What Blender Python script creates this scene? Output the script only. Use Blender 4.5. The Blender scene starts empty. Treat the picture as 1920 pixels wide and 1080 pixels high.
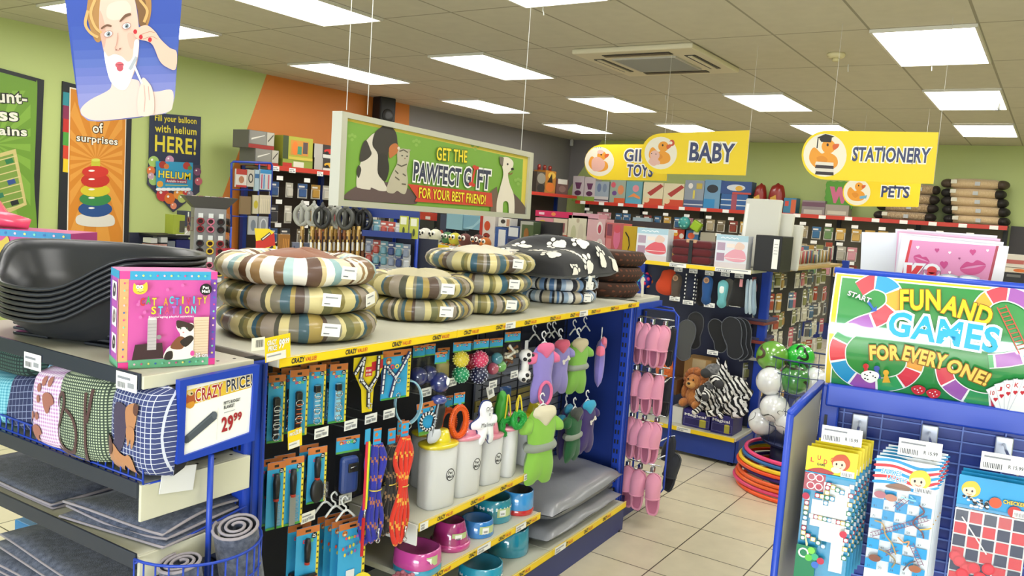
import bpy, bmesh, math, random
from math import sin, cos, pi, radians as rad, sqrt
from mathutils import Vector as V, Matrix as Mx, Euler
R = random.Random(7)
SC = bpy.context.scene
COL = SC.collection
# ---------------------------------------------------------------- camera
FPX, YAW, PITCH, ROLL, EYE = 1535.85, rad(33.4036), rad(-5.6164), rad(-3.9226), V((0, 0, 1.6))
fw = V((cos(PITCH)*cos(YAW), cos(PITCH)*sin(YAW), sin(PITCH)))
rt0 = V((sin(YAW), -cos(YAW), 0)); dn0 = fw.cross(rt0)
rt = cos(ROLL)*rt0 + sin(ROLL)*dn0; dn = -sin(ROLL)*rt0 + cos(ROLL)*dn0
cd = bpy.data.cameras.new('camera'); cam = bpy.data.objects.new('camera', cd); COL.objects.link(cam)
cd.sensor_width = 36; cd.lens = FPX*36/1920; cd.clip_start = .05
cam.matrix_world = Mx(((rt.x, -dn.x, -fw.x, EYE.x), (rt.y, -dn.y, -fw.y, EYE.y), (rt.z, -dn.z, -fw.z, EYE.z), (0, 0, 0, 1)))
SC.camera = cam
# ---------------------------------------------------------------- world, daylight through the shop front, exposure
w = bpy.data.worlds.new('world'); SC.world = w; w.use_nodes = True
w.node_tree.nodes['Background'].inputs[0].default_value = (.80, .88, 1, 1)
w.node_tree.nodes['Background'].inputs[1].default_value = .6
def area(name, loc, rot, sx, sy, power, col):
    l = bpy.data.lights.new(name, 'AREA'); l.shape = 'RECTANGLE'; l.size = sx; l.size_y = sy; l.energy = power; l.color = col
    o = bpy.data.objects.new(name, l); o.location = loc; o.rotation_euler = rot; COL.objects.link(o); return o
area('door_daylight', (-2.6, -.85, 1.08), (rad(90), 0, rad(-90)), 3.4, 1.5, 205, (.90, .95, 1))
area('window_daylight', (-2.6, 3.6, 1.3), (rad(90), 0, rad(-90)), 4.5, 1.8, 70, (.80, .90, 1))
LIGHT_STRENGTH = 10.0
vs = SC.view_settings
SC.display_settings.display_device = 'sRGB'
vs.view_transform = 'Standard'; vs.look = 'None'; vs.exposure = 0.0; vs.gamma = 1.0; vs.use_curve_mapping = False
SC.cycles.max_bounces = 6; SC.cycles.transparent_max_bounces = 10; SC.cycles.transmission_bounces = 4
SC.cycles.sample_clamp_indirect = 6; SC.cycles.caustics_reflective = False; SC.cycles.caustics_refractive = False
# ---------------------------------------------------------------- the photograph's rays, used to read places off known planes
def ray(x, y): return rt*(x-960) + dn*(y-540) + fw*FPX
def atX(x, y, X): d = ray(x, y); return EYE + d*(X/d.x)
def atY(x, y, Y): d = ray(x, y); return EYE + d*(Y/d.y)
def atZ(x, y, z): d = ray(x, y); return EYE + d*((z-1.6)/d.z)
def atP(x, y, p0, n): d = ray(x, y); return EYE + d*((p0-EYE).dot(n)/d.dot(n))
GA = rad(2); GX = V((cos(GA), sin(GA), 0)); GY = V((-sin(GA), cos(GA), 0)); GO = V((3.765, 1.73, 0))   # the pet gondola's own axes
def gl(u, w, z): return GO + GX*u + GY*w + V((0, 0, z))
def gp(x, y, w): p = atP(x, y, GO+GY*w, GY) - GO; return p.dot(GX), w, p.z
def gpl(x, y, w): return gl(*gp(x, y, w))
def mpp(p): return (p-EYE).dot(fw)/FPX
# ---------------------------------------------------------------- materials
def lin(h):
    o = []
    for i in (0, 2, 4):
        c = int(h[i:i+2], 16)/255; o.append(c/12.92 if c <= .04045 else ((c+.055)/1.055)**2.4)
    return tuple(o)+(1,)
MC = {}
def mat(h, r=.5, metal=0, kind='', k2=''):
    key = (h, r, metal, kind, k2)
    if key in MC: return MC[key]
    m = bpy.data.materials.new('m_%s_%s' % (h, kind or 'plain')); m.use_nodes = True; MC[key] = m
    n = m.node_tree; b = n.nodes['Principled BSDF']; L = n.links.new
    b.inputs['Base Color'].default_value = lin(h); b.inputs['Roughness'].default_value = r; b.inputs['Metallic'].default_value = metal
    def N(t, **kw):
        q = n.nodes.new(t)
        for a, v in kw.items(): setattr(q, a, v)
        return q
    def noise(scale, coord='Object', detail=3):
        t = N('ShaderNodeTexCoord'); z = N('ShaderNodeTexNoise'); z.inputs['Scale'].default_value = scale; z.inputs['Detail'].default_value = detail
        L(t.outputs[coord], z.inputs['Vector']); return z
    def mixc(f, a, c):
        x = N('ShaderNodeMix', data_type='RGBA'); L(f, x.inputs[0]); x.inputs[6].default_value = lin(a); x.inputs[7].default_value = lin(c)
        L(x.outputs[2], b.inputs['Base Color']); return x
    def bump(src, s, d=.002):
        p = N('ShaderNodeBump'); p.inputs['Strength'].default_value = s; p.inputs['Distance'].default_value = d; L(src, p.inputs['Height']); L(p.outputs[0], b.inputs['Normal'])
    def math_(op, a, c=None):
        q = N('ShaderNodeMath', operation=op)
        for i, v in enumerate((a, c)):
            if v is None: continue
            if isinstance(v, (int, float)): q.inputs[i].default_value = v
            else: L(v, q.inputs[i])
        return q.outputs[0]
    if kind == 'fabric':
        z = noise(400); bump(z.outputs[0], .35, .001); b.inputs['Roughness'].default_value = .9; b.inputs['Sheen Weight'].default_value = .2
    elif kind == 'felt':      # k2 = fleck colour
        z = noise(70, detail=6); z2 = N('ShaderNodeValToRGB'); z2.color_ramp.elements[0].position = .35; z2.color_ramp.elements[1].position = .75
        z2.color_ramp.elements[0].color = lin(h); z2.color_ramp.elements[1].color = lin(k2 or h); L(z.outputs[0], z2.inputs[0]); L(z2.outputs[0], b.inputs['Base Color'])
        q = noise(350); bump(q.outputs[0], .6, .003); b.inputs['Roughness'].default_value = .95; b.inputs['Sheen Weight'].default_value = .25
    elif kind == 'wrap': b.inputs['Coat Weight'].default_value = .35; b.inputs['Coat Roughness'].default_value = .12; z = noise(25); bump(z.outputs[0], .15, .01)
    elif kind == 'gloss': b.inputs['Coat Weight'].default_value = 1; b.inputs['Coat Roughness'].default_value = .06; b.inputs['Coat IOR'].default_value = 1.7
    elif kind == 'emit':
        b.inputs['Emission Color'].default_value = (1, .98, .94, 1); b.inputs['Emission Strength'].default_value = LIGHT_STRENGTH
    elif kind == 'clear':     # thin clear plastic
        tr = N('ShaderNodeBsdfTransparent'); tr.inputs[0].default_value = lin(h); gl_ = N('ShaderNodeBsdfGlossy'); gl_.inputs['Roughness'].default_value = .12
        mx = N('ShaderNodeMixShader'); mx.inputs[0].default_value = metal or .1; L(tr.outputs[0], mx.inputs[1]); L(gl_.outputs[0], mx.inputs[2]); L(mx.outputs[0], n.nodes['Material Output'].inputs[0])
    elif kind == 'frost':     # frosted translucent plastic
        tr = N('ShaderNodeBsdfTransparent'); tr.inputs[0].default_value = (.93, .95, .96, 1); mx = N('ShaderNodeMixShader'); mx.inputs[0].default_value = .55
        L(tr.outputs[0], mx.inputs[1]); L(b.outputs[0], mx.inputs[2]); L(mx.outputs[0], n.nodes['Material Output'].inputs[0])
    elif kind in ('plaid', 'gingham', 'dots'):     # k2 = 'line colour|scale|width|angle'
        c2, sc, wd, ang = k2.split('|'); t = N('ShaderNodeTexCoord'); mp = N('ShaderNodeMapping'); mp.inputs['Rotation'].default_value = (0, rad(float(ang)), 0)
        mp.inputs['Scale'].default_value = (float(sc),)*3; L(t.outputs['Object'], mp.inputs[0]); s = N('ShaderNodeSeparateXYZ'); L(mp.outputs[0], s.inputs[0]); wd = float(wd)
        fx = math_('FRACT', s.outputs[0]); fz = math_('FRACT', s.outputs[2])
        if kind == 'dots':
            a = math_('POWER', math_('SUBTRACT', fx, .5), 2); c = math_('POWER', math_('SUBTRACT', fz, .5), 2); f = math_('LESS_THAN', math_('ADD', a, c), wd*wd)
        elif kind == 'plaid': f = math_('MAXIMUM', math_('LESS_THAN', fx, wd), math_('LESS_THAN', fz, wd))
        else: f = math_('MULTIPLY', math_('ADD', math_('LESS_THAN', fx, wd), math_('LESS_THAN', fz, wd)), .5)
        mixc(f, h, c2); z = noise(400); bump(z.outputs[0], .3, .001); b.inputs['Roughness'].default_value = .9
    elif kind == 'paint':
        z = noise(2.5); x = N('ShaderNodeMapRange'); x.inputs[3].default_value = .42; x.inputs[4].default_value = .58; L(z.outputs[0], x.inputs[0]); L(x.outputs[0], b.inputs['Roughness'])
    return m
BLUE = mat('1a3fae', .38); BLUED = mat('14307f', .45); WHITE = mat('e8e8e4', .5); SHELF = mat('c9c8b8', .45); STEEL = mat('b9bcc0', .3, .9); BLACK = mat('15161a', .5)
YEL = mat('f2cf1c', .4); DARKGR = mat('2c2f36', .6); PAPER = mat('f1f1ee', .6); INK = mat('202432', .6); RED = mat('c9252b', .45); TRANS = mat('fafbfc', .1, .045, 'clear')
# ---------------------------------------------------------------- mesh building
def tag(o, label=None, cat=None, group=None, kind=None):
    for k, v in (('label', label), ('category', cat), ('group', group), ('kind', kind)):
        if v: o[k] = v
    return o
RB = {}
def rbox_data(sx, sy, sz, r, seg):
    key = (round(sx, 4), round(sy, 4), round(sz, 4), round(r, 4), seg)
    if key not in RB:
        b = bmesh.new(); bmesh.ops.create_cube(b, size=1); bmesh.ops.scale(b, vec=(sx, sy, sz), verts=b.verts)
        bmesh.ops.bevel(b, geom=b.edges[:], offset=min(r, .49*min(sx, sy, sz)), segments=seg, profile=.5, affect='EDGES'); b.verts.index_update()
        RB[key] = ([v.co.copy() for v in b.verts], [[v.index for v in f.verts] for f in b.faces]); b.free()
    return RB[key]
def circ(cx, cy, rx, ry=None, n=24, a0=0, a1=2*pi):
    ry = rx if ry is None else ry; full = abs(a1-a0-2*pi) < 1e-6
    return [(cx+rx*cos(a0+(a1-a0)*i/(n if full else n-1)), cy+ry*sin(a0+(a1-a0)*i/(n if full else n-1))) for i in range(n)]
def spl(pts, n=6, closed=True):       # Catmull-Rom through 2D or 3D points
    P = [V(p) for p in pts]; N = len(P); out = []
    for i in range(N if closed else N-1):
        a, b, c, d = (P[(i+k-1) % N] if closed else P[max(0, min(N-1, i+k-1))] for k in range(4))
        for j in range(n):
            t = j/n; out.append(.5*((2*b)+(c-a)*t+(2*a-5*b+4*c-d)*t*t+(3*b-a-3*c+d)*t**3))
    if not closed: out.append(P[-1])
    return [tuple(p) for p in out]
TX = {}
def text_data(s, bold=.02, res=3):
    key = (s, bold, res)
    if key not in TX:
        c = bpy.data.curves.new('t', 'FONT'); c.body = s; c.size = 1; c.offset = bold; c.resolution_u = res; c.align_x = 'CENTER'; c.space_character = 1.07
        o = bpy.data.objects.new('t', c); COL.objects.link(o); dg = bpy.context.evaluated_depsgraph_get(); dg.update()
        me = o.evaluated_get(dg).to_mesh(); vs_ = [(v.co.x, v.co.y) for v in me.vertices]; fs = [list(p.vertices) for p in me.polygons]
        o.evaluated_get(dg).to_mesh_clear(); bpy.data.objects.remove(o); bpy.data.curves.remove(c)
        x0, x1, y0, y1 = (min(v[0] for v in vs_), max(v[0] for v in vs_), min(v[1] for v in vs_), max(v[1] for v in vs_)) if vs_ else (0, 1, 0, 1)
        TX[key] = ([(x-(x0+x1)/2, y-(y0+y1)/2) for x, y in vs_], fs, x1-x0, y1-y0)
    return TX[key]
class MB:
    e = .00014
    def __init__(s): s.v = []; s.f = []; s.m = []; s.sm = []; s.ms = []; s.T = Mx(); s.ly = 0; s.org = (0, 0, 0)
    def mi(s, m):
        if isinstance(m, str): m = mat(m, .5)
        if m not in s.ms: s.ms.append(m)
        return s.ms.index(m)
    def add(s, vs, fs, m, smooth=False):
        o = len(s.v); s.v += [s.T @ V(v) for v in vs]; one = not isinstance(m, list)
        k = s.mi(m) if one else None
        for i, f in enumerate(fs):
            s.f.append([o+j for j in f]); s.m.append(k if one else s.mi(m[i])); s.sm.append(smooth)
        return s
    def box(s, c, sz, m, r=0, seg=2):
        if r: vs, fs = rbox_data(*sz, r, seg); return s.add([v+V(c) for v in vs], fs, m)
        x, y, z = (d/2 for d in sz); cx, cy, cz = c
        return s.add([(cx+a*x, cy+b*y, cz+d*z) for a in (-1, 1) for b in (-1, 1) for d in (-1, 1)], [(0, 1, 3, 2), (4, 6, 7, 5), (0, 4, 5, 1), (2, 3, 7, 6), (0, 2, 6, 4), (1, 5, 7, 3)], m)
    def tube(s, pts, r, m, n=6, closed=False, rf=None):
        P = [V(p) for p in pts]; N = len(P); vs = []; up = None
        for i, p in enumerate(P):
            t = ((P[(i+1) % N] if closed or i < N-1 else p)-(P[i-1] if closed or i > 0 else p)).normalized()
            if up is None: up = t.orthogonal().normalized()
            a = (up-t*up.dot(t)); a = a.normalized() if a.length > 1e-6 else t.orthogonal().normalized(); up = a; b = t.cross(a); rr = r*(rf(i/(N-1)) if rf else 1)
            vs += [p+(a*cos(2*pi*j/n)+b*sin(2*pi*j/n))*rr for j in range(n)]
        fs = []
        for i in range(N if closed else N-1):
            for j in range(n): q = (i+1) % N; fs.append((i*n+j, i*n+(j+1) % n, q*n+(j+1) % n, q*n+j))
        ms = [m[(k//n+k % n) % len(m)] for k in range(len(fs))] if isinstance(m, list) else m
        if not closed:
            fs += [tuple(range(n-1, -1, -1)), tuple((N-1)*n+j for j in range(n))]
            if isinstance(m, list): ms += [m[0], m[0]]
        return s.add(vs, fs, ms, True)
    def wire(s, pts, r, m, closed=False): return s.tube(pts, r, m, 5, closed)
    def lathe(s, prof, m, n=24, c=(0, 0, 0), sx=1, sy=1, pw=2.0, smooth=True, cap=True):
        def sq(a): ca, sa = cos(a), sin(a); k = (abs(ca)**pw+abs(sa)**pw)**(-1/pw); return ca*k, sa*k
        vs = [(c[0]+r*sq(2*pi*j/n)[0]*sx, c[1]+r*sq(2*pi*j/n)[1]*sy, c[2]+z) for r, z in prof for j in range(n)]; N = len(prof)
        fs = [(i*n+j, i*n+(j+1) % n, (i+1)*n+(j+1) % n, (i+1)*n+j) for i in range(N-1) for j in range(n)]
        ms = [m[i % len(m)] for i in range(N-1) for j in range(n)] if isinstance(m, list) else m
        if cap and prof[0][0] > 1e-5: fs.append(tuple(range(n-1, -1, -1))); ms = ms+[m[0]] if isinstance(m, list) else m
        if cap and prof[-1][0] > 1e-5: fs.append(tuple((N-1)*n+j for j in range(n))); ms = ms+[m[-1]] if isinstance(m, list) else m
        return s.add(vs, fs, ms, smooth)
    def ell(s, c, rx, ry=None, rz=None, m=None, n=16, k=9):
        ry = rx if ry is None else ry; rz = rx if rz is None else rz
        vs = [(c[0]+rx*sin(pi*i/k)*cos(2*pi*j/n), c[1]+ry*sin(pi*i/k)*sin(2*pi*j/n), c[2]-rz*cos(pi*i/k)) for i in range(1, k) for j in range(n)]
        vs += [(c[0], c[1], c[2]-rz), (c[0], c[1], c[2]+rz)]; b = (k-1)*n
        fs = [(i*n+j, i*n+(j+1) % n, (i+1)*n+(j+1) % n, (i+1)*n+j) for i in range(k-2) for j in range(n)]
        fs += [(b, (j+1) % n, j) for j in range(n)]+[(b+1, (k-2)*n+j, (k-2)*n+(j+1) % n) for j in range(n)]
        return s.add(vs, fs, m, True)
    def cushion(s, w, h, t, m, n=12, ex=4, fn=None):      # pillow: stands in x,z, thickness along y
        vs = []; fs = []
        for sd in (-1, 1):
            for i in range(n+1):
                for j in range(n+1):
                    a, b = 2*i/n-1, 2*j/n-1; q = max(0, (1-abs(a)**ex)*(1-abs(b)**ex))**.5; pin = 1-.06*(1-q)*(abs(a)*abs(b))
                    x, z, y = a*w/2*(1-.05*b*b)*pin, b*h/2*(1-.05*a*a)*pin, sd*t/2*q
                    vs.append(fn(x, y, z) if fn else (x, y, z))
        k = (n+1)**2
        for sd in (0, 1):
            for i in range(n):
                for j in range(n):
                    q = [sd*k+i*(n+1)+j, sd*k+(i+1)*(n+1)+j, sd*k+(i+1)*(n+1)+j+1, sd*k+i*(n+1)+j+1]; fs.append(q if sd == 0 else q[::-1])
        return s.add(vs, fs, m, True)
    def prism(s, pts, y0, y1, m, m2=None):     # 2D outline in x,z pushed from y0 to y1 (front is y0)
        n = len(pts); vs = [(x, y0, z) for x, z in pts]+[(x, y1, z) for x, z in pts]
        fs = [list(range(n)), list(range(2*n-1, n-1, -1))]+[(i, n+i, n+(i+1) % n, (i+1) % n) for i in range(n)]
        return s.add(vs, fs, m if m2 is None else [m, m]+[m2]*n)
    # flat printing on the -y face: x right, z up, each call a hair in front of the one before
    def at(s, x=0, y=0, z=0): s.org = (x, y, z); s.ly = 0; return s
    def poly(s, pts, m):
        s.ly += 1; x, y, z = s.org; a = 0
        for i in range(len(pts)): a += pts[i-1][0]*pts[i][1]-pts[i][0]*pts[i-1][1]
        if a < 0: pts = pts[::-1]
        return s.add([(x+p[0], y-s.ly*s.e, z+p[1]) for p in pts], [list(range(len(pts)))], m)
    def rect(s, x0, z0, x1, z1, m): return s.poly([(x0, z0), (x1, z0), (x1, z1), (x0, z1)], m)
    def oval(s, x, z, rx, rz=None, m=None, n=20, rot=0):
        rz = rx if rz is None else rz; c, d = cos(rot), sin(rot)
        return s.poly([(x+a*c-b*d, z+a*d+b*c) for a, b in circ(0, 0, rx, rz, n)], m)
    def blob(s, pts, m, n=5): return s.poly(spl(pts, n), m)
    def line(s, pts, w, m, closed=False):
        P = [V(p) for p in pts]; N = len(P); Lf = []; Rt = []
        for i, p in enumerate(P):
            t = ((P[(i+1) % N] if closed or i < N-1 else p)-(P[i-1] if closed or i > 0 else p)).normalized(); q = V((-t.y, t.x))*w/2; Lf.append(p+q); Rt.append(p-q)
        s.ly += 1; x, y, z = s.org; vs = [(x+p.x, y-s.ly*s.e, z+p.y) for p in Lf+Rt]
        return s.add(vs, [(N+i, N+(i+1) % N, (i+1) % N, i) for i in range(N if closed else N-1)], m)
    def text(s, t, x, z, h, m, w=None, bold=.02, rot=0, shear=0, out=None, ow=.05, fn=None, res=3):
        if out is not None: s.text(t, x, z, h, out, w, bold+ow, rot, shear, None, 0, fn, res)
        vs, fs, W, H = text_data(t, bold, res); _, _, W0, H0 = text_data(t, .02, res); k = h/max(H0, 1e-6); kx = k if w is None else w/max(W0, 1e-6); c, d = cos(rot), sin(rot); s.ly += 1; ox, oy, oz = s.org; q = []
        for a, b in vs:
            a, b = a*kx+b*k*shear, b*k
            if fn: a, b = fn(a, b)
            q.append((ox+x+a*c-b*d, oy-s.ly*s.e, oz+z+a*d+b*c))
        return s.add(q, fs, m)
    def barcode(s, x, z, w, h, n=11):
        for i in range(n): s.ly = s.ly; s.rect(x+w*i/n, z, x+w*(i+.35+.3*((i*7) % 3)/3)/n, z+h, INK); s.ly -= 1
        s.ly += 1; return s
    def mesh(s, name):
        me = bpy.data.meshes.new(name); me.from_pydata([tuple(v) for v in s.v], [], s.f)
        for m in s.ms: me.materials.append(m)
        me.polygons.foreach_set('material_index', s.m); me.polygons.foreach_set('use_smooth', s.sm); me.update(); return me
    def build(s, name, parent=None, label=None, cat=None, group=None, loc=(0, 0, 0), rz=0, rot=None, kind=None):
        o = bpy.data.objects.new(name, s.mesh(name)); COL.objects.link(o); o.location = loc; o.rotation_euler = rot or (0, 0, rz)
        if parent: o.parent = parent
        return tag(o, label, cat, group, kind)
def thing(name, label, cat, loc=(0, 0, 0), rz=0, group=None, rot=None):
    o = bpy.data.objects.new(name, None); COL.objects.link(o); o.location = loc; o.rotation_euler = rot or (0, 0, rz); o.empty_display_size = .05
    return tag(o, label, cat, group)
def dup(o, loc=None, rz=None, label=None, group=None, rot=None, parent=None):
    c = o.copy(); COL.objects.link(c)
    if loc is not None: c.location = loc
    if rz is not None: c.rotation_euler = (0, 0, rz)
    if rot is not None: c.rotation_euler = rot
    if parent: c.parent = parent
    tag(c, label, None, group)
    for ch in list(o.children): dup(ch, parent=c)
    return c
NTH = 'first second third fourth fifth sixth seventh eighth ninth tenth eleventh twelfth thirteenth fourteenth fifteenth sixteenth seventeenth eighteenth nineteenth twentieth'.split()
NTH += ['twenty-'+x for x in NTH[:9]] + ['thirtieth'] + ['thirty-'+x for x in NTH[:9]] + ['fortieth'] + ['forty-'+x for x in NTH[:9]]
# ---------------------------------------------------------------- the room
CEIL, YL, XB = 2.865, 7.42, 12.85
XF, YR = -3.0, -4.2
def grid_mat(name, base, line, px, py, ox, oy, wd, r, amt):
    m = bpy.data.materials.new(name); m.use_nodes = True; n = m.node_tree; b = n.nodes['Principled BSDF']; L = n.links.new
    g = n.nodes.new('ShaderNodeNewGeometry'); s = n.nodes.new('ShaderNodeSeparateXYZ'); L(g.outputs['Position'], s.inputs[0])
    def mt(op, a, c):
        q = n.nodes.new('ShaderNodeMath'); q.operation = op
        for i, v in enumerate((a, c)):
            if isinstance(v, (int, float)): q.inputs[i].default_value = v
            else: L(v, q.inputs[i])
        return q.outputs[0]
    fx = mt('LESS_THAN', mt('FLOORED_MODULO', mt('SUBTRACT', s.outputs[0], ox-wd/2), px), wd); fy = mt('LESS_THAN', mt('FLOORED_MODULO', mt('SUBTRACT', s.outputs[1], oy-wd/2), py), wd); f = mt('MAXIMUM', fx, fy)
    z = n.nodes.new('ShaderNodeTexNoise'); z.inputs['Scale'].default_value = 9; z.inputs['Detail'].default_value = 5; L(g.outputs['Position'], z.inputs[0])
    cr = n.nodes.new('ShaderNodeValToRGB'); cr.color_ramp.elements[0].position = .3; cr.color_ramp.elements[1].position = .7
    c0 = lin(base); cr.color_ramp.elements[0].color = tuple(c*(1-amt) for c in c0[:3])+(1,); cr.color_ramp.elements[1].color = c0; L(z.outputs[0], cr.inputs[0])
    x = n.nodes.new('ShaderNodeMix'); x.data_type = 'RGBA'; L(f, x.inputs[0]); L(cr.outputs[0], x.inputs[6]); x.inputs[7].default_value = lin(line); L(x.outputs[2], b.inputs['Base Color'])
    b.inputs['Roughness'].default_value = r
    p = n.nodes.new('ShaderNodeBump'); p.invert = True; p.inputs['Strength'].default_value = .4; p.inputs['Distance'].default_value = .003; L(f, p.inputs['Height']); L(p.outputs[0], b.inputs['Normal'])
    return m
FLOORM = grid_mat('floor_tiles', 'd6cdb2', '4a4231', .3265, .357, 3.715, 1.385, .006, .28, .1)
CEILM = grid_mat('ceiling_tiles', 'cbc6b2', '98937f', 1.2, .6, 5.6, .54, .016, .8, .06)
GREEN, ORANGE, GREY = mat('bccb82', .5, 0, 'paint'), mat('d98338', .5, 0, 'paint'), mat('8a8688', .5, 0, 'paint')
MB().box(((XF+XB)/2, (YR+YL)/2, -.05), (XB-XF+.4, YL-YR+.4, .1), FLOORM).build('floor', kind='structure')
MB().box(((XF+XB)/2, (YR+YL)/2, CEIL+.05), (XB-XF+.4, YL-YR+.4, .1), CEILM).build('ceiling', kind='structure')
s = MB()     # left wall: green, an orange band with a slanted edge, then grey
def wallpoly(pts, m): s.prism(pts, 0, .1, m)
wallpoly([(XF, 0), (4.99, 0), (6.08, CEIL), (XF, CEIL)], GREEN); wallpoly([(4.99, 0), (8.6, 0), (8.46, CEIL), (6.08, CEIL)], ORANGE); wallpoly([(8.6, 0), (XB, 0), (XB, CEIL), (8.46, CEIL)], GREY)
s.build('wall_left', loc=(0, YL, 0), kind='structure')
s = MB()     # back wall, local x runs to the right (world -y)
a = atX(1128, 268, XB); b = atX(1082, 335, XB); k = (b.y-a.y)/(a.z-b.z); xt, xb = YL-a.y, YL-(b.y+k*b.z)
wallpoly([(0, 0), (xb, 0), (xt, CEIL), (0, CEIL)], GREY); wallpoly([(xb, 0), (YL-YR, 0), (YL-YR, CEIL), (xt, CEIL)], GREEN)
s.build('wall_back', loc=(XB, YL, 0), rz=rad(-90), kind='structure')
MB().box(((XF+XB)/2, YR-.05, CEIL/2), (XB-XF, .1, CEIL), GREEN).build('wall_right', kind='structure')
s = MB()     # shop front behind the viewer: plinth, head and piers round the glazing
s.box((XF-.05, (YR+YL)/2, .15), (.1, YL-YR, .3), GREEN); s.box((XF-.05, (YR+YL)/2, 2.765), (.1, YL-YR, .2), GREEN)
for y in (YR+.3, -2.7, 5.5, YL-.5): s.box((XF-.05, y, CEIL/2), (.1, .6, CEIL), GREEN)
s.build('wall_front', kind='structure')
# ---------------------------------------------------------------- ceiling lights, air conditioner, smoke detector, speaker
LIT = mat('ffffff', .5, 0, 'emit'); FRAME = mat('d9d6c8', .5)
def make_light():
    t = thing('ceiling_light', 'x', 'ceiling light', group='recessed fluorescent ceiling panels')
    f = MB()
    for a, b in (((0, .292, 0), (1.19, .016, .02)), ((0, -.292, 0), (1.19, .016, .02)), ((.587, 0, 0), (.016, .6, .02)), ((-.587, 0, 0), (.016, .6, .02))): f.box(a, b, FRAME)
    f.build('frame', t); MB().box((0, 0, .002), (1.158, .568, .008), LIT).build('diffuser', t); return t
L0 = None
rows = ['over the shop front', 'in the nearest row', 'in the second row', 'in the third row', 'in the back row']
cols = ['right of the games stand', 'above the games stand line', 'in the air conditioner line', 'left of the air conditioner line', 'nearest the left wall']
for k in range(-2, 3):
    for j in range(-1, 4):
        if (k, j) == (0, 1): continue
        loc = (5.6+.6+2.4*k, .54+.3+1.8*j, CEIL-.012); lab = 'ceiling light %s, %s' % (rows[k+2], cols[j+1])
        if L0 is None: L0 = make_light(); L0.location = loc; L0['label'] = lab
        else: dup(L0, loc, label=lab)
t = thing('air_conditioner', 'square white ceiling cassette air conditioner with four dark slots', 'air conditioner', (6.2, 2.84, CEIL))
CREAM = mat('d8d0b4', .5); s = MB(); s.box((0, 0, -.02), (1.04, 1.0, .04), CREAM, .012); s.build('panel', t)
s = MB(); s.box((0, 0, -.045), (.54, .54, .012), mat('b9b6ac', .6)); [s.box((-.25+.02*i, 0, -.052), (.006, .5, .004), mat('98958a')) for i in range(26)]; s.build('intake_grille', t)
for i in range(4):
    a = i*pi/2; s = MB(); s.T = Mx.Rotation(a, 4, 'Z'); s.box((0, .385, -.0415), (.56, .085, .006), mat('2c2820')); s.box((0, .385, -.047), (.54, .035, .006), mat('6b5c44') if i % 2 else CREAM); s.build('vent', t)
t = thing('smoke_detector', 'round cream smoke detector on the ceiling right of the air conditioner', 'smoke detector', (6.3, 1.49, CEIL))
MB().lathe([(.06, 0), (.065, -.012), (.055, -.03), (.045, -.035), (0, -.036)][::-1], mat('dcd3a8'), 20).build('housing', t); MB().lathe([(0, -.058), (.022, -.056), (.028, -.036)], mat('cfc596'), 16).build('sensor', t)
p = atZ(1870, 205, 2.75); s = MB().tube([(0, 0, .1), (0, 0, -.02)], .018, WHITE, 8); s.lathe([(0, -.03), (.03, -.025), (.03, -.02)], STEEL, 10)
s.build('sprinkler', label='small white ceiling drop pipe beside the second light from the right', cat='ceiling fitting', loc=(p.x, p.y, CEIL-.1))
for i, (x, y, d) in enumerate(((1590, 128, 'below the smoke detector'), (1747, 126, 'below the large light at top right'), (1248, 184, 'between two rows of lights, over the yellow baby sign'), (1018, 20, 'at the top edge near the air conditioner'))):
    p = atZ(x, y, CEIL-.03); s = MB(); s.wire([(0, 0, .03), (0, 0, 0), (.012, 0, -.012), (.012, 0, -.025)], .004, WHITE); s.build('ceiling_hook', label='tiny white ceiling hook '+d, cat='hook', group='ceiling hooks', loc=p)
p = atY(718, 210, YL-.12); t = thing('loudspeaker', 'black loudspeaker high on the orange wall behind the animal banner', 'speaker', p, rad(-12))
MB().box((0, -.02, 0), (.24, .18, .36), BLACK, .02).build('cabinet', t); s = MB(); s.T = Mx.Translation((0, -.112, -.05)) @ Mx.Rotation(rad(90), 4, 'X'); s.lathe([(.085, 0), (.08, .006), (.03, -.01+.012), (0, .004)], mat('2a2a2e', .4), 20); s.build('woofer', t)
MB().box((0, .09, 0), (.06, .06, .08), STEEL).build('bracket', t)
s = MB().box((0, 0, 0), (.05, .05, .1), WHITE, .01); s.lathe([(.02, .05), (.015, .09)], WHITE, 8); p = atX(1070, 268, XB-.1); s.build('alarm_sensor', label='small white sensor high in the back corner of the shop', cat='sensor', loc=(p.x, p.y-.02, p.z))
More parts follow.
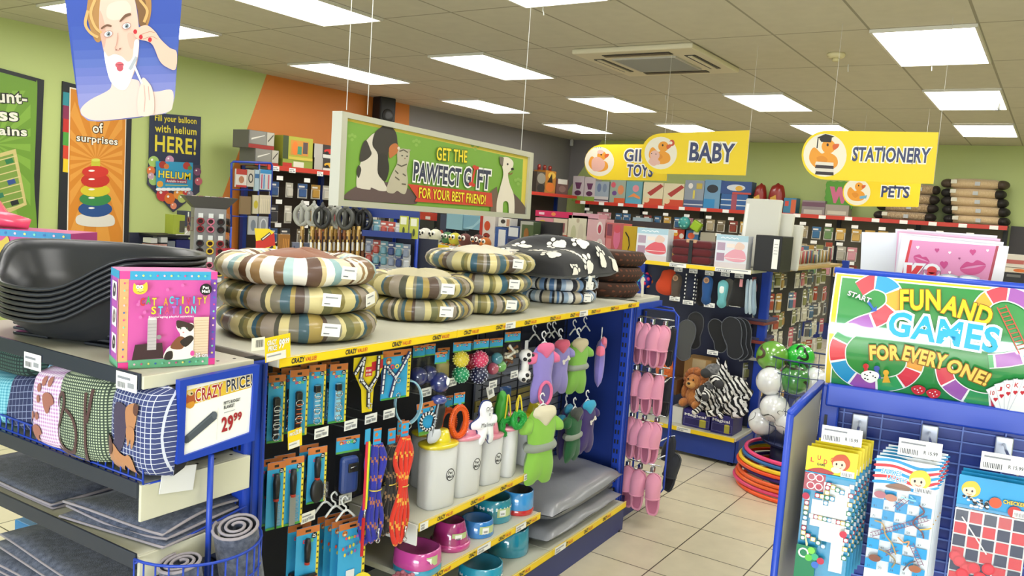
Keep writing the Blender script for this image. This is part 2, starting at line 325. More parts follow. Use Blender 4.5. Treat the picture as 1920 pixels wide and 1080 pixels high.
# ---------------------------------------------------------------- flat signs: plane through p0 facing local -y after turning by rz
def pm(p0, rz):
    X = V((cos(rz), sin(rz), 0)); n = V((sin(rz), -cos(rz), 0)); p0 = V(p0)
    return lambda x, y: ((atP(x, y, p0, n)-p0).dot(X), (atP(x, y, p0, n)-p0).z)
class Sign(MB):
    def set(s, p0, rz): s.f2 = pm(p0, rz); s.p0 = p0; s.rz = rz; return s
    def P(s, pts, m): return s.poly([s.f2(*p) for p in pts], m)
    def B(s, pts, m, n=5): return s.poly([s.f2(*p) for p in spl(pts, n)], m)
    def O(s, x, y, rx, ry, m, n=18, rot=0): c, d = cos(rot), sin(rot); return s.poly([s.f2(x+a*c-b*d, y+a*d+b*c) for a, b in circ(0, 0, rx, ry, n)], m)
    def Ln(s, pts, w, m, closed=False, smooth=0):
        if smooth: pts = spl(pts, smooth, closed)
        a, b = s.f2(*pts[0]), s.f2(pts[0][0], pts[0][1]+w); return s.line([s.f2(*p) for p in pts], (V(a)-V(b)).length, m, closed)
    def Tx(s, t, a, b, hp, m, **k):
        A, B = V(s.f2(*a)), V(s.f2(*b)); c = (A+B)/2; cx, cy = (a[0]+b[0])/2, (a[1]+b[1])/2; h = (V(s.f2(cx, cy-hp/2))-V(s.f2(cx, cy+hp/2))).length; d = B-A
        return s.text(t, c.x, c.y, h, m, w=d.length, rot=math.atan2(d.y, d.x), **k)
    def done(s, name, parent=None, **k):
        if parent is None: k.setdefault('loc', s.p0); k.setdefault('rz', s.rz)
        return s.build(name, parent, **k)
def plate(s, pts, d, m):     # a board with thickness d behind its outline in picture points
    return s.prism([s.f2(*p) for p in pts], 0, d, m)
# woman shaving: flat printed hanging poster
p0 = EYE+ray(235, 110)*(2.7/FPX); rz = math.atan2(p0.y, p0.x)-rad(90)
t = thing('hanging_poster', 'blue tapered hanging poster of a woman with shaving foam on her face', 'poster', p0, rz)
s = Sign().set(p0, rz); out = [(119, -90), (122, 0), (135, 110), (147, 195), (152, 215), (165, 226), (185, 228), (250, 222), (310, 213), (322, 205), (328, 180), (333, 110), (341, 0), (347, -90)]
plate(s, out, .006, mat('e9e9ec')); s.P(out, '2d4ba8')
[s.P([(128+y*.1, y), (339.5-y*.062, y-6), (328, 180), (322, 205), (310, 213), (185, 228), (165, 226), (152, 215), (147, 195), (128+y*.1, y)], c) for y, c in ((50, '3250ab'), (75, '3b57af'), (95, '475fb3'), (112, '5369b8'), (128, '606fbd'), (144, '6d78c2'), (160, '7a82c6'), (176, '868bca'))]
s.B([(163, 12), (168, 50), (180, 78), (192, 70), (196, 20), (240, -20), (262, 10), (264, 45), (276, 50), (284, 10), (272, -45), (225, -70), (180, -45)], 'a87c45'); s.B([(250, -20), (258, 20), (262, 48), (274, 44), (272, 0)], '77542f')
s.B([(151, 206), (168, 188), (205, 168), (214, 150), (258, 150), (264, 168), (292, 172), (322, 169), (324, 196), (312, 211), (250, 220), (185, 226), (160, 220)], 'e6ccc4')
s.B([(187, 10), (186, 50), (192, 85), (198, 108), (207, 142), (222, 164), (238, 160), (251, 138), (259, 105), (261, 70), (258, 30), (250, -8), (232, -35), (205, -32), (191, -10)], 'e0bbab'); s.B([(187, 20), (187, 55), (194, 90), (199, 70), (195, 40)], 'd2a594'); s.B([(240, 62), (256, 66), (254, 84), (246, 92), (240, 78)], 'd9ae9d'); s.B([(205, 8), (236, 2), (246, 20), (232, 34), (212, 38), (200, 30)], 'e8c8ba')
s.B([(195, 97), (199, 125), (207, 152), (222, 167), (236, 167), (247, 146), (258, 104), (260, 76), (252, 78), (249, 106), (240, 116), (228, 106), (214, 102), (203, 106)], 'f8f9fb')
for a in ([(165, 20), (160, 45), (170, 62), (184, 70)], [(178, 0), (170, 25), (178, 50), (190, 62)], [(262, 0), (276, 20), (270, 42)], [(200, -20), (215, -28), (245, -22)]): s.Ln(a, 5, 'd0a566', smooth=5)
s.O(224, 122, 8, 6, 'cf5f6c'); s.O(225, 128, 6, 6, 'c04e5e'); s.Ln([(217, 122), (232, 121)], 1.2, '8e2f3c')
for x, y in ((203, 64), (237, 49)):
    s.O(x, y, 9, 6.5, 'b48a80', rot=-.35); s.O(x, y, 7.5, 5, 'f4f0ee', rot=-.3); s.O(x+.5, y, 4, 4.6, '7c8c94'); s.O(x+.5, y, 1.9, 2.2, '14161a'); s.O(x-.8, y-1.5, .9, .9, 'ffffff')
s.B([(190, 52), (200, 46), (209, 48), (208, 51), (200, 50), (191, 55)], '6d4c36'); s.B([(224, 40), (234, 28), (244, 25), (245, 29), (236, 33), (227, 41)], '6d4c36')
s.Ln([(221, 62), (219, 82), (216, 91), (222, 95), (227, 90)], 1.6, 'c79a8a', smooth=4); s.O(218, 94, 1.8, 1.2, '8e5c50'); s.O(225, 92, 1.8, 1.2, '8e5c50')
s.B([(251, 60), (262, 51), (276, 48), (291, 60), (301, 74), (318, 90), (331, 98), (329, 130), (312, 126), (299, 114), (287, 86), (276, 78), (263, 75), (254, 70)], 'e6bba9')
for a in ([(263, 66), (280, 60), (290, 62)], [(268, 74), (284, 69), (295, 74)]): s.Ln(a, 1.2, 'bd8674', smooth=3)
for x, y in ((253.5, 60), (264, 70), (281, 75)): s.O(x, y, 3.6, 4.4, 'c2202e')
s.B([(263, 158), (268, 146), (276, 152), (285, 166), (289, 190), (286, 214), (262, 217), (257, 192)], 'efd0c6'); s.Ln([(270, 160), (272, 185), (270, 210)], 1.2, 'cf9f92', smooth=3); s.Ln([(278, 162), (280, 188)], 1.2, 'cf9f92')
s.Ln([(251, 122), (266, 157)], 4, 'dfe3e8'); s.Ln([(243, 131), (256, 107)], 5, 'aeb4bc')
s.done('printed_face', t)
for x in (150, 318): a = s.f2(x, -90); MB().wire([(a[0], .003, a[1]), (a[0], .003, CEIL-p0.z)], .0012, WHITE).build('hanging_wire', t)
# posters on the left wall
def wall_sign(name, label, cat, x, y, Y=YL-.02): p0 = atY(x, y, Y); return Sign().set(p0, 0)
NAVY = '26304a'
def rays(s, c, cx, cy, x0, x1, y0, y1, n=15):    # pale sunburst wedges, clipped to a box in picture points
    for i in range(n):
        a, b = pi*2*i/n, pi*2*(i+.5)/n; pts = [(cx, cy)]
        for q in (a, b):
            dx, dy = cos(q), sin(q); k = min(((x1 if dx > 0 else x0)-cx)/dx if abs(dx) > 1e-6 else 1e9, ((y1 if dy > 0 else y0)-cy)/dy if abs(dy) > 1e-6 else 1e9); pts.append((cx+dx*k, cy+dy*k))
        s.P(pts, c)
t = thing('wall_poster', 'tall black-framed green poster of an abacus on the left wall', 'poster'); s = wall_sign(0, 0, 0, 20, 300); t.location = s.p0
o = [(-86, 104), (83, 150), (68, 500), (-95, 500)]; plate(s, o, .02, mat('23262c')); s.done('frame', t); p0_ = s.p0; s = Sign().set(p0_, 0); s.at(0, -.0005, 0)
s.B([(-74, 125), (-60, 120), (55, 150), (66, 154), (70, 166), (64, 330), (58, 485), (-80, 485), (-78, 300)], '6f9a35'); rays(s, '82ad42', -10, 270, -70, 57, 170, 470)
for tx, a, b, hp in (('Count-', (-52, 176), (50, 184), 24), ('less', (-40, 212), (33, 216), 24), ('bargains', (-68, 243), (50, 250), 22)): s.Tx(tx, a, b, hp, 'eceade', out='20241c', ow=.055, bold=.03)
s.P([(-45, 300), (29, 279), (50, 384), (-30, 420)], 'cfc07f'); s.P([(-38, 305), (24, 288), (44, 380), (-25, 410)], '7d9c45')
for i, (c, x) in enumerate((('2f7a4c', 22), ('26272c', -8), ('b43a2c', -4), ('33508f', 26), ('d9a93a', -4), ('2f7a5c', 4), ('1f2228', 32), ('b8402c', 8))):
    y = 302+13*i; s.Ln([(-36+2*i, y+8), (30+2.2*i, y-10)], 2, 'd8c98e'); s.Ln([(x-12, y+2), (x+2, y-2)], 9, c)
s.done('printed_artwork', t)
t = thing('wall_poster', 'tall black-framed orange poster of stacking rings on the left wall', 'poster'); s = wall_sign(0, 0, 0, 180, 330); t.location = s.p0
o = [(118, 152), (248, 186), (240, 500), (108, 500)]; plate(s, o, .02, mat('23262c')); s.done('frame', t); p0_ = s.p0; s = Sign().set(p0_, 0); s.at(0, -.0005, 0)
for i, c in enumerate(('2f8f9c', '8c2f55', 'c8302c', '4fa040', 'd8452c', 'f0cf28')): s.P([(118.5, 172+25*i), (130, 174+25*i), (129, 199+25*i), (117.5, 197+25*i)], c)
s.P([(130.5, 163), (237.5, 188), (230.5, 497), (124, 497)], 'ece4d0'); s.P([(132.5, 166), (236, 190), (229, 495), (126, 495)], 'd98a2c'); rays(s, 'e59f43', 180, 300, 131, 229, 190, 490, 18)
s.Tx('of', (173, 240), (193, 240), 19, 'f4f0e4', out='2a1c10', ow=.055); s.Tx('surprises', (143, 260), (220, 268), 17, 'f4f0e4', out='2a1c10', ow=.055)
s.B([(150, 402), (206, 402), (214, 420), (196, 425), (160, 424), (142, 417)], 'e0dcd0'); s.P([(171, 300), (187, 300), (187, 325), (170, 325)], 'c9c63a'); s.O(179, 300, 8, 3, 'dede62')
for y, rx, ry, c in ((392, 32, 15, '27508c'), (373, 30, 13, '37874a'), (357, 28, 12, 'd9c832'), (338, 27, 14, 'c83028'), (322, 25, 11, 'd4362c')): s.O(178, y, rx, ry, c); s.O(171, y-2, 6, 1.8, 'f4f0ea')
s.O(180, 470, 36, 18, '1c2a38'); s.O(180, 470, 33, 15.5, '3c4652'); s.Tx('CRAZY', (153, 465), (208, 467), 15, 'e6cf2a', out='15181c', ow=.06)
s.done('printed_artwork', t)
t = thing('wall_poster', 'navy helium poster with a pointed balloon bottom, right of the orange poster', 'poster'); s = wall_sign(0, 0, 0, 325, 300); t.location = s.p0
plate(s, [(281, 211), (377, 219), (374, 360), (325, 398), (276, 345), (279, 300)], .006, mat(NAVY)); s.P([(279, 305), (376, 310), (374, 360), (325, 397), (276, 345)], '3b3a52')
for x, y, r, c in ((288, 303, 10, 'a7c86a'), (318, 300, 8, 'c490b0'), (283, 320, 8, 'd8743a'), (288, 338, 9, '9cc070'), (283, 330, 6, 'c4a0b0'), (370, 322, 7, '7a4a6a'), (372, 340, 7, 'c06070'), (305, 365, 12, 'c23a3a'), (318, 372, 10, 'd8702c'), (335, 364, 10, 'e0913a'), (350, 362, 8, 'c8403a'), (341, 372, 8, 'b0c06a'), (325, 386, 6, 'e08a6a'), (356, 364, 6, '9a8fa0')): s.O(x, y, r, r*1.05, c); s.O(x-r*.3, y-r*.35, r*.22, r*.22, 'f2eee8')
for tx, a, b, hp in (('Fill your balloon', (290, 222), (368, 229), 15), ('with helium', (290, 240), (368, 247), 14), ('HERE!', (290, 268), (367, 276), 31)): s.Tx(tx, a, b, hp, 'e3d23a')
s.done('printed_board', t)
q = Sign().set(s.p0+V((0, -.01, 0)), 0); q.P([(292, 302), (362, 305), (361, 358), (293, 356)], '2f93bd')
for x, y, r, c in ((305, 309, 7, 'a8342c'), (312, 312, 5, 'd07a3a'), (350, 311, 7, 'b03a30'), (356, 315, 4, '5a8a3a'), (300, 345, 6, 'e0a03a')): q.O(x, y, r, r, c)
for x in range(298, 360, 9): q.O(x, 355, 6, 3, 'eef2f4')
q.Tx('HELIUM', (297, 326), (357, 331), 13, 'f2d92a', out='1f5a80', ow=.05); q.P([(311, 335), (351, 337), (350, 344), (310, 342)], '8e2a4a'); q.Tx('Available in-store!', (312, 339), (349, 340.5), 5, 'f4f0f0', bold=.01); q.Ln([(310, 347), (352, 348)], 1.5, 'c4c96a')
q.done('notice', label='small blue HELIUM notice stuck over the navy balloon poster', cat='notice')
# hanging animal banner over the pet gondola
p0 = gpl(815, 310, .36); t = thing('hanging_banner', 'framed green banner with a hound, kitten and terrier hung over the gondola', 'sign', p0, GA)
s = Sign().set(p0, GA); ALU = mat('c4c3b4', .35, .3); o = [(642, 208), (1001, 287), (994, 411), (634, 386)]; i_ = [(652, 221), (994, 295), (987, 402), (645, 375)]
for k in range(4):
    f = MB(); a, b, c, d = (s.f2(*q) for q in (o[k], o[(k+1) % 4], i_[(k+1) % 4], i_[k])); f.prism([a, b, c, d], 0, .045, ALU); f.build('frame_rail', t)
s.at(0, .012, 0); plate(s, [(650, 219), (995, 294), (988, 403), (643, 376)], .03, mat('e8e6da')); s.at(0, .012, 0)
s.v = [v+V((0, .012, 0)) for v in s.v]
s.P([(652, 221), (994, 295), (987, 402), (645, 375)], 'd3bf4a'); s.P([(652, 226), (985, 299), (980, 402), (645, 375)], '74a03c')
for x, y in ((665, 262), (785, 272), (895, 280), (975, 345)):
    for a, b in ((0, 0), (-5, -7), (0, -9), (5, -6)): s.O(x+a, y+b, 3, 3, '86ad50')
s.B([(648, 372), (668, 352), (700, 340), (745, 345), (775, 358), (785, 382), (740, 381), (690, 378)], '5c4a4a')
s.B([(672, 348), (674, 320), (680, 305), (684, 275), (692, 262), (705, 250), (716, 255), (722, 290), (722, 335), (730, 356), (716, 358), (700, 352), (697, 356), (678, 353)], 'cfc8bc')
s.B([(678, 302), (682, 275), (690, 263), (698, 280), (700, 290), (690, 300)], '3a3632'); s.B([(672, 322), (676, 310), (681, 318), (676, 334)], '38342f')
s.B([(702, 272), (706, 250), (716, 240), (728, 233), (740, 240), (747, 252), (749, 268), (752, 282), (744, 290), (736, 296), (732, 285), (730, 320), (725, 338), (712, 325), (712, 290)], '35302c'); s.B([(733, 278), (740, 270), (748, 270), (752, 282), (742, 292), (734, 296)], 'b56a38'); s.O(751, 278, 2.5, 3, 'd8ccc0')
s.B([(712, 300), (718, 288), (728, 292), (733, 316), (726, 340), (716, 330)], '2e2a27')
s.B([(728, 358), (734, 335), (742, 318), (748, 305), (748, 288), (752, 280), (762, 279), (771, 283), (770, 300), (766, 318), (768, 340), (764, 362), (756, 363), (748, 358), (740, 363)], 'b4ac98')
for a in ([(752, 284), (760, 281), (768, 286)], [(748, 308), (756, 312), (766, 308)], [(744, 320), (750, 326)], [(744, 332), (752, 338)], [(758, 326), (764, 330)], [(756, 345), (764, 346)]): s.Ln(a, 2.6, '5a5348')
s.P([(768, 279), (773, 281), (769, 288)], 'a89f8a'); s.O(757, 292, 1.6, 1.2, '38403a'); s.O(766, 293, 1.6, 1.2, '38403a'); s.O(762, 297, 1.4, 1, '8a6258')
s.B([(968, 404), (955, 372), (950, 360), (962, 360), (985, 385), (990, 404)], '5a4a44'); s.P([(922, 400), (922, 360), (934, 350), (940, 402)], '6a584a')
s.B([(934, 403), (934, 378), (940, 352), (946, 328), (944, 312), (943, 298), (950, 294), (960, 298), (965, 306), (962, 318), (955, 326), (958, 345), (966, 368), (966, 403), (957, 403), (955, 380), (946, 380), (944, 403)], 'ddd4c4'); s.P([(939, 293), (947, 296), (945, 312), (940, 308)], '6b6258'); s.O(954, 308, 1.8, 2, '2a2622'); s.O(963, 317, 3, 2.4, '1e1c1a'); s.Ln([(955, 325), (960, 327), (963, 324)], 2, '8a3a34')
s.P([(767, 345), (924, 362), (926, 388), (780, 378), (784, 370)], 'c4402c')
s.Tx('GET THE', (821, 288), (878, 294), 24, 'e6d22c', out='5d6a20', ow=.04)
s.Tx('PAWFECT', (778, 321), (866, 333), 34, '343850', out='e9e8e4', ow=.07, bold=.035); s.Tx('G', (872, 331), (885, 333), 34, '343850', out='e9e8e4', ow=.07, bold=.035); s.Tx('FT', (897, 335), (921, 338), 34, '343850', out='e9e8e4', ow=.07, bold=.035)
s.Ln([(886, 346), (893, 314)], 6, 'c8382c')
for x, y in ((884, 345), (889, 347), (891, 313), (896, 315)): s.O(x, y, 3.6, 3.4, 'c8382c')
s.Tx('FOR YOUR BEST FRIEND!', (787, 361), (912, 375), 19, 'ead62e', out='7a3a1a', ow=.03)
s.done('printed_panel', t)
for x, y in ((658, 206), (697, 215), (984, 282)):
    a = s.f2(x, y); MB().wire([(a[0], .02, a[1]), (a[0], .02, CEIL-p0.z)], .0015, WHITE).build('hanging_wire', t)
# yellow department signs
def duck(s, x, y, k, body='e59a2e', extra=None):
    s.O(x, y, 25*k, 25*k, 'e8e2cf', 28)
    s.B([(x-17*k, y-4*k), (x-12*k, y-9*k), (x-4*k, y-2*k), (x+2*k, y-4*k), (x+13*k, y+2*k), (x+14*k, y+12*k), (x+4*k, y+17*k), (x-10*k, y+15*k), (x-18*k, y+6*k)], body)
    s.O(x+4*k, y-10*k, 8*k, 8*k, body); s.B([(x+9*k, y-12*k), (x+16*k, y-13*k), (x+15*k, y-9*k), (x+10*k, y-6*k)], 'd2602c'); s.O(x+3*k, y-12*k, 1.3*k, 1.8*k, '2a2420')
    s.B([(x-10*k, y+3*k), (x-2*k, y+1*k), (x+3*k, y+6*k), (x-4*k, y+11*k)], extra or 'd88a24')
def dept(label, X, o, c, ck, words, extra=None, mb=None):
    p0 = atX(c[0], c[1], X); t = thing('department_sign', label, 'sign', p0, rad(-90)); s = Sign().set(p0, rad(-90)); plate(s, o, .008, mat('f0d21e', .45)); s.P(o, 'f0d21e'); duck(s, c[0], c[1], ck, *(mb or ()))
    if extra: extra(s)
    for tx, a, b, hp in words: s.Tx(tx, a, b, hp, '39426a', out='f2efe0', ow=.07, bold=.03)
    s.done('sign_board', t)
    for q in (o[-1], o[0]): a = s.f2(*q); MB().wire([(a[0], .004, a[1]), (a[0], .004, CEIL-p0.z)], .0012, WHITE).build('hanging_wire', t)
    return t
def rounded(x0, y0, x1a, y1a, x1b, y1b, yb, r, cx, cy): return [(cx+r*cos(a), cy+r*sin(a)*1.0) for a in [pi*.5+pi*i/14 for i in range(15)]]+[(x1a, y1a), (x1b, y1b)]
def ex_baby(s):
    for a, b, r in ((-11, 4, 9), (-13, 15, 9), (-5, 18, 4), (-19, 16, 4)): s.O(1239+a, 287+b, r, r, 'dfb3a6')
    s.O(1230, 289, 1, 1, '3a2a26'); s.O(1222, 288, 1, 1, '3a2a26'); s.O(1260, 268, 5, 6, 'c4503a'); s.O(1258, 268, 3, 3, 'e8e2d4')
def ex_stat(s):
    s.P([(1532, 258), (1548, 251), (1565, 256), (1549, 263)], '2a2622'); s.P([(1536, 260), (1560, 259), (1558, 267), (1540, 266)], '2a2622'); s.Ln([(1534, 259), (1532, 278)], 2, '2a2622')
    for y, c in ((303, 'ded8cc'), (309, '3a3034'), (315, 'd8d2c6'), (321, '332a2e')): s.P([(1530, y), (1563, y+2), (1563, y+8), (1528, y+6)], c)
def ex_pets(s): s.P([(1612, 368), (1626, 366), (1624, 372), (1612, 373)], '6aa8c8')
def ex_girl(s): s.B([(1110, 300), (1122, 294), (1134, 304), (1130, 318), (1112, 320)], 'e0aea0'); [s.O(1114+4*i, 277, 1.2, 1.2, '8ab0c8') for i in range(4)]; s.O(1126, 285, 6, 4, 'e0b8b0')
dept('yellow BABY department sign with a duck and teddy, hanging over the gondolas', 5.9, [(x, y) for x, y in rounded(0, 0, 1405, 244, 1398, 329, 0, 38, 1240, 288)], (1239, 287), 1.22, (('BABY', (1294, 284), (1377, 287), 34),), ex_baby)
dept('yellow STATIONERY department sign with a graduate duck on books', 5.4, rounded(0, 0, 1760, 248, 1750, 345, 0, 46, 1549, 291), (1547, 291), 1.62, (('STATIONERY', (1599, 289), (1744, 292), 27),), ex_stat)
dept('yellow PETS department sign lowest, under the stationery sign', 9.2, rounded(0, 0, 1727, 342, 1722, 388, 0, 26, 1606, 361), (1607, 360), 1.0, (('PETS', (1653, 359), (1705, 361), 21),), ex_pets)
dept('yellow GIRLS TOYS department sign half behind the baby sign', 8.6, rounded(0, 0, 1252, 270, 1250, 339, 0, 33, 1129, 304), (1124, 303), 1.1, (('GIRLS', (1171, 291), (1240, 292), 23), ('TOYS', (1176, 319), (1224, 321), 22)), ex_girl)
# ---------------------------------------------------------------- shared goods builders
def puff(s, pts, t, m, m2=None, c=None, n=5, y=0, flat=0):      # soft shape: outline in x,z swelling to thickness t
    N = len(pts); c = c or (sum(p[0] for p in pts)/N, sum(p[1] for p in pts)/N); vs = []; fs = []; ms = []
    for sd in ((-1,) if flat else (-1, 1)):
        o = len(vs)
        for i in range(n): k = 1-i/n; q = sqrt(1-k**2.5)*t/2*sd; vs += [(c[0]+(p[0]-c[0])*k, y+q, c[1]+(p[1]-c[1])*k) for p in pts]
        vs.append((c[0], y+sd*t/2, c[1]))
        for i in range(n-1):
            for j in range(N): q = [o+i*N+j, o+i*N+(j+1) % N, o+(i+1)*N+(j+1) % N, o+(i+1)*N+j]; fs.append(q if sd < 0 else q[::-1]); ms.append(m if sd < 0 else (m2 or m))
        for j in range(N): q = [o+(n-1)*N+j, o+(n-1)*N+(j+1) % N, o+n*N]; fs.append(q if sd < 0 else q[::-1]); ms.append(m if sd < 0 else (m2 or m))
    return s.add(vs, fs, ms, True)
def hx(pts): return [(p[0], p[1]) for p in pts]
def petmall(s, x, z, r, dark=True):
    s.oval(x, z, r, r, '15161a'); s.oval(x, z, r*.86, r*.86, 'f2f2f0') if not dark else None
    c = '15161a' if not dark else 'f4f4f2'; s.text('Pet', x, z+r*.32, r*.5, c, w=r*1.0, bold=.03); s.text('Mall', x, z-r*.32, r*.5, c, w=r*1.25, bold=.03)
TAGN = [0]
def price_label(parent, x, z, y=0, w=.045, h=.026, rot=None, name='price_label', c=PAPER, lines=True):
    s = MB().box((0, 0, 0), (w, .0012, h), c); s.at(0, -.0008, 0)
    if lines:
        s.rect(-w*.42, h*.12, w*.2, h*.26, '8a8d94'); s.barcode(-w*.42, -h*.38, w*.4, h*.32, 8); s.rect(w*.08, -h*.3, w*.38, -h*.02, '9a9da2')
    return s.build(name, parent, loc=(x, y, z), rot=rot)
def strip(L, h=.027, words=True, blank=(), gap=.19, x0=.09):      # shelf-edge ticket strip along +x, facing -y
    s = MB().box((L/2, 0, 0), (L, .004, h), YEL, 0); s.at(0, -.0025, 0); s.rect(0, h*.42, L, h*.5, 'd8d6c6'); s.rect(0, -h*.5, L, -h*.43, '6a5a18')
    x = x0
    while words and x < L-.06:
        if not any(a < x < b for a, b in blank): s.text('CRAZY', x, 0, h*.5, '1c2230', w=.045, rot=.0, shear=.1, bold=.04); s.text('VALUE!', x+.046, -.001, h*.42, 'c02a30', w=.042, shear=.1, bold=.02)
        x += gap
    for a, b in blank: s.rect(a, -h*.46, b, h*.46, 'eeeeea'); s.rect(a+.006, h*.05, b-.02, h*.25, '9a9da4'); s.barcode(a+.006, -h*.36, (b-a)*.45, h*.32, 8)
    return s
# ---------------------------------------------------------------- the pet gondola (own axes: x along it, y into it)
gond = thing('gondola_shelving', 'long blue and white pet gondola with yellow ticket strips and hanging goods', 'shelving unit', GO, GA)
def post(parent, u, w_, h, name='post', sx=.066, sy=.05):
    s = MB().box((u, w_, h/2), (sx, sy, h), BLUE, .006); s.box((u-sx*.18, w_-sy/2-.002, h/2), (.006, .006, h-.02), BLUED); s.box((u+sx*.22, w_-sy/2-.002, h/2), (.006, .006, h-.02), BLUED); s.box((u, w_, h), (sx*.8, sy*.8, .008), BLACK)
    for i in range(int(h/.05)): s.box((u-sx/2-.0005, w_-.004, .05+.05*i), (.002, .008, .022), BLACK); s.box((u-sx/2-.0005, w_+.012, .05+.05*i), (.002, .008, .022), BLACK)
    return s.build(name, parent)
post(gond, -2.405, .028, 1.17); post(gond, 0, .028, 1.17); post(gond, -2.405, .80, 1.17); post(gond, 0, .80, 1.17)
MB().box((-1.2, .42, .64), (2.36, .03, 1.02), mat('1a1d2a', .6)).build('back_panel', gond)
s = MB()      # wire mesh back in the far bay, pale board behind it
s.box((-.42, .395, .62), (.80, .01, 1.0), mat('8d93a8', .6)); s.box((-.42, .388, .70), (.8, .008, .05), mat('b8ab6e', .6)); s.box((-.42, .389, 1.02), (.8, .008, .2), mat('2a2f44'))
for i in range(27): s.box((-.42, .372, .15+.037*i), (.8, .004, .004), mat('1c2130', .4))
for i in range(6): s.box((-.80+.155*i, .368, .63), (.005, .005, 1.0), mat('1c2130', .4))
s.build('wire_back_panel', gond)
for i in range(3):
    u = -2.37+.775*i; L = .772; s = MB().box((u+L/2, .385, 1.164), (L, .83, .026), SHELF, .004); sh = s.build('top_shelf', gond)
    strip(L, .027, True, ((.12, .2),) if i == 2 else ((.30, .37),) if i == 1 else (), .2, .06).build('ticket_strip', sh, loc=(u, -.034, 1.166))
s = MB().box((-1.33, .15, .527), (.77, .32, .02), SHELF, .003); sh = s.build('shelf', gond); strip(.77, .028, True, ((0, .045), (.67, .73)), .2, .12).build('ticket_strip', sh, loc=(-1.715, -.014, .524))
MB().box((-1.72, .14, .497), (.006, .3, .07), WHITE).build('shelf_bracket', gond)
s = MB().box((-1.315, .15, .339), (.80, .36, .02), SHELF, .003); sh = s.build('shelf', gond); strip(.8, .028, True, ((.33, .42), (.6, .68)), .2, .1).build('ticket_strip', sh, loc=(-1.715, -.034, .336))
for i in range(3):
    u = -2.37+.775*i; L = .772; s = MB().box((u+L/2, .19, .145), (L, .48, .022), SHELF, .003); sh = s.build('base_shelf', gond)
    strip(L, .032, True, ((.02, .12),) if i == 2 else ((.3, .4),), .2, .12).build('ticket_strip', sh, loc=(u, -.054, .147))
MB().box((-1.2, -.025, .065), (2.36, .02, .128), mat('1c2d6e', .4)).build('plinth', gond); MB().box((-1.2, .4, .07), (2.36, .7, .1), BLACK).build('plinth', gond)
for u in (-.06, -2.3): MB().lathe([(.02, 0), (.02, .008), (.008, .012), (.008, .03)], BLACK, 10, (u, -.02, 0)).build('foot', gond)
def hook(u, z, L=.3, lab=True):
    s = MB().wire([(u, .40, z-.01), (u, .38, z), (u, .38-L, z), (u, .37-L, z+.012)], .0025, STEEL).build('peg_hook', gond)
    if lab: price_label(s, u, z+.012, .375-L, .055, .03)
for px, py in ((435, 890), (560, 886), (580, 880)): pass
for px, py, w_ in ((552, 683, .09), (592, 676, .09), (636, 668, .09), (700, 652, .09), (738, 648, .09), (790, 634, .09), (862, 630, .09), (930, 616, .09), (958, 610, .09), (985, 603, .09), (1012, 598, .09), (600, 818, .06), (655, 803, .06), (693, 791, .06), (727, 782, .06), (797, 741, .06), (845, 722, .06), (922, 731-5, .08), (962, 707, .06), (575, 976, .06), (645, 941, .06)):
    u, _, z = gp(px, py, w_); hook(u, z, .38-w_)
# far end cap of the gondola
ec = thing('end_cap_shelving', 'white top shelf at the far end of the pet gondola behind the brown beds', 'shelving unit', gl(0, 0, 0), GA)
MB().box((.2, .40, 1.164), (.34, .76, .026), SHELF, .004).build('shelf', ec); MB().box((.2, .01, 1.14), (.34, .012, .03), BLUE).build('side_bracket', ec); MB().box((.2, .79, 1.14), (.34, .012, .03), BLUE).build('side_bracket', ec)
MB().box((.03, .42, .6), (.015, .72, 1.05), BLUED).build('back_panel', ec); MB().box((.19, .4, .06), (.36, .74, .12), mat('1c2d6e', .4)).build('plinth', ec)
# near end cap: shelves facing the shop front
nc = thing('end_cap_shelving', 'near end shelves of the pet gondola holding cushions and grey blankets', 'shelving unit', gl(0, 0, 0), GA)
DK = mat('333a48', .3, .4)  # front lip of the shelf metal, its shade put into a darker colour
def eshelf(z, u0=-2.735, w1=.86, name='shelf', th=.03, side=.03):
    s = MB().box(((u0-2.43)/2, (w1)/2, z-th/2), (-2.43-u0, w1, th), SHELF, .003)
    for i in range(5):
        for j in range(3): s.box((-2.46-.05*j, .03+.18*i, z+.0005), (.006, .006, .001), BLACK)
    o = s.build(name, nc); MB().box((u0-.002, w1/2, z-th/2+.002), (.006, w1, th+.006), DK, .001).build('shaded_front_lip', o); MB().box(((u0-2.43)/2, -.004, z-side/2), (-2.43-u0, .008, side), mat('cfcdb9', .45), .002).build('side_bracket', o)
    return o
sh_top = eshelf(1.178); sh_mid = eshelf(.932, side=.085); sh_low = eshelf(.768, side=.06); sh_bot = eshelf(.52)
MB().box((-2.425, .42, .6), (.015, .78, 1.1), mat('1d2236', .5)).build('back_panel', nc); MB().box((-2.58, .42, .06), (.31, .82, .12), mat('1c2d6e', .4)).build('plinth', nc)
for px, py, n in ((61, 678, 0), (237, 716, 0)): 
    p = gp(*(px, py), .1); q = atP(px, py, GO+GX*-2.742, GX)-GO; price_label(nc, -2.742, q.z, q.dot(GY), .075, .04, (0, 0, rad(-90)))
s = MB()      # low wire fence along the middle shelf
y = .0
s.wire([(-2.728, -.005, .93), (-2.728, -.005, .975), (-2.728, .86, .975)], .003, BLUE); s.wire([(-2.728, -.005, .94), (-2.728, .86, .94)], .003, BLUE)
for i in range(30): s.wire([(-2.728, .02+.029*i, .93), (-2.728, .02+.029*i, .975)], .0022, BLUE)
s.wire([(-2.728, -.005, .93), (-2.6, -.008, .93)], .003, BLUE)
s.build('wire_fence', nc)
s = MB()      # wire basket hooked on the side
rim = [(-2.59+.155*cos(a), -.155*sin(a)*1.0, 0) for a in [pi*i/16 for i in range(17)]]
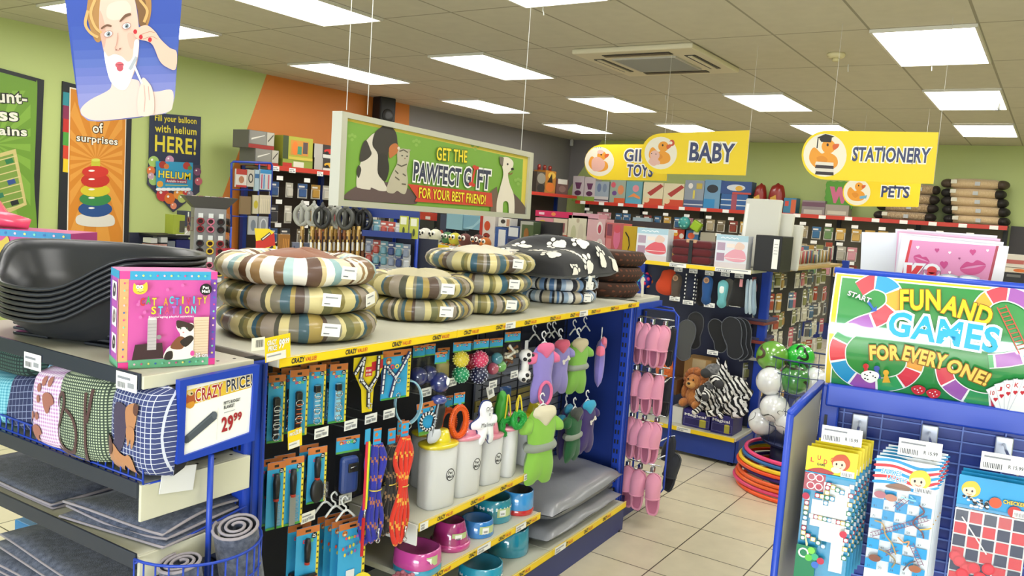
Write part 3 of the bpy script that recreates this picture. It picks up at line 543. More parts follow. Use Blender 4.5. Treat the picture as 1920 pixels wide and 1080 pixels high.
for z, r in ((.765, .0035), (.70, .0025), (.60, .003)): s.wire([(x, y_-.005, z) for x, y_, _ in rim], r, BLUE)
s.wire([(-2.435, -.005, .80), (-2.745, -.005, .755)], .003, BLUE)
for i in range(0, 17): x, y_, _ = rim[i]; s.wire([(x, y_-.005, .765), (x, y_-.005, .60), (-2.59, -.01, .595)], .0022, BLUE)
s.build('side_basket', nc)
p0 = gpl(405, 770, -.045); t = thing('price_sign', 'blue framed CRAZY PRICE sign for a 29.99 pet blanket on a rod', 'sign', p0, GA)
f2 = pm(p0, GA); o = [(335, 712), (481, 668), (471, 815), (329, 869)]; i_ = [(345, 720), (473, 690), (465, 805), (342, 855)]
i_ = [(347, 723), (474, 699), (467, 810), (342, 854)]; o = [(335, 713), (484, 683), (474, 825), (329, 870)]
for k in range(4): a, b, c, d = (f2(*q) for q in (o[k], o[(k+1) % 4], i_[(k+1) % 4], i_[k])); MB().prism([a, b, c, d], -.006, .01, BLUE).build('frame_rail', t)
s = Sign().set(p0, GA); plate(s, i_, .004, PAPER); s.P([(347, 733), (473, 701), (471, 726), (346, 763)], 'dcb83a')
s.B([(350, 742), (358, 733), (366, 738), (367, 752), (360, 762), (350, 760)], 'a8542c'); s.O(357, 737, 6, 5, 'd8c08a'); s.O(359, 738, 2, 2, '1c2a20'); s.B([(346, 760), (362, 752), (364, 760), (356, 766)], 'd0902c')
s.Tx('CRAZY', (366, 742), (417, 730), 24, 'a0242c', out='f2ead8', ow=.05); s.Tx('PRICE!', (424, 724), (472, 712), 22, '252c44', out='f2ead8', ow=.05)
s.Tx("PET'S BUDGET", (419, 756), (450, 748), 6, '34373c', bold=.03); s.Tx('BLANKET', (419, 764), (439, 759), 6, '34373c', bold=.03); s.Ln([(419, 774), (440, 768)], 1.5, 'a8aab0')
s.Tx('29', (415, 797), (436, 791), 27, 'a0242c', bold=.04); s.Tx('99', (437, 782), (452, 779), 15, 'a0242c', bold=.04); s.Ln([(408, 765), (405, 825)], .8, 'd8d8d4')
s.P([(345, 818), (398, 771), (406, 776), (405, 785), (352, 830), (345, 826)], '4a525c'); s.O(348, 824, 5, 7, '3a414a'); s.Ln([(352, 816), (400, 774)], 2, '5d6670'); s.O(401, 778, 5, 7, '5a626c')
s.done('sign_card', t)
a = f2(398, 852); MB().tube([(a[0], .004, a[1]), (a[0], .004, .60-p0.z)], .007, BLUE, 8).build('stand_rod', t)
s = MB().box((0, 0, 0), (.09, .002, .06), mat('e8e8ea')); s.build('paper_note', label='blank white card hanging from the middle end shelf edge', cat='card', loc=gpl(334, 898, -.012), rot=(0, rad(8), GA))
# ---------------------------------------------------------------- goods on the near end cap
def bed_shell(s, m):     # nested plastic pet bed: oval tub whose rim dips at the front
    n = 48; prof = []
    vs = []; fs = []; K = [(0, 0, 0), (.60, 0, 0), (.72, .012, .12), (.80, .06, .45), (.88, .12, .8), (.93, 0, 1), (.985, .004, 1), (.99, -.006, 1), (.945, -.010, .97), (.90, -.02, .8), (.81, -.02, .42)]
    def rim(a): d = (a+.32+pi) % (2*pi)-pi; return .15-.098*math.exp(-(abs(d)/.85)**4)
    for k, dz, hf in K:
        for j in range(n):
            a = 2*pi*j/n; h = rim(a); zz = h*hf+(dz if hf in (1,) else 0); vs.append((.30*k*sin(a), -.20*k*cos(a), max(.0, zz)))
    N = len(K)
    for i in range(N-1):
        for j in range(n): fs.append((i*n+j, i*n+(j+1) % n, (i+1)*n+(j+1) % n, (i+1)*n+j))
    return s.add(vs, fs, m, True)
PL = mat('23262b', .32)
pw = thing('pet_bed', 'x', 'pet bed', group='stacked black plastic pet beds'); 
bm = MB(); bed_shell(bm, PL); bm.build('tub', pw)
for x, y_ in ((-.12, -.1), (.12, -.1), (-.12, .1), (.12, .1)): MB().box((x, y_, -.003), (.12, .03, .008), PL, .003).build('foot_rail', pw)
for i in range(7):
    lab = 'black plastic oval pet bed, %s of the stack' % ('bottom' if i == 0 else 'top' if i == 6 else NTH[i]+' from the bottom')
    loc = gl(-2.535, .475, 1.186+.0135*i)
    if i == 0: pw.location = loc; pw.rotation_euler = (0, 0, GA+rad(-77)); pw['label'] = lab
    else: dup(pw, loc, label=lab)
def catbox(name_label, loc, rz, W, D, H, art=True):
    t = thing('cat_toy_box', name_label, 'box', loc, rz); s = MB(); PK = mat('cf58a6', .35)
    s.box((0, D/2, H/2), (W, D, H), PK); x0, x1 = -W/2, W/2; s.at(0, -.0004, 0)
    s.rect(x0, H*.91, x1, H, '3aa0cc'); s.rect(x0, 0, x1, H*.09, '69b48a'); s.rect(x1-W*.07, H*.05, x1, H*.93, '7a4ab0'); s.rect(x0, H*.08, x0+W*.09, H*.93, 'e8a878'); s.rect(x0, H*.92, x0+W*.1, H, 'd84a9a'); s.rect(x1-W*.07, H*.92, x1, H, 'd84a9a'); s.rect(x0, 0, x0+W*.1, H*.07, 'd83a8a'); s.rect(x1-W*.07, 0, x1, H*.07, 'd83a8a')
    cs = ('f0c0d0', 'f2e27a', '7ad0b0', 'd04a8a', '3a6ab0')
    for i in range(11):
        x = x0+W*(.16+.07*i); s.oval(x, H*.955, W*.012, W*.012, cs[i % 4], 6); s.oval(x, H*.045, W*.012, W*.012, cs[(i*3) % 5], 6); z = H*(.13+.075*i); s.oval(x0+W*.045, z, W*.01, W*.012, cs[(i+3) % 5], 6); s.oval(x1-W*.035, z, W*.012, W*.012, cs[(i+1) % 5], 6)
    for i in range(9): s.oval(x0+W*R.uniform(.15, .9), H*R.uniform(.5, .88), W*.02, W*.02, 'd46ab0', 5)
    for i, (ch, c) in enumerate(zip('CAT ACTIVITY', ('d8343a', '4ab05a', 'e8c83a', '', 'e89a3a', '5ac0d8', '4a8ad0', 'e8c83a', 'd83a6a', '5ab0d8', 'e0943a', 'd8c83a'))):
        if c: s.text(ch, x0+W*(.22+.058*i), H*(.70+.008*((i % 2)*2-1)), H*.078, c, w=W*(.014 if ch == 'I' else .042), out='2a2430', ow=.02, bold=.03)
    for i, (ch, c) in enumerate(zip('STATION', ('e8c83a', '58c0d8', 'd84a7a', 'b06ad0', '4a9ad0', 'e8d04a', '6ac8d8'))): s.text(ch, x0+W*(.33+.068*i), H*.605, H*.08, c, w=W*(.016 if ch == 'I' else .048), out='2a2430', ow=.02, bold=.03)
    s.text('Encouraging playful activities', 0.01*W, H*.535, H*.026, 'f4eef2', w=W*.46, bold=.015)
    # yellow cat face, brand disc, scratching post, kitten
    cx, cz, r = x0+W*.19, H*.83, W*.07
    s.blob([(cx-r, cz-r*.3), (cx-r*.9, cz+r*.8), (cx-r*.5, cz+r*.5), (cx+r*.4, cz+r*.6), (cx+r*.9, cz+r*.95), (cx+r, cz-r*.2), (cx+r*.4, cz-r*.8), (cx-r*.5, cz-r*.8)], 'e0c23a')
    for a in (-.35, .15): s.oval(cx+r*a, cz+r*.25, r*.26, r*.3, 'f6f4ea'); s.oval(cx+r*a, cz+r*.22, r*.09, r*.1, '1c1c20')
    s.oval(cx, cz-r*.3, r*.5, r*.3, 'f0dc7a'); s.line([(cx-r*.4, cz-r*.4), (cx, cz-r*.55), (cx+r*.5, cz-r*.35)], r*.08, '6a4a20')
    petmall(s, x0+W*.86, H*.82, W*.065)
    s.poly([(x0+W*.12, H*.1), (x0+W*.15, H*.26), (x0+W*.42, H*.27), (x0+W*.44, H*.11)], '3a2228'); s.rect(x0+W*.27, H*.2, x0+W*.36, H*.52, 'b9b2b4'); s.oval(x0+W*.315, H*.52, W*.045, H*.012, 'd4cdd0'); s.oval(x0+W*.385, H*.33, W*.025, W*.025, '8d8688')
    for i in range(8): s.line([(x0+W*.272, H*(.22+.035*i)), (x0+W*.358, H*(.224+.035*i))], H*.004, '9a9396')
    s.rect(x0+W*.74, H*.11, x0+W*.90, H*.53, 'dcc4a8')
    for i in range(14): s.line([(x0+W*.742, H*(.13+.028*i)), (x0+W*.898, H*(.132+.028*i))], H*.003, 'b89c80')
    s.blob([(x0+W*a, H*b) for a, b in ((.45, .1), (.46, .2), (.53, .26), (.60, .34), (.56, .42), (.56, .50), (.62, .46), (.72, .47), (.74, .40), (.74, .2), (.72, .1))], 'ece2da'); s.blob([(x0+W*a, H*b) for a, b in ((.56, .5), (.57, .42), (.64, .43), (.70, .38), (.74, .44), (.66, .48))], '3a2a26'); s.blob([(x0+W*a, H*b) for a, b in ((.50, .22), (.58, .33), (.66, .3), (.62, .2))], '7a4a30'); s.blob([(x0+W*a, H*b) for a, b in ((.60, .28), (.70, .34), (.74, .3), (.66, .22))], '2c2220'); s.blob([(x0+W*a, H*b) for a, b in ((.44, .1), (.46, .17), (.52, .18), (.52, .1))], '2c2220')
    for a in (.60, .665): s.oval(x0+W*a, H*.415, W*.009, W*.009, '4a6a5a')
    s.oval(x0+W*.63, H*.375, W*.01, W*.007, 'd07a80'); s.oval(x0+W*.73, H*.15, W*.022, W*.03, 'd84a9a'); s.text('25 cm', x0+W*.83, H*.125, H*.045, 'f6f2f4', w=W*.13, out='4a2a44', ow=.03)
    # left side with three picture panels
    s.T = Mx.Translation((-W/2, D, 0)) @ Mx.Rotation(rad(-90), 4, 'Z'); s.at(0, -.0004, 0); s.rect(0, 0, D, H, 'b95ab8'); s.rect(0, H*.92, D, H, '3aa0cc'); s.rect(0, 0, D, H*.08, '69b48a'); s.rect(0, H*.08, D*.15, H*.92, '7a4ab0'); s.rect(D*.93, H*.08, D, H*.92, 'e8a878')
    for i, c in enumerate(('3a3438', '8a7f7c', '4a4450')): z = H*(.15+.27*i); s.rect(D*.28, z, D*.82, z+H*.19, 'f2eef2'); s.blob([(D*.4, z+H*.03), (D*.38, z+H*.1), (D*.5, z+H*.17), (D*.7, z+H*.14), (D*.66, z+H*.05)], c); s.oval(D*.56, z+H*.1, D*.06, D*.05, 'd8c8c0')
    s.build('carton', t); return t
catbox('pink cat activity station box standing in front of the black pet beds', gl(-2.64, .042, 1.179), GA+rad(-22.4), .212, .095, .222)
s = MB(); W, D, H = .42, .16, .25; s.box((0, D/2, H/2), (W, D, H), mat('b8408c', .35)); s.at(0, -.0004, 0); s.rect(-W/2, H*.92, W/2, H, '3a8fc0'); s.rect(-W/2, 0, W/2, H*.07, '4a9a72')
for i in range(14): s.oval(-W/2+W*(.04+.07*i), H*.96, .004, .004, ('f0c0d0', 'f2e27a', '7ad0b0', '3a6ab0')[i % 4], 6)
s.blob([(-.05, .19), (-.045, .225), (-.03, .215), (0, .215), (.02, .23), (.025, .2), (0, .175), (-.03, .175)], 'c8b040'); s.rect(-W/2, H*.1, W/2, H*.26, '3c2030')
q = GO+GX*-2.42; s.build('cat_toy_box', label='large pink cat toy box behind the black pet beds at the left edge', cat='box', loc=gl(-2.52, 1.02, 1.179), rz=GA+rad(-58))
s = MB(); puff(s, [(-.13, 0), (.12, 0), (.13, .03), (.05, .05), (.02, .09), (-.06, .075), (-.14, .04)], .09, mat('d8506c', .25, 0, 'wrap')); s.line([(-.1, .03), (.0, .07)], .01, 'f0d8dc'); s.build('plastic_bag', label='crumpled pink plastic bag on top of the large cat toy box', cat='bag', loc=gl(-2.50, 1.13, 1.43), rz=GA+rad(-58))
# checked pet cushions on the middle shelf
def decal(s, pts, m, q, up=.003):      # a cloth patch following the cushion's swell
    N = len(pts); c = (sum(p[0] for p in pts)/N, sum(p[1] for p in pts)/N); vs = [(p[0], -q(*p)-up, p[1]) for p in pts]+[((p[0]+c[0])/2, -q((p[0]+c[0])/2, (p[1]+c[1])/2)-up, (p[1]+c[1])/2) for p in pts]+[(c[0], -q(*c)-up, c[1])]
    return s.add(vs, [(i, (i+1) % N, N+(i+1) % N, N+i) for i in range(N)]+[(N+i, N+(i+1) % N, 2*N) for i in range(N)], m)
def cushion(label, loc, rz, w_, h, t_, m, deco=None, back=None, lean=0):
    t = thing('pet_cushion', label, 'cushion', loc, rot=(rad(-lean), 0, rz)); s = MB().cushion(w_, h, t_, m, 14, 5)
    if back: k = len(s.f)//2; i = s.mi(back); s.m = s.m[:k]+[i]*(len(s.f)-k)
    s.v = [v+V((0, 0, h/2)) for v in s.v]
    q = lambda x, z: t_/2*max(0, (1-min(1, abs(2*x/w_))**5)*(1-min(1, abs(2*(z-h/2)/h))**5))**.5
    if deco: deco(s, q)
    s.build('cover', t)
    return t
def ribbon(d, pts, w_, m, q, n=6, up=.003):
    P = spl(pts, n, False); L = []
    for i, p in enumerate(P):
        a, b = V(P[max(0, i-1)]), V(P[min(len(P)-1, i+1)]); t = (b-a).normalized(); o = V((-t.y, t.x))*w_/2; L.append((V(p)+o, V(p)-o))
    vs = [(p.x, -q(p.x, p.y)-up, p.y) for ab in L for p in ab]; d.add(vs, [(2*i, 2*i+1, 2*i+3, 2*i+2) for i in range(len(L)-1)], m)
BR = mat('9a5f50', .8, 0, 'fabric')
def paws(d, q):
    for cx, cz, k in ((.012, .135, 1), (-.035, .05, .85)):
        decal(d, [(cx+k*a, cz+k*b) for a, b in spl([(.0, -.035), (-.012, -.02), (-.018, .004), (-.002, .016), (.022, .012), (.03, -.006), (.016, -.014), (.010, -.03)], 3)], BR, q)
        for a, b, r in ((-.036, -.006, .9), (-.034, .022, 1), (-.018, .04, 1.1), (.006, .042, 1.1)): decal(d, [(cx+k*(a+x), cz+k*(b+y_)) for x, y_ in circ(0, 0, .008*r, .011*r, 10)], BR, q)
    return 'paw_print'
def leash(d, q):
    m = mat('4a2d2c', .8, 0, 'fabric')
    for p in ([(-.075, .13), (-.065, .155), (-.05, .165), (-.045, .14), (-.06, .10), (-.07, .07), (-.05, .035), (-.015, .03), (.0, .07), (-.012, .11), (-.04, .13)], [(-.07, .035), (-.03, .015), (.01, .01), (.03, .03), (.032, .07), (.03, .12), (.03, .18)], [(.05, .19), (.045, .15), (.035, .11)]): ribbon(d, p, .009, m, q)
    return 'leash_print'
def hound(d, q):
    t1, t2 = mat('b07a50', .8, 0, 'fabric'), mat('3a2f4a', .8, 0, 'fabric'); t3 = mat('5a3428', .8, 0, 'fabric')
    B = lambda pts, m, up: decal(d, spl(pts, 4), m, q, up)
    B([(-.04, .17), (-.045, .12), (-.04, .07), (-.06, .06), (-.05, .05), (-.02, .06), (.0, .1), (.005, .16)], t2, .003); B([(.0, .165), (.03, .18), (.04, .165), (.035, .13), (.02, .1), (.005, .12)], t1, .004); B([(.005, .12), (.012, .08), (.02, .1), (.025, .075), (.035, .1), (.03, .125)], t1, .005); B([(.03, .18), (.045, .175), (.042, .155), (.03, .16)], t3, .006)
    B([(-.07, .065), (-.045, .075), (-.02, .06), (.0, .055), (.015, .06), (.03, .045), (.03, .015), (.02, .01), (.012, .03), (.0, .035), (-.02, .015), (-.04, .01), (-.065, .02)], t1, .005); B([(-.075, .09), (-.05, .085), (-.045, .06), (-.06, .045), (-.075, .06)], t3, .006); B([(-.07, .02), (-.05, .015), (-.05, -.005), (-.06, -.005)], t3, .006)
    return 'hound_print'
rz_ = GA-rad(90)
cushion('pink gingham cushion with brown paw prints on the middle end shelf', gl(-2.70, .345, .934), rz_, .17, .205, .11, mat('e8dcea', .9, 0, 'gingham', 'b88ab8|110|.5|4'), paws)
cushion('green checked cushion with a brown leash picture on the middle end shelf', gl(-2.70, .205, .934), rz_+rad(5), .20, .225, .12, mat('b8c4a4', .9, 0, 'plaid', '3c4a40|150|.45|2'), leash)
cushion('navy plaid cushion with a brown hound picture beside the price sign', gl(-2.675, .045, .934), rz_, .185, .222, .125, mat('3a4372', .9, 0, 'plaid', 'c4c8d8|85|.14|0'), hound, BLACK)
cushion('pale blue cushion standing behind the pink paw print cushion', gl(-2.62, .50, .936), rz_+rad(6), .15, .2, .09, mat('8fb8cc', .9, 0, 'gingham', '6a98b8|120|.5|0'))
cushion('navy plaid cushion leaning left of the pink paw print cushion', gl(-2.68, .525, .934), rz_, .17, .155, .11, mat('2c3458', .9, 0, 'plaid', '8a94b4|60|.1|12'), None, None, 10)
cushion('turquoise checked cushion at the left end of the middle shelf', gl(-2.685, .66, .934), rz_, .19, .14, .11, mat('8ccbd8', .9, 0, 'gingham', '4a9ab0|130|.5|5'), None, None, 8)
cushion('dark green checked cushion lying above the turquoise one', gl(-2.66, .62, 1.075), rz_, .24, .075, .12, mat('3c5a50', .9, 0, 'plaid', '1c2c2a|110|.4|0'))
cushion('dark patterned folded cushion lying behind the price sign', gl(-2.50, .10, .934), GA, .16, .05, .12, mat('22243a', .9, 0, 'plaid', '8088a0|60|.1|0'))
# grey felt blankets
FELT = mat('3a4256', .95, 0, 'felt', '6a7084'); HEM = mat('9a9298', .9, 0, 'fabric')
def folded(label, loc, rz, W, D, th, layers, kind='blanket', sag=.012, seed=1):
    r = random.Random(seed); t = thing('folded_blanket', label, 'blanket', loc, rz); s = MB(); hm = MB()
    for L in range(layers):
        z0 = th*L; nx, ny = 14, 8; ph = r.uniform(0, 6); w0, d0 = W*(1-.03*L*r.random()), D*(1-.04*L*r.random()); dx = r.uniform(-.01, .01)
        top = []
        for i in range(nx+1):
            for j in range(ny+1):
                x = dx+w0*(i/nx-.5); y_ = d0*(j/ny-.5); e = min(i, nx-i, j, ny-j); z = z0+th*(.95 if e else .5)+sag*sin(x*14+ph)*cos(y_*11+ph)*(.4 if e else .6)*(L > 0); top.append((x, y_, max(z, .004)))
        bot = [(x, y_, max(0, z-th*(.95 if 0 < i_ // (ny+1) < nx and 0 < i_ % (ny+1) < ny else .3))) for i_, (x, y_, z) in enumerate(top)]; n = len(top); fs = []
        for i in range(nx):
            for j in range(ny): a = i*(ny+1)+j; q = [a, a+ny+1, a+ny+2, a+1]; fs.append(q); fs.append([n+k for k in q[::-1]])
        edge = [j for j in range(ny+1)]+[i*(ny+1)+ny for i in range(1, nx+1)]+[nx*(ny+1)+j for j in range(ny-1, -1, -1)]+[i*(ny+1) for i in range(nx-1, 0, -1)]
        for k in range(len(edge)): a, b = edge[k], edge[(k+1) % len(edge)]; fs.append([a, b, n+b, n+a])
        s.add(top+bot, fs, FELT, True); hm.tube([(top[k][0], top[k][1], top[k][2]-th*.15) for k in edge], .0035, HEM, 5, True)
    s.build('cloth', t); hm.build('stitched_hem', t); return t
folded('grey felt blanket folded at the front corner of the lower end shelf', gl(-2.565, .17, .769), GA+rad(8), .27, .34, .016, 3, sag=.02, seed=4)
folded('grey felt blanket spread flat along the back of the lower end shelf', gl(-2.58, .61, .769), GA, .28, .46, .011, 2, sag=.004, seed=5)
folded('grey felt blanket topmost in the pile on the bottom end shelf', gl(-2.57, .33, .592), GA-rad(4), .31, .66, .02, 2, sag=.006, seed=6)
folded('grey felt blanket under the topmost one on the bottom end shelf', gl(-2.57, .38, .521), GA+rad(2), .31, .66, .022, 3, sag=.004, seed=7)
s = MB().box((0, 0, .03), (.1, .12, .06), mat('2f7fb4', .4), .004); s.build('box', label='small blue box at the back left of the bottom end shelf', cat='box', loc=gl(-2.52, .775, .523), rz=GA)
def roll(label, loc, rot, L, r):
    t = thing('rolled_blanket', label, 'blanket', loc, rot=rot); s = MB(); pts = []
    n = 60; vs = []; 
    for i in range(n): a = i*.32; q = r*(.2+.8*i/n); vs += [(-L/2, q*cos(a), q*sin(a)), (L/2, q*cos(a), q*sin(a))]
    s.add(vs, [(2*i, 2*i+1, 2*i+3, 2*i+2) for i in range(n-1)], FELT, True); s.build('cloth', t)
    for k in (-1, 1): MB().tube([(k*L/2, vs[2*i][1], vs[2*i][2]) for i in range(n)], .004, HEM, 5).build('stitched_hem', t)
roll('rolled grey blanket upright in the blue side basket, nearer the post', gl(-2.505, -.075, .70), (0, rad(75), rad(20)), .2, .058); roll('rolled grey blanket leaning in the blue side basket, nearer the shop front', gl(-2.655, -.07, .665), (0, rad(80), rad(-20)), .17, .052)
# ---------------------------------------------------------------- goods on top of the gondola: dog beds
ST1 = ['8a7f4a', 'c9bd86', '2f5668', '6b5e3a', '9a8e80', '4a4a3c', 'd3c58c', '7a7460', '3a5a66', 'a08a4a', '55433a', '8f8c82', 'cbbf8a', '6a6a44']
ST2 = ['e8e2d2', '7a5a3a', 'a8c4c4', 'efeae0', '5a4034', 'c8b68a', 'f2efe6', '8fb0b4', 'd9cdb0', '6a4a30', 'eae4d6', '9a7a4e']
ST3 = ['a9c0dc', 'e8eaee', '2a2c36', 'c4b8a0', '7c9cc8', '23252e', 'd8d4cc', '5f86b8', 'e4e6ea', '30323c']
def bolster(s, cols, RR, r, sq=.8, seed=0, n=14):
    g = random.Random(seed); seq = []; i = 0
    while len(seq) < 108: seq += [mat(cols[i % len(cols)], .55, 0, 'wrap')]*g.choice((1, 1, 2, 2, 3)); i += 1
    seq = seq[:108]; vs = []; fs = []; ms = []; N = 108; ph = g.uniform(0, 6)
    for i in range(N):
        a = 2*pi*i/N; lump = 1+.05*sin(a*7+ph)+.03*sin(a*13+ph); rr = RR*(1+.03*sin(2*a+ph))
        for j in range(n): b = 2*pi*j/n; vs.append(((rr+r*lump*cos(b))*cos(a), (rr+r*lump*cos(b))*sin(a), r*sq+r*sq*lump*sin(b)*.98))
    for i in range(N):
        for j in range(n): q = (i+1) % N; fs.append((i*n+j, q*n+j, q*n+(j+1) % n, i*n+(j+1) % n)); ms.append(seq[i])
    return s.add(vs, fs, ms, True)
def dog_bed(label, loc, rz, RR, r, cols, seed, inner='9a5a3c', group=None, tags=(), sq=.8, puffy=.5):
    t = thing('dog_bed', label, 'dog bed', loc, rz, group); s = MB(); bolster(s, cols, RR, r, sq, seed); s.build('bolster', t)
    s = MB(); m = mat(inner, .85, 0, 'fabric'); H_ = r*sq*(1.75+puffy); s.lathe([(RR*.99*cos(a)*(1 if a < 1.57 else 0), r*.4+(H_-r*.4)*sin(a)**.8) for a in [pi/2*q/10 for q in range(11)]], m, 36, cap=False); s.v = [V((v.x, v.y, r*.5+(v.z-r*.5)*(1+.16*sin(2*math.atan2(v.y, v.x)+seed)*min(1, (v.x**2+v.y**2)**.5/RR*1.5)+.05*sin(5*math.atan2(v.y, v.x))))) for v in s.v]; s.build('inner_cushion', t)
    for a, dz, tl in tags:
        a = rad(a); o = MB().box((0, 0, 0), (.055, .0012, .036), PAPER).at(0, -.0008, 0); o.rect(-.02, .005, .018, .009, '9a9da4'); o.rect(-.022, -.012, -.004, -.009, '6a6d74')
        o.build('price_label', t, loc=((RR+r*1.06)*cos(a), (RR+r*1.06)*sin(a), r*sq*(1+dz)), rot=(0, rad(tl), a+pi/2))
    return t
Z0 = 1.178
def topz(px, w_, py=520): return gp(px, py, w_)[0]
u1 = topz(562, .235)
for i, (lab, cols, inner) in enumerate((('lower olive striped dog bed of the tall stack nearest the cat box', ST1, '7a6a4c'), ('middle olive striped dog bed of the tall stack nearest the cat box', ST1, '7a6a4c'), ('white and brown striped dog bed topping the stack nearest the cat box', ST2, '8d5a42'))):
    dog_bed(lab, gl(u1-.012*(i == 2), .234, Z0+.080*i), GA, .172+.004*(2-i), .058, cols, 11+i, inner, 'striped dog beds on the gondola', ((-118+6*i, .2, 5), (-75, .1, -8)) if i == 1 else ((-112+8*i, .1, 6),), .71, .55 if i == 2 else .2)
u2 = topz(783, .265)
for i, lab in enumerate(('lower olive striped dog bed of the low second stack', 'upper olive striped dog bed with cream cushion on the low second stack')):
    dog_bed(lab, gl(u2, .262, Z0+.08*i), GA, .150, .056, ST1, 21+i, 'd8cfae', 'striped dog beds on the gondola', ((-112, .1, 4),), .72, .6)
u3 = topz(893, .265)
for i, lab in enumerate(('bottom olive striped dog bed of the third stack', 'middle olive striped dog bed of the third stack', 'top olive striped dog bed with puffy cream cushion on the third stack')):
    dog_bed(lab, gl(u3+.01*i, .262, Z0+.08*i), GA, .16+.006*(i == 2), .057, ST1, 31+i, 'efe6d2', 'striped dog beds on the gondola', ((-106, .15, 4),), .68, .75 if i == 2 else .3)
u4 = topz(1042, .25)
for i, lab in enumerate(('bottom blue and black striped dog bed under the paw print blanket', 'middle blue and black striped dog bed under the paw print blanket', 'top blue and black striped dog bed just under the paw print blanket')):
    dog_bed(lab, gl(u4-.01+.012*i, .25, Z0+.056*i), GA, .158, .040, ST3, 41+i, '2b2d36', 'blue striped dog beds', ((-100, .1, 4), (-62, .2, -6)), .72, .2)
# black paw print blanket bed
t = thing('paw_print_dog_bed', 'black dog bed with white paw prints on top of the blue striped beds', 'dog bed', gl(u4-.05, .27, Z0+.125), GA)
s = MB(); m = mat('17171b', .9, 0, 'fabric'); hgt = lambda x, y_: max(0, (1-abs(x/.30)**5))**.5*max(0, (1-abs(y_/.24)**5))**.5*(.10+.05/(1+math.exp(-60*(x+.35*y_-.0)))+.012*sin(x*17+1)*cos(y_*13))
n = 30; vs = []; fs = []
for i in range(n+1):
    for j in range(n+1): x, y_ = .30*(2*i/n-1), .24*(2*j/n-1); vs.append((x, y_, hgt(x, y_)+.02))
k = len(vs); vs += [(v[0]*.97, v[1]*.97, max(0, .02-(v[2]-.02)*.25)) for v in vs]
for i in range(n):
    for j in range(n): a = i*(n+1)+j; q = [a, a+n+1, a+n+2, a+1]; fs.append(q); fs.append([k+c for c in q[::-1]])
s.add(vs, fs, m, True)
g = random.Random(3); W_ = mat('ebe7dc', .9, 0, 'fabric')
def surf(x, y):      # a print runs over the top and down the rounded front
    if y >= -.19: return (x, y, hgt(x, y)+.0228)
    H = hgt(x, 0); q = max(.02, (1-(.19/.24)**5)**.5-(-.19-y)/max(H, .02)); return (x, -.24*(1-q*q)**.2-.003, H*q+.0215)
def paw3(x, y_, a, sc):
    for dx, dy, r in ((0, 0, .024), (.006, -.018, .02), (-.012, -.016, .018), (-.03, .022, .010), (-.010, .036, .011), (.014, .035, .011), (.032, .018, .010)):
        c, d = cos(a), sin(a); cx, cy = x+sc*(dx*c-dy*d), y_+sc*(dx*d+dy*c); pts = [(cx+p, cy+q) for p, q in circ(0, 0, r*sc, r*sc, 9)]
        if max(abs(p[0]) for p in pts) > .285 or max(p[1] for p in pts) > .2: continue
        v = [surf(p, q) for p, q in pts]+[surf(cx, cy)]; s.add(v, [(i, (i+1) % 9, 9) for i in range(9)], W_)
for x, y_ in ((-.22, -.14), (-.08, -.16), (.07, -.13), (.2, -.15), (-.15, -.03), (-.01, -.05), (.13, -.03), (.23, -.02), (-.24, .07), (-.09, .09), (.06, .07), (.2, .09), (-.18, -.25), (-.04, -.245), (.1, -.25), (.23, -.24)): paw3(x, y_, g.uniform(-.6, .6), g.uniform(1.0, 1.2))
s.build('cover', t)
u5 = gp(1143, 520, .2)[0]; BRN = [mat('3a2418', .85, 0, 'dots', '6a3a24|38|.2|0')]
for i, lab in enumerate(('bottom dark brown dotted dog bed at the far end of the gondola', 'middle dark brown dotted dog bed at the far end of the gondola', 'top dark brown dotted dog bed at the far end of the gondola')):
    t = thing('dog_bed', lab, 'dog bed', gl(u5-.03+.03*i, .22, Z0+.078*i), GA, 'brown dotted dog beds'); s = MB(); s.lathe([(.10, 0), (.16, .006), (.185, .04), (.165, .076), (.12, .079), (.06, .07), (0, .068)], BRN[0], 30, pw=2.4); s.build('bolster', t)
    MB().lathe([(0, .0815), (.1, .079), (.115, .074)], mat('4a2f22', .9, 0, 'fabric'), 24).build('inner_cushion', t)
s = MB().box((0, 0, .0), (.035, .0012, .05), PAPER); s.build('swing_tag', label='white paper tag hanging in front of the brown dotted beds', cat='tag', loc=gpl(1106, 528, .0), rot=(0, rad(12), GA))
s = MB(); s.at(0, 0, 0); s.prism(spl([(-.03, .02), (-.01, .03), (.01, .028), (.03, .01), (.012, .008), (.016, -.03), (.02, -.07), (-.014, -.07), (-.012, -.03), (-.03, .005)], 4), 0, .003, mat('dcd8cc', .5)); s.build('plastic_hanger', label='cream plastic clip hanger leaning by the brown dotted beds', cat='hanger', loc=gl(.20, .055, Z0+.075), rz=GA)
t = thing('boxed_toy', 'slim mauve box standing beside the brown dotted dog beds', 'box', gl(.315, .2, Z0), GA); s = MB().box((0, 0, .1), (.06, .09, .2), mat('7a5068', .4)).at(0, -.0455, 0); s.rect(-.028, .1, .028, .19, 'c8c4bc'); s.oval(0, .08, .02, .02, '4a2a38'); s.build('carton', t)
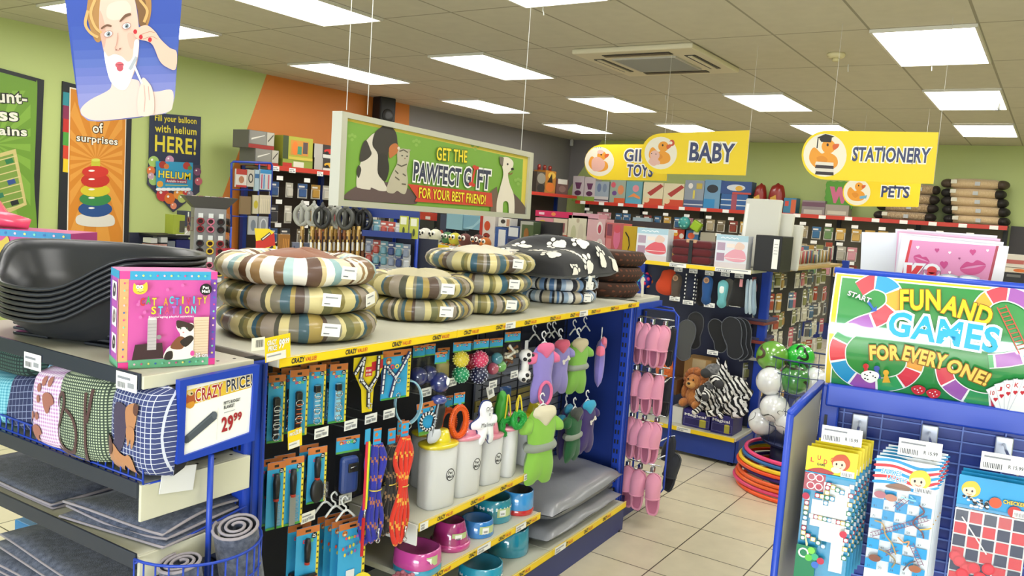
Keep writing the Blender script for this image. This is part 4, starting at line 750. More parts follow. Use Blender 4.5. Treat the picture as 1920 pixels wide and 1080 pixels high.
# price tickets on the top strip
def ticket(label, px, py, w_, c, words, wd, h, rot=0):
    s = MB().box((0, 0, 0), (wd, .0015, h), c).at(0, -.001, 0)
    for tx, x, z, hh, ww, col in words: s.text(tx, x*wd, z*h, hh*h, col, w=ww*wd, shear=.12, bold=.04, out='1c2230' if col != 'INK' else None, ow=.02)
    s.rect(-wd*.48, -h*.48, wd*.3, -h*.14, 'e4e2da'); s.rect(-wd*.44, -h*.3, wd*.1, -h*.24, '9a9da4')
    return s.build('price_ticket', label=label, cat='ticket', loc=gpl(px, py, w_), rot=(0, rad(rot), GA))
ticket('yellow 99.99 CRAZY PRICE ticket on the top strip under the tall bed stack', 521, 652, -.045, YEL, (('CRAZY', -.24, .28, .2, .36, 'f2f0e8'), ('PRICE', -.22, .04, .2, .34, 'f2f0e8'), ('99', .14, .14, .38, .22, 'f4f2ea'), ('99', .36, .22, .22, .16, 'f4f2ea')), .082, .062, -4)
s = MB().box((0, 0, 0), (.04, .0012, .032), mat('e6e2d4')).at(0, -.001, 0); s.barcode(-.008, -.008, .024, .018); s.build('barcode_label', label='white barcode label left of the yellow 99.99 ticket', cat='label', loc=gpl(484, 645, -.044), rz=GA)
ticket('small yellow price ticket below the black dog collar', 553, 822, .02, YEL, (('PRICE', -.2, .3, .16, .4, 'f2f0e8'), ('20.99', .24, .32, .26, .44, 'f4f2ea')), .05, .052, -4)
# ---------------------------------------------------------------- packaged goods on the hooks
PB = '3aa4d8'
def head(s, w_, h, z0=0, txt='DOG', circle=True, edge=True, face=True):      # printed blue pet card with orange top and yellow edge, hung from z0 downwards
    s.box((0, 0, z0-h/2), (w_, .002, h), mat(PB, .35)); s.at(0, -.0012, 0)
    k = min(.02, h*.2); s.rect(-w_/2, z0-k, w_/2, z0, 'c8743a'); s.rect(-w_*.12, z0-k*.75, w_*.12, z0-k*.4, '2a2018')
    if edge and h > .06: s.rect(w_*.39, z0-h, w_/2, z0-k, 'e8d43a'); [s.rect(w_*.41, z0-k-(h-k)*(.1*i+.08), w_*.48, z0-k-(h-k)*(.1*i+.05), '5a5a2c') for i in range(9)]; s.rect(-w_/2, z0-h, w_*.39, z0-h*.965, '4aa04a')
    else: s.rect(-w_/2, z0-h, w_/2, z0-h*.88, '6ab04a')
    r = min(w_*.12, h*.16)
    if circle: petmall(s, w_*.26, z0-k-r*.9, r, True)
    if face: s.oval(-w_*.3, z0-k-r*.9, r*.8, r*.8, 'c8763a'); s.oval(-w_*.3, z0-k-r*1.2, r*.4, r*.3, 'e8d0a8'); s.oval(-w_*.34, z0-k-r*.7, r*.12, r*.16, '1c1c20'); s.oval(-w_*.26, z0-k-r*.7, r*.12, r*.16, '1c1c20')
    cs = ('e84a5a', 'f0d83a', '6ad06a', 'f08a3a', 'c86ad8')
    tw = w_*.46/max(3, len(txt)); zt = z0-k-(r*2.3 if h > .06 else r*.9)
    if not txt: [s.oval(-w_*.24+w_*.1*i, zt, r*.36, r*.42, cs[i], 8) for i in range(5)]
    for i, ch in enumerate(txt): s.text(ch, -w_*.16+tw*i*(1 if h > .06 else 1.0), zt, r*1.0, cs[i % 5], w=tw*.85, bold=.05)
    return s
def hung(name, label, cat, px, py, w_, yaw=-14, group=None, roll=0):
    return thing(name, label, cat, gpl(px, py, w_), rot=(0, rad(roll), GA+rad(yaw)), group=group)
CH = mat('c9ccd2', .2, 1); BK = mat('1b1b1f', .6, 0, 'fabric')
def collar(label, px, py, w_, wd, h, col, dots=None, group='carded dog collars', spare=2):
    for i in range(spare, -1, -1):
        lab = label if i == 0 else label.split(' on a ')[0].split(' in a ')[0].split(',')[0]+', pack %s behind the front one' % NTH[i-1]
        u, _, z = gp(px, py, w_); t = thing('dog_collar_pack', lab, 'dog collar', gl(u, w_+.035*i, z), GA+rad(-16), group); s = MB(); head(s, wd, h, 0.0); s.build('backing_card', t)
        if i > 1: continue
        c = MB(); m = mat(col, .5, 0, 'fabric'); x = -wd*.1; c.box((x, -.012, -h*.62), (.017, .012, h*.62), m, .004); c.box((x, -.013, -h*.38), (.019, .014, h*.12), mat('1c1c20', .3), .004)
        for k in range(6): c.box((x, -.0185, -h*(.5+.07*k)), (.0172, .001, .0025), dots or mat('d8dce0'))
        c.build('collar', t)
        for zz in (.48, .72, .9): MB().tube([(x+.011*cos(a), -.02, -h*zz+.009*sin(a)) for a in [2*pi*q/12 for q in range(12)]], .0016, CH, 5, True).build('metal_ring', t)
collar('black studded dog collar on a blue card half hidden by the near post', 520, 703, .09, .05, .19, '202228')
collar('black and orange striped dog collar on a blue card near the post', 562, 693, .07, .058, .19, '221c1e', mat('d0602c'))
collar('sky blue dog collar with silver rings, third card from the post', 596, 684, .07, .054, .178, '5aa6cc')
collar('pale blue studded dog collar in a clear pack left of the yellow harness', 636, 682, .07, .06, .178, '8ac4dc', CH)
def harness(label, px, py, w_, wd, h, shape, base, m2, strap):
    t = hung('dog_harness_pack', label, 'dog harness', px, py, w_, -10); s = MB()
    if shape == 'y':
        s.prism([(-wd/2, 0), (-wd*.5, -h*.25), (-wd*.2, -h*.62), (-wd*.14, -h*1.06), (wd*.2, -h*1.06), (wd*.22, -h*.62), (wd*.5, -h*.25), (wd*.5, -.0)], 0, .002, mat(base, .4)); s.at(0, -.0004, 0); s.poly([(wd*.1, -h*.12), (wd*.5, -h*.08), (wd*.5, -h*.25), (wd*.12, -h*.3)], 'c42a34'); s.rect(-wd*.1, -h*.38, wd*.14, -h*.2, 'c8323a'); [s.rect(wd*(-.07+.045*i), -h*(.27+.07*j)-h*.02, wd*(-.045+.045*i), -h*(.27+.07*j)+h*.02, 'f2f0e8') for j in (0, 1) for i in range(4)]
    else: head(s, wd, h, 0, 'DOG')
    s.build('backing_card', t); c = MB(); m = mat(strap, .6, 0, 'fabric'); w2 = mat('e4e6ea', .6)
    for pts in ([(-wd*.5, 0, -h*.3), (-wd*.2, 0, 0), (-wd*.3, 0, -h*.4), (0, 0, -h*.62), (wd*.02, 0, -h*.95)], [(wd*.3, 0, .0), (wd*.28, 0, -h*.38), (0, 0, -h*.62)]) if shape == 'y' else ([(wd*.42, 0, -.01), (wd*.12, 0, -h*.4), (-wd*.05, 0, -h*.55), (-wd*.2, 0, -h*.95)], [(-wd*.38, 0, -h*.3), (-wd*.05, 0, -h*.56)], [(-wd*.45, 0, -h*.28), (-wd*.5, 0, -h*.85)]):
        for k in range(len(pts)-1):
            a, b = V(pts[k]), V(pts[k+1]); d = (b-a).length; an = math.atan2(b.z-a.z, b.x-a.x); T0 = Mx.Translation((a+b)/2+V((0, -.006, 0))) @ Mx.Rotation(-an, 4, 'Y'); c.T = T0; c.box((0, 0, 0), (d, .004, .013), m); c.box((0, -.0025, 0), (d, .001, .006), w2)
            for j in range(int(d/.018)): c.box((-d/2+.009+.018*j, -.0032, 0), (.003, .001, .007), m)
    c.T = Mx(); c.build('harness', t)
    for x, z in ((.02*wd, -h*.62), (wd*.04, -h*.93), (-wd*.3, -h*.42)): MB().tube([(x+.008*cos(a), -.011, z+.008*sin(a)) for a in [2*pi*q/12 for q in range(12)]], .0018, CH, 5, True).build('metal_ring', t)
harness('black and white dog harness on a yellow tapering card', 692, 668, .05, .112, .165, 'y', 'e8cf22', None, '1c1c22')
harness('navy and white dog harness on a square blue card', 745, 656, .045, .118, .158, 'sq', PB, None, '1f2a5c')
t = hung('loose_dog_collar', 'pale blue dog collar hanging in a loop right of the blue harness card', 'dog collar', 768, 712, .05, -30); s = MB(); m = mat('8fbfd0', .5, 0, 'fabric')
pts = [(.048*cos(a), 0, -.075+.075*sin(a)) for a in [pi/2+2*pi*q/28 for q in range(28)]]; vs = [(p[0]*k, y_, -.075+(p[2]+.075)*k) for p in pts for k, y_ in ((1, -.009), (1, .009), (.93, .009), (.93, -.009))]; s.add(vs, [(4*i+j, 4*i+(j+1) % 4, 4*((i+1) % 28)+(j+1) % 4, 4*((i+1) % 28)+j) for i in range(28) for j in range(4)], m); s.build('band', t); MB().tube([(.0+.01*cos(a), -.012, -.152+.01*sin(a)) for a in [2*pi*q/12 for q in range(12)]], .002, CH, 5, True).build('metal_ring', t)
t = hung('chain_collar_pack', 'black and white braided ring collar on a blue card', 'dog collar', 799, 754, .05, -22, roll=-8); s = MB(); head(s, .075, .112, 0, 'DOG', edge=False); s.build('backing_card', t); s = MB()
for i in range(30): a = 2*pi*i/30; s.ell((-.002+.027*cos(a), -.01, -.066+.027*sin(a)), .0042, .0042, .0042, mat('e8e8ea' if i % 2 else '1a1a1e', .4), 8, 5); s.ell((-.002+.032*cos(a+.1), -.01, -.066+.032*sin(a+.1)), .0034, .0034, .0034, mat('1a1a1e' if i % 2 else 'e8e8ea', .4), 8, 5)
s.build('braided_ring', t)
# grooming tools
def tool(label, px, py, w_, wd, h, kind, yaw=-14, spare=1):
    t = hung('grooming_pack', label, 'grooming tool', px, py, w_, yaw, 'carded grooming tools'); s = MB(); head(s, wd, h, 0, 'DOG', face=False); s.build('backing_card', t); s = MB(); g = mat('1a1a1d', .45); x = -wd*.08
    s.tube([(x, -.012, -h*.16), (x, -.012, -h*.3), (x, -.012, -h*.52)], .009, g, 8, rf=lambda q: .85+.3*sin(q*3)); s.tube([(x, -.012, -h*.42), (x, -.012, -h*.56)], .008, mat('c8402c', .4), 8); s.build('handle', t)
    s = MB()
    if kind == 'comb': s.box((x, -.012, -h*.76), (.018, .004, h*.44), mat('a8aeb4', .3, .8)); [s.box((x+.013, -.012, -h*(.56+.02*i)), (.014, .0015, .0012), mat('c4c8cc', .3, .9)) for i in range(20)]
    elif kind == 'knife': s.tube([(x, -.012, -h*.5), (x+.002, -.012, -h*.98)], .006, g, 6, rf=lambda q: 1-.6*q); [s.box((x+.009, -.012, -h*(.62+.018*i)), (.012, .0012, .001), CH) for i in range(18)]
    elif kind == 'brush':
        s.ell((x, -.014, -h*.76), .022, .012, h*.22, g); [s.tube([(x+.018, -.014, -h*(.62+.016*i)), (x+.034, -.02, -h*(.63+.016*i))], .0007, CH, 3) for i in range(18)]; [s.tube([(x+.008, -.024, -h*(.62+.016*i)), (x+.016, -.036, -h*(.63+.016*i))], .0007, CH, 3) for i in range(18)]
    else: s.box((x, -.014, -h*.82), (.06, .012, h*.2), g, .003); s.box((x+.01, -.021, -h*.82), (.04, .002, h*.12), mat('d8542c', .4))
    s.build('head', t)
    for i in range(1, spare+1): dup(t, gl(*(V(gp(px, py, w_))+V((0, .035*i, 0)))), label=label+', the pack hanging behind')
tool('thin black grooming knife on a blue card against the near post', 519, 866, .06, .055, .19, 'knife'); tool('metal comb with black and red handle on a blue card', 551, 857, .05, .065, .195, 'comb'); tool('round black bristle brush on a blue card', 596, 838, .05, .062, .165, 'brush'); tool('wide black slicker brush with red head on the lowest hook', 578, 988, .05, .075, .19, 'slick')
t = hung('pouch_pack', 'navy pet pouch in a clear blister with a blue header', 'pet pouch', 653, 818, .055, -14); s = MB(); head(s, .082, .05, 0, 'DOG', edge=False); s.build('header_card', t); s = MB(); s.box((.0, -.012, -.115), (.062, .03, .115), mat('2a4488', .45), .015, 3); s.box((.005, -.029, -.09), (.036, .006, .028), BLACK, .003); s.tube([(-.008, -.034, -.088), (.012, -.034, -.085)], .0015, CH, 5); s.build('pouch', t); MB().box((0, -.012, -.115), (.082, .045, .14), TRANS, .012, 2).build('blister', t)
t = hung('training_pack', 'flat blue pet pack with yellow corner on white hangers at the bottom', 'pet pack', 662, 978, .035, -14); s = MB(); head(s, .098, .24, 0, ''); s.oval(.035, -.23, .05, .06, 'ead83a', 24); s.rect(-.02, -.24, .01, -.15, 'd8dce0'); s.barcode(-.014, -.235, .018, .03); [s.oval(-.034+.012*i, -.078+.002*i, .004, .006, ('d8583a', '6a5ab0', 'e0a83a', 'd8d04a', '4a7ab0')[i % 5], 8) for i in range(6)]; [s.oval(-.028+.012*i, -.098+.002*i, .004, .006, ('e0c83a', '4a6ab0', 'c8d04a', 'a05ab0')[i % 4], 8) for i in range(4)]; s.build('backing_card', t)
for i in range(1, 4): dup(t, gl(*(V(gp(662, 978, .035))+V((0, .03*i, 0)))), label='flat blue pet pack with yellow corner, %s behind the front one' % NTH[i-1])
def hanger(s, z=0, wd=.07, m=None, k=1):
    m = m or mat('e6e8ea', .35); s.tube(spl([(.006, 0, z+.03), (-.004, 0, z+.042), (-.016, 0, z+.034), (-.012, 0, z+.018), (0, 0, z+.008), (0, 0, z-.004)], 4, False), .003*k, m, 6); s.tube(spl([(-wd/2, 0, z-.03), (-.01, 0, z-.006), (0, 0, z-.004), (.01, 0, z-.006), (wd/2, 0, z-.03)], 4, False), .0036*k, m, 6); return s
t0 = None
for i in range(3):
    lab = 'white plastic clip hanger above the flat blue packs, %s from the front' % NTH[i]
    p = gl(*(V(gp(648-6*i, 962-3*i, .04))+V((0, .03*i, .012))))
    if t0 is None: t0 = hanger(MB(), 0, .07).build('plastic_hanger', label=lab, cat='hanger', group='white clip hangers', loc=p, rz=GA-rad(10))
    else: dup(t0, p, label=lab)
# rope leads: bundles of looped rope under a small card
def rope(label, px, py, w_, c1, c2, L, n=3, r=.0075, yaw=-10, sd=1):
    g = random.Random(sd); t = hung('rope_lead', label, 'dog lead', px, py, w_, yaw, 'rope dog leads'); s = MB(); s.box((0, 0, -.02), (.03, .002, .05), mat(PB, .35)).at(0, -.0012, 0); s.rect(-.015, -.002, .015, .005, 'c8743a'); s.oval(-.004, -.014, .006, .006, 'c8763a'); s.rect(-.012, -.035, .012, -.028, 'd8583a'); s.build('card', t)
    m1, m2 = mat(c1, .6, 0, 'fabric'), mat(c2, .6, 0, 'fabric')
    for i in range(n):
        x, y_ = (i-(n-1)/2)*.018, g.uniform(-.012, .012); wob = [g.uniform(-.006, .006) for _ in range(8)]
        pts = spl([(x*.3-.008, y_, -.045), (x-.016+wob[0], y_, -L*.3), (x*.35-.006+wob[1], y_-.004, -L*.52), (x-.018+wob[2], y_, -L*.8), (x-.004, y_-.004, -L+.004*i), (x+.016+wob[3], y_, -L*.8), (x*.35+.008+wob[4], y_-.004, -L*.52), (x+.018+wob[5], y_, -L*.28), (x*.3+.008, y_, -.045)], 9, False)
        s = MB(); s.tube(pts, r, [m1]*6+[m2], 7); s.build('rope', t)
    s = MB(); s.tube([(.02*cos(a), -.004+.016*sin(a), -L*.52) for a in [2*pi*q/14 for q in range(14)]], .002, mat('d8c05a', .4, .3), 5, True); s.build('twist_tie', t)
    s = MB(); s.tube([(.008, -.02, -L*.86), (.008, -.02, -L*.95)], .004, CH, 6); s.tube([(.008+.007*cos(a), -.02, -L*.97+.007*sin(a)) for a in [2*pi*q/10 for q in range(10)]], .002, CH, 5, True); s.build('snap_hook', t)
rope('blue rope dog lead with orange flecks', 708, 806, -.01, '2b2f9c', 'b06a4a', .355, 3, sd=2); rope('black rope dog lead between the blue and red ones', 735, 806, .0, '1d1a1c', '8a6a4a', .33, 3, sd=3); rope('bright red rope dog lead with yellow flecks', 760, 792, -.02, 'd0301c', 'e0a03a', .39, 3, .008, sd=4)
rope('red rope dog lead hanging behind the bright red one', 752, 790, .10, 'b82a1c', 'd8943a', .34, 2, sd=5)
t = hung('ribbon_lead', 'thin rainbow ribbon lead with a metal snap hook', 'dog lead', 690, 806, -.01, 0); s = MB(); s.box((0, 0, -.02), (.022, .002, .045), mat(PB, .35)); s.build('card', t); s = MB(); s.box((-.006, -.004, -.14), (.008, .003, .21), mat('d8304c', .5)); s.box((.003, -.005, -.14), (.006, .003, .21), mat('e8e03a', .5)); s.box((.009, -.003, -.13), (.004, .003, .18), mat('5ac83a', .5)); s.box((-.004, -.004, -.33), (.01, .004, .12), mat('c8202c', .5)); s.build('ribbon', t); MB().tube([(0, -.004, -.245), (-.002, -.004, -.27)], .0035, CH, 6).build('snap_hook', t)
# balls, bones and rings
def spiky(s, c, r, m, m2=None, n=70):
    s.ell(c, r, r, r, m, 16, 10)
    for i in range(n):
        z = 1-2*(i+.5)/n; a = i*2.39996; q = sqrt(1-z*z); s.ell((c[0]+r*q*cos(a), c[1]+r*q*sin(a), c[2]+r*z), r*.1, r*.1, r*.1, m2 or m, 5, 3)
def ballpack(label, px, py, w_, balls, hw=.062, hh=.036, yaw=-14, bag=None, cat='dog toy', spike=True, name='dog_toy_pack'):
    t = hung(name, label, cat, px, py, w_, yaw, 'carded dog toys'); s = MB(); head(s, hw, hh, 0, '', edge=False); s.build('header_card', t)
    for x, z, r, c, c2 in balls:
        s = MB()
        if spike: spiky(s, (x, -.004, z), r, mat(c, .35), mat(c2, .35))
        else: s.ell((x, -.004, z), r, r, r, mat(c, .3, 0, 'gloss')); s.oval(0, 0, 0, 0, PAPER) if 0 else None
        s.build('ball', t)
    if bag: s = MB(); s.box((0, -.004, -hh-bag/2+.004), (hw*.95, hw*.7, bag), TRANS, .012, 2); s.build('clear_bag', t)
    return t
ballpack('yellow and green spiky dog balls under a blue header', 867, 641, .05, ((-.005, -.062, .029, 'd9c53a', 'e8dc7a'), (-.002, -.118, .030, '1f8a5c', 'a8dcc0')), .082)
ballpack('pink and navy spiky dog balls under a blue header', 903, 636, .055, ((-.005, -.075, .031, 'd8446c', 'f0a8b8'), (-.004, -.134, .032, '262a48', 'b8bcd0')), .075)
ballpack('pink, teal and green felt dog balls in a clear bag', 931, 634, .08, ((-.012, -.118, .024, 'c85a78', ''), (.028, -.112, .024, '6ab05a', ''), (.006, -.08, .024, '4a9ab0', '')), .07, spike=False, bag=.12)
ballpack('red spiky dog ball hanging behind the yellow one', 884, 640, .16, ((0, -.08, .03, 'a82a3a', 'd86a7a'),), .07)
for lab, px, py, r in (('navy blue rubber dog ball in a clear bag, nearest the blue harness', 786, 648, .033), ('navy blue rubber dog ball in a clear bag, second along', 806, 645, .032), ('navy blue rubber dog ball hanging lowest with a white mark', 827, 660, .035)):
    t = ballpack(lab, px, py, .04 if r > .034 else .08, ((0, -.105, r, '262f6c', ''),), .05, .04, spike=False, bag=.13)
    if r > .034: s = MB(); s.ell((0, -.004, -.165), .03, .028, .018, mat('3a4690', .25, 0, 'gloss')); s.build('ball', t); MB().at(.004, -.041, 0).oval(.0, -.095, .008, .014, 'e8eaf0').build('printed_mark', t)
t = ballpack('sand filled clear treat bag with a pink and blue header', 832, 652, .09, (), .055, .05, bag=.0); s = MB(); puff(s, [(-.027, -.05), (.027, -.05), (.03, -.12), (-.03, -.12)], .03, mat('b8a868', .6, 0, 'wrap')); s.rect(0, 0, 0, 0, PAPER) if 0 else None; s.build('filled_bag', t)
t = ballpack('clear bag of brown and white rawhide bones under a blue header', 962, 622, .06, (), .085, .04); g = random.Random(5)
for i in range(12):
    s = MB(); x, z, a, y_ = g.uniform(-.026, .026), g.uniform(-.13, -.06), g.uniform(0, pi), g.uniform(-.018, .014); d = V((cos(a)*.018, 0, sin(a)*.018)); c = V((x, y_, z)); m = mat(g.choice(('e8e2d4', '7a4a2c', 'd8ccb4', '5a2c20', 'eeeae0', 'c8a03a')), .5); s.tube([c-d, c+d], .005, m, 6)
    for q in (c-d, c+d): s.ell(q, .007, .006, .007, m, 8, 5)
    s.build('bone', t)
MB().box((0, -.002, -.098), (.082, .05, .12), TRANS, .015, 2).build('clear_bag', t)
t = hung('soccer_bone_toy', 'white and black football patterned bone toy', 'dog toy', 987, 652, .04, -10); s = MB(); m = mat('ecebe8', .5)
s.tube([(0, 0, -.03), (0, 0, -.115)], .016, m, 10)
for z in (-.032, -.115):
    s.ell((0, 0, z), .03, .028, .027, m)
    for a, b in ((-.4, .3), (.5, .1), (-.1, -.6), (-.9, -.4), (.9, -.5)): s.ell((.03*sin(a)*cos(b), -.028*cos(a)*cos(b), z+.027*sin(b)), .0085, .0085, .0085, mat('1a1a1d', .5), 8, 5)
s.build('plush_bone', t); MB().box((0, 0, .01), (.02, .001, .04), mat('c8ccd0')).build('loop', t)
t = hung('chew_ring', 'orange spiked rubber chew ring on a blue card', 'dog toy', 862, 736, .04, -14); s = MB(); head(s, .05, .042, 0, '', edge=False); s.build('header_card', t); s = MB(); m = mat('df5a1c', .4); cx, cz, rx, rz2 = 0, -.105, .034, .052
s.tube([(cx+rx*cos(a), -.004, cz+rz2*sin(a)) for a in [2*pi*q/36 for q in range(36)]], .0105, m, 8, True)
for i in range(44):
    a = 2*pi*i/44
    for k, dy in ((1.26, 0), (1.13, -.011), (.78, -.006)): s.ell((cx+rx*k*cos(a), -.004+dy, cz+rz2*(1+(k-1)*.7)*sin(a)), .0035, .0035, .0035, m, 5, 3)
s.build('ring', t); MB().box((0, -.004, -.052), (.012, .004, .03), mat('5aa6c8', .5)).build('strap', t)
for lab, px, py, w_ in (('orange spiked chew ring hanging behind the front one', 840, 742, .14),): dup(t, gpl(px, py, w_), label=lab)
t = hung('squeaky_boot_toy', 'black squeaky toy with white tips in front of the pink lids', 'dog toy', 828, 748, .03, -14, roll=10); s = MB(); puff(s, spl([(-.018, -.02), (.018, -.015), (.02, -.06), (.018, -.105), (-.018, -.11), (-.022, -.06)], 4), .034, mat('1d1d20', .5)); s.build('body', t); s = MB(); puff(s, spl([(-.024, -.105), (.016, -.1), (.022, -.13), (.0, -.155), (-.026, -.15)], 4), .036, mat('cfd4dc', .5)); s.build('tip', t); MB().box((-.02, -.012, -.07), (.004, .004, .12), mat('9aa0a8', .3)).build('binding', t)
t = hung('plush_toy', 'white Mailman man shaped plush toy with blue outline', 'dog toy', 913, 752, .0, -18); OUT = spl([(-.002, .0), (.022, -.008), (.028, -.03), (.024, -.05), (.05, -.058), (.055, -.08), (.036, -.09), (.038, -.12), (.04, -.155), (.02, -.16), (.012, -.13), (-.004, -.13), (-.012, -.165), (-.036, -.162), (-.034, -.11), (-.062, -.1), (-.066, -.08), (-.045, -.068), (-.028, -.055), (-.03, -.03), (-.02, -.006)], 4)
s = MB(); puff(s, [(p[0]*1.07, -.08+(p[1]+.08)*1.05) for p in OUT], .03, mat('2c3a72', .7), c=(-.004, -.085), y=.006); s.build('blue_edge', t); s = MB(); puff(s, hx(OUT), .04, mat('eef0f4', .8, 0, 'fabric'), c=(-.004, -.085)); s.build('body', t); s = MB().at(0, -.0215, 0); s.text('Mailman', -.004, -.083, .017, '34363c', w=.062, bold=.0)
for x in (-.01, .008): s.oval(x, -.026, .007, .010, '34363c'); s.oval(x, -.027, .0055, .0085, 'f4f4f4'); s.oval(x, -.029, .002, .0035, '1c1c20')
s.oval(0, -.045, .0035, .005, '34363c'); s.oval(0, -.045, .002, .0035, 'f0f0f0'); s.build('printed_face', t)
t = hung('swing_tag', 'white paper price tag hanging above the Mailman toy', 'tag', 918, 726, .085, -14, roll=-18); s = MB().box((0, 0, -.02), (.036, .001, .05), PAPER).at(0, -.001, 0); s.barcode(-.01, -.03, .02, .018); s.build('tag_card', t)
t = hung('rubber_duck_toy', 'green duck shaped dog toy behind the Mailman toy', 'dog toy', 942, 733, .06, -14); s = MB(); puff(s, spl([(-.01, 0), (.016, -.005), (.018, -.035), (.03, -.07), (.024, -.13), (-.004, -.15), (-.026, -.12), (-.026, -.06), (-.016, -.03)], 4), .05, mat('3f9c34', .5)); s.build('body', t); s = MB(); [puff(s, spl([(x-.008, -.14), (x+.008, -.14), (x+.014, -.185), (x-.006, -.19)], 3), .02, mat('d8782c', .5)) for x in (-.01, .016)]; s.build('feet', t)
def ringrope(label, px, py, w_, z, rr, sd):
    t = hung('rope_ring_toy', label, 'dog toy', px, py, w_, -14); s = MB(); m = mat('1f9a3c', .4); c = (0, -.008, z)
    s.tube([(rr*cos(a), -.008, z+rr*sin(a)) for a in [2*pi*q/28 for q in range(28)]], rr*.5, m, 10, True)
    for i in range(90): a, b = i*2.39996, i*.9; k = rr+rr*.5*cos(b); s.ell((k*cos(a), -.008-rr*.5*abs(sin(b)), z+k*sin(a)), .0042, .0042, .0042, m, 5, 3)
    s.build('ring', t); s = MB(); y_ = mat('d9c22a', .6, 0, 'fabric')
    for dx in (-.012, .012): s.tube(spl([(dx*1.6, -.01, z), (dx, -.012, z*.5), (dx*.2, -.006, 0), (-dx*.3, .004, z*.4), (dx*.8, .004, z*.9)], 6, False), .0034, y_, 6)
    s.build('rope', t)
ringrope('green spiked ring toy on a yellow rope, the front right one', 972, 741, .0, -.095, .026, 1); ringrope('green spiked ring toy on a yellow rope, the lower left one', 951, 740, .04, -.125, .027, 2)
t = hung('treat_bag', 'small blue and brown treat bag behind the green rings', 'treat bag', 948, 724, .12, -14); s = MB(); puff(s, [(-.03, 0), (.03, 0), (.032, -.05), (-.032, -.05)], .03, mat('2f5a9c', .3, 0, 'wrap')); s.build('pouch', t)
# dog coats on white hangers
def coat(label, px, py, w_, k, c1, c2, style, yaw=-20, belly=False, sd=0):
    t = hung('dog_coat', label, 'dog coat', px, py, w_, yaw, 'dog coats on hangers'); s = MB(); hanger(s, 0, .06*k); s.build('hanger', t)
    m1, m2 = mat(c1, .9, 0, 'fabric'), mat(c2, .9, 0, 'fabric'); S = lambda pts: [(p[0]*k, p[1]*k) for p in spl(pts, 4)]
    body = S([(-.02, -.012), (.02, -.012), (.047, -.03), (.056, -.06), (.05, -.10), (.046, -.15), (.056, -.2), (.05, -.245), (.02, -.25), (.0, -.238), (-.02, -.25), (-.05, -.245), (-.056, -.2), (-.046, -.15), (-.05, -.10), (-.056, -.06), (-.047, -.03)])
    s = MB(); puff(s, body, .05*k, m1, c=(0, -.12*k)); s.build('body', t)
    s = MB(); puff(s, S([(-.03, -.006), (.03, -.006), (.046, -.028), (.028, -.046), (.0, -.072), (-.028, -.046), (-.046, -.028)]), .034*k, m2, y=-.012*k, c=(0, -.03*k)); s.build('collar', t)
    for sg in (-1, 1):
        s = MB(); puff(s, S([(sg*.04, -.04), (sg*.075, -.055), (sg*.082, -.085), (sg*.06, -.09), (sg*.043, -.08)]), .045*k, m1 if style else m2); s.build('sleeve', t)
    if belly:
        s = MB(); pts = S([(-.026, -.18), (.0, -.16), (.026, -.18), (.03, -.22), (.012, -.25), (-.012, -.25), (-.03, -.22)]); s.tube([(p[0], -.028*k, p[1]) for p in pts], .007*k, m2, 6, True); s.at(0, -.026*k, 0); s.poly(pts, mat('6a5f9a', .9, 0, 'fabric')); s.build('belly_opening', t)
    elif style == 'bone': s = MB().at(0, -.031*k, 0); s.line([(.0, -.1*k), (.024*k, -.085*k)], .009*k, 'd8d4cc'); [s.oval(a*k, b*k, .007*k, .007*k, 'd8d4cc') for a, b in ((-.003, -.097), (.0, -.106), (.024, -.08), (.029, -.088))]; s.build('bone_patch', t)
    elif style == 'band': s = MB(); [puff(s, S([(-.05, z), (.05, z+.008), (.05, z-.02), (-.05, z-.028)]), .066*k, mat('8c9488', .9, 0, 'fabric')) for z in (-.12,)]; s.build('grey_band', t)
    return t
coat('lilac and pink dog coat with a round belly opening, the front one', 1021, 640, .0, 1.02, '8d80c8', 'dd6a94', '', -20, True)
coat('lilac dog coat with a grey bone patch, second hanging along', 1052, 634, .06, 1.0, '8d84c4', 'd8607f', 'bone', -20)
coat('lime green dog coat with cream hood and grey band on the upper hooks', 1086, 632, .05, 1.05, '7cb04a', 'c4b894', 'band', -24)
coat('lilac and coral dog coat hanging last before the wire panel', 1128, 630, .06, .98, '8478c4', 'e0708c', '', 25)
coat('lime green dog coat with cream collar hanging low beside the yellow lid', 1018, 756, -.03, 1.35, '86bc48', 'd8d0b4', 'band', -20)
coat('dark purple dog coat with teal collar on the lower hooks', 1062, 756, .12, 1.05, '33285c', '2f8fb4', '', 10)
coat('dark green dog coat between the two purple ones', 1078, 762, .06, 1.05, '1f5a34', '3a3f3c', 'band', -5)
coat('purple dog coat with teal hood and grey bone, lower right', 1102, 748, .04, 1.05, '3a2a66', '2f9cc4', 'bone', -12)
for i, (px, py) in enumerate(((1003, 614), (1030, 610), (1040, 608), (1078, 604), (1098, 598))): hanger(MB(), 0, .07).build('plastic_hanger', label='empty white plastic hanger above the dog coats, %s from the soccer bone' % NTH[i], cat='hanger', group='empty hangers over the coats', loc=gpl(px, py+12, .14), rz=GA-rad(15))
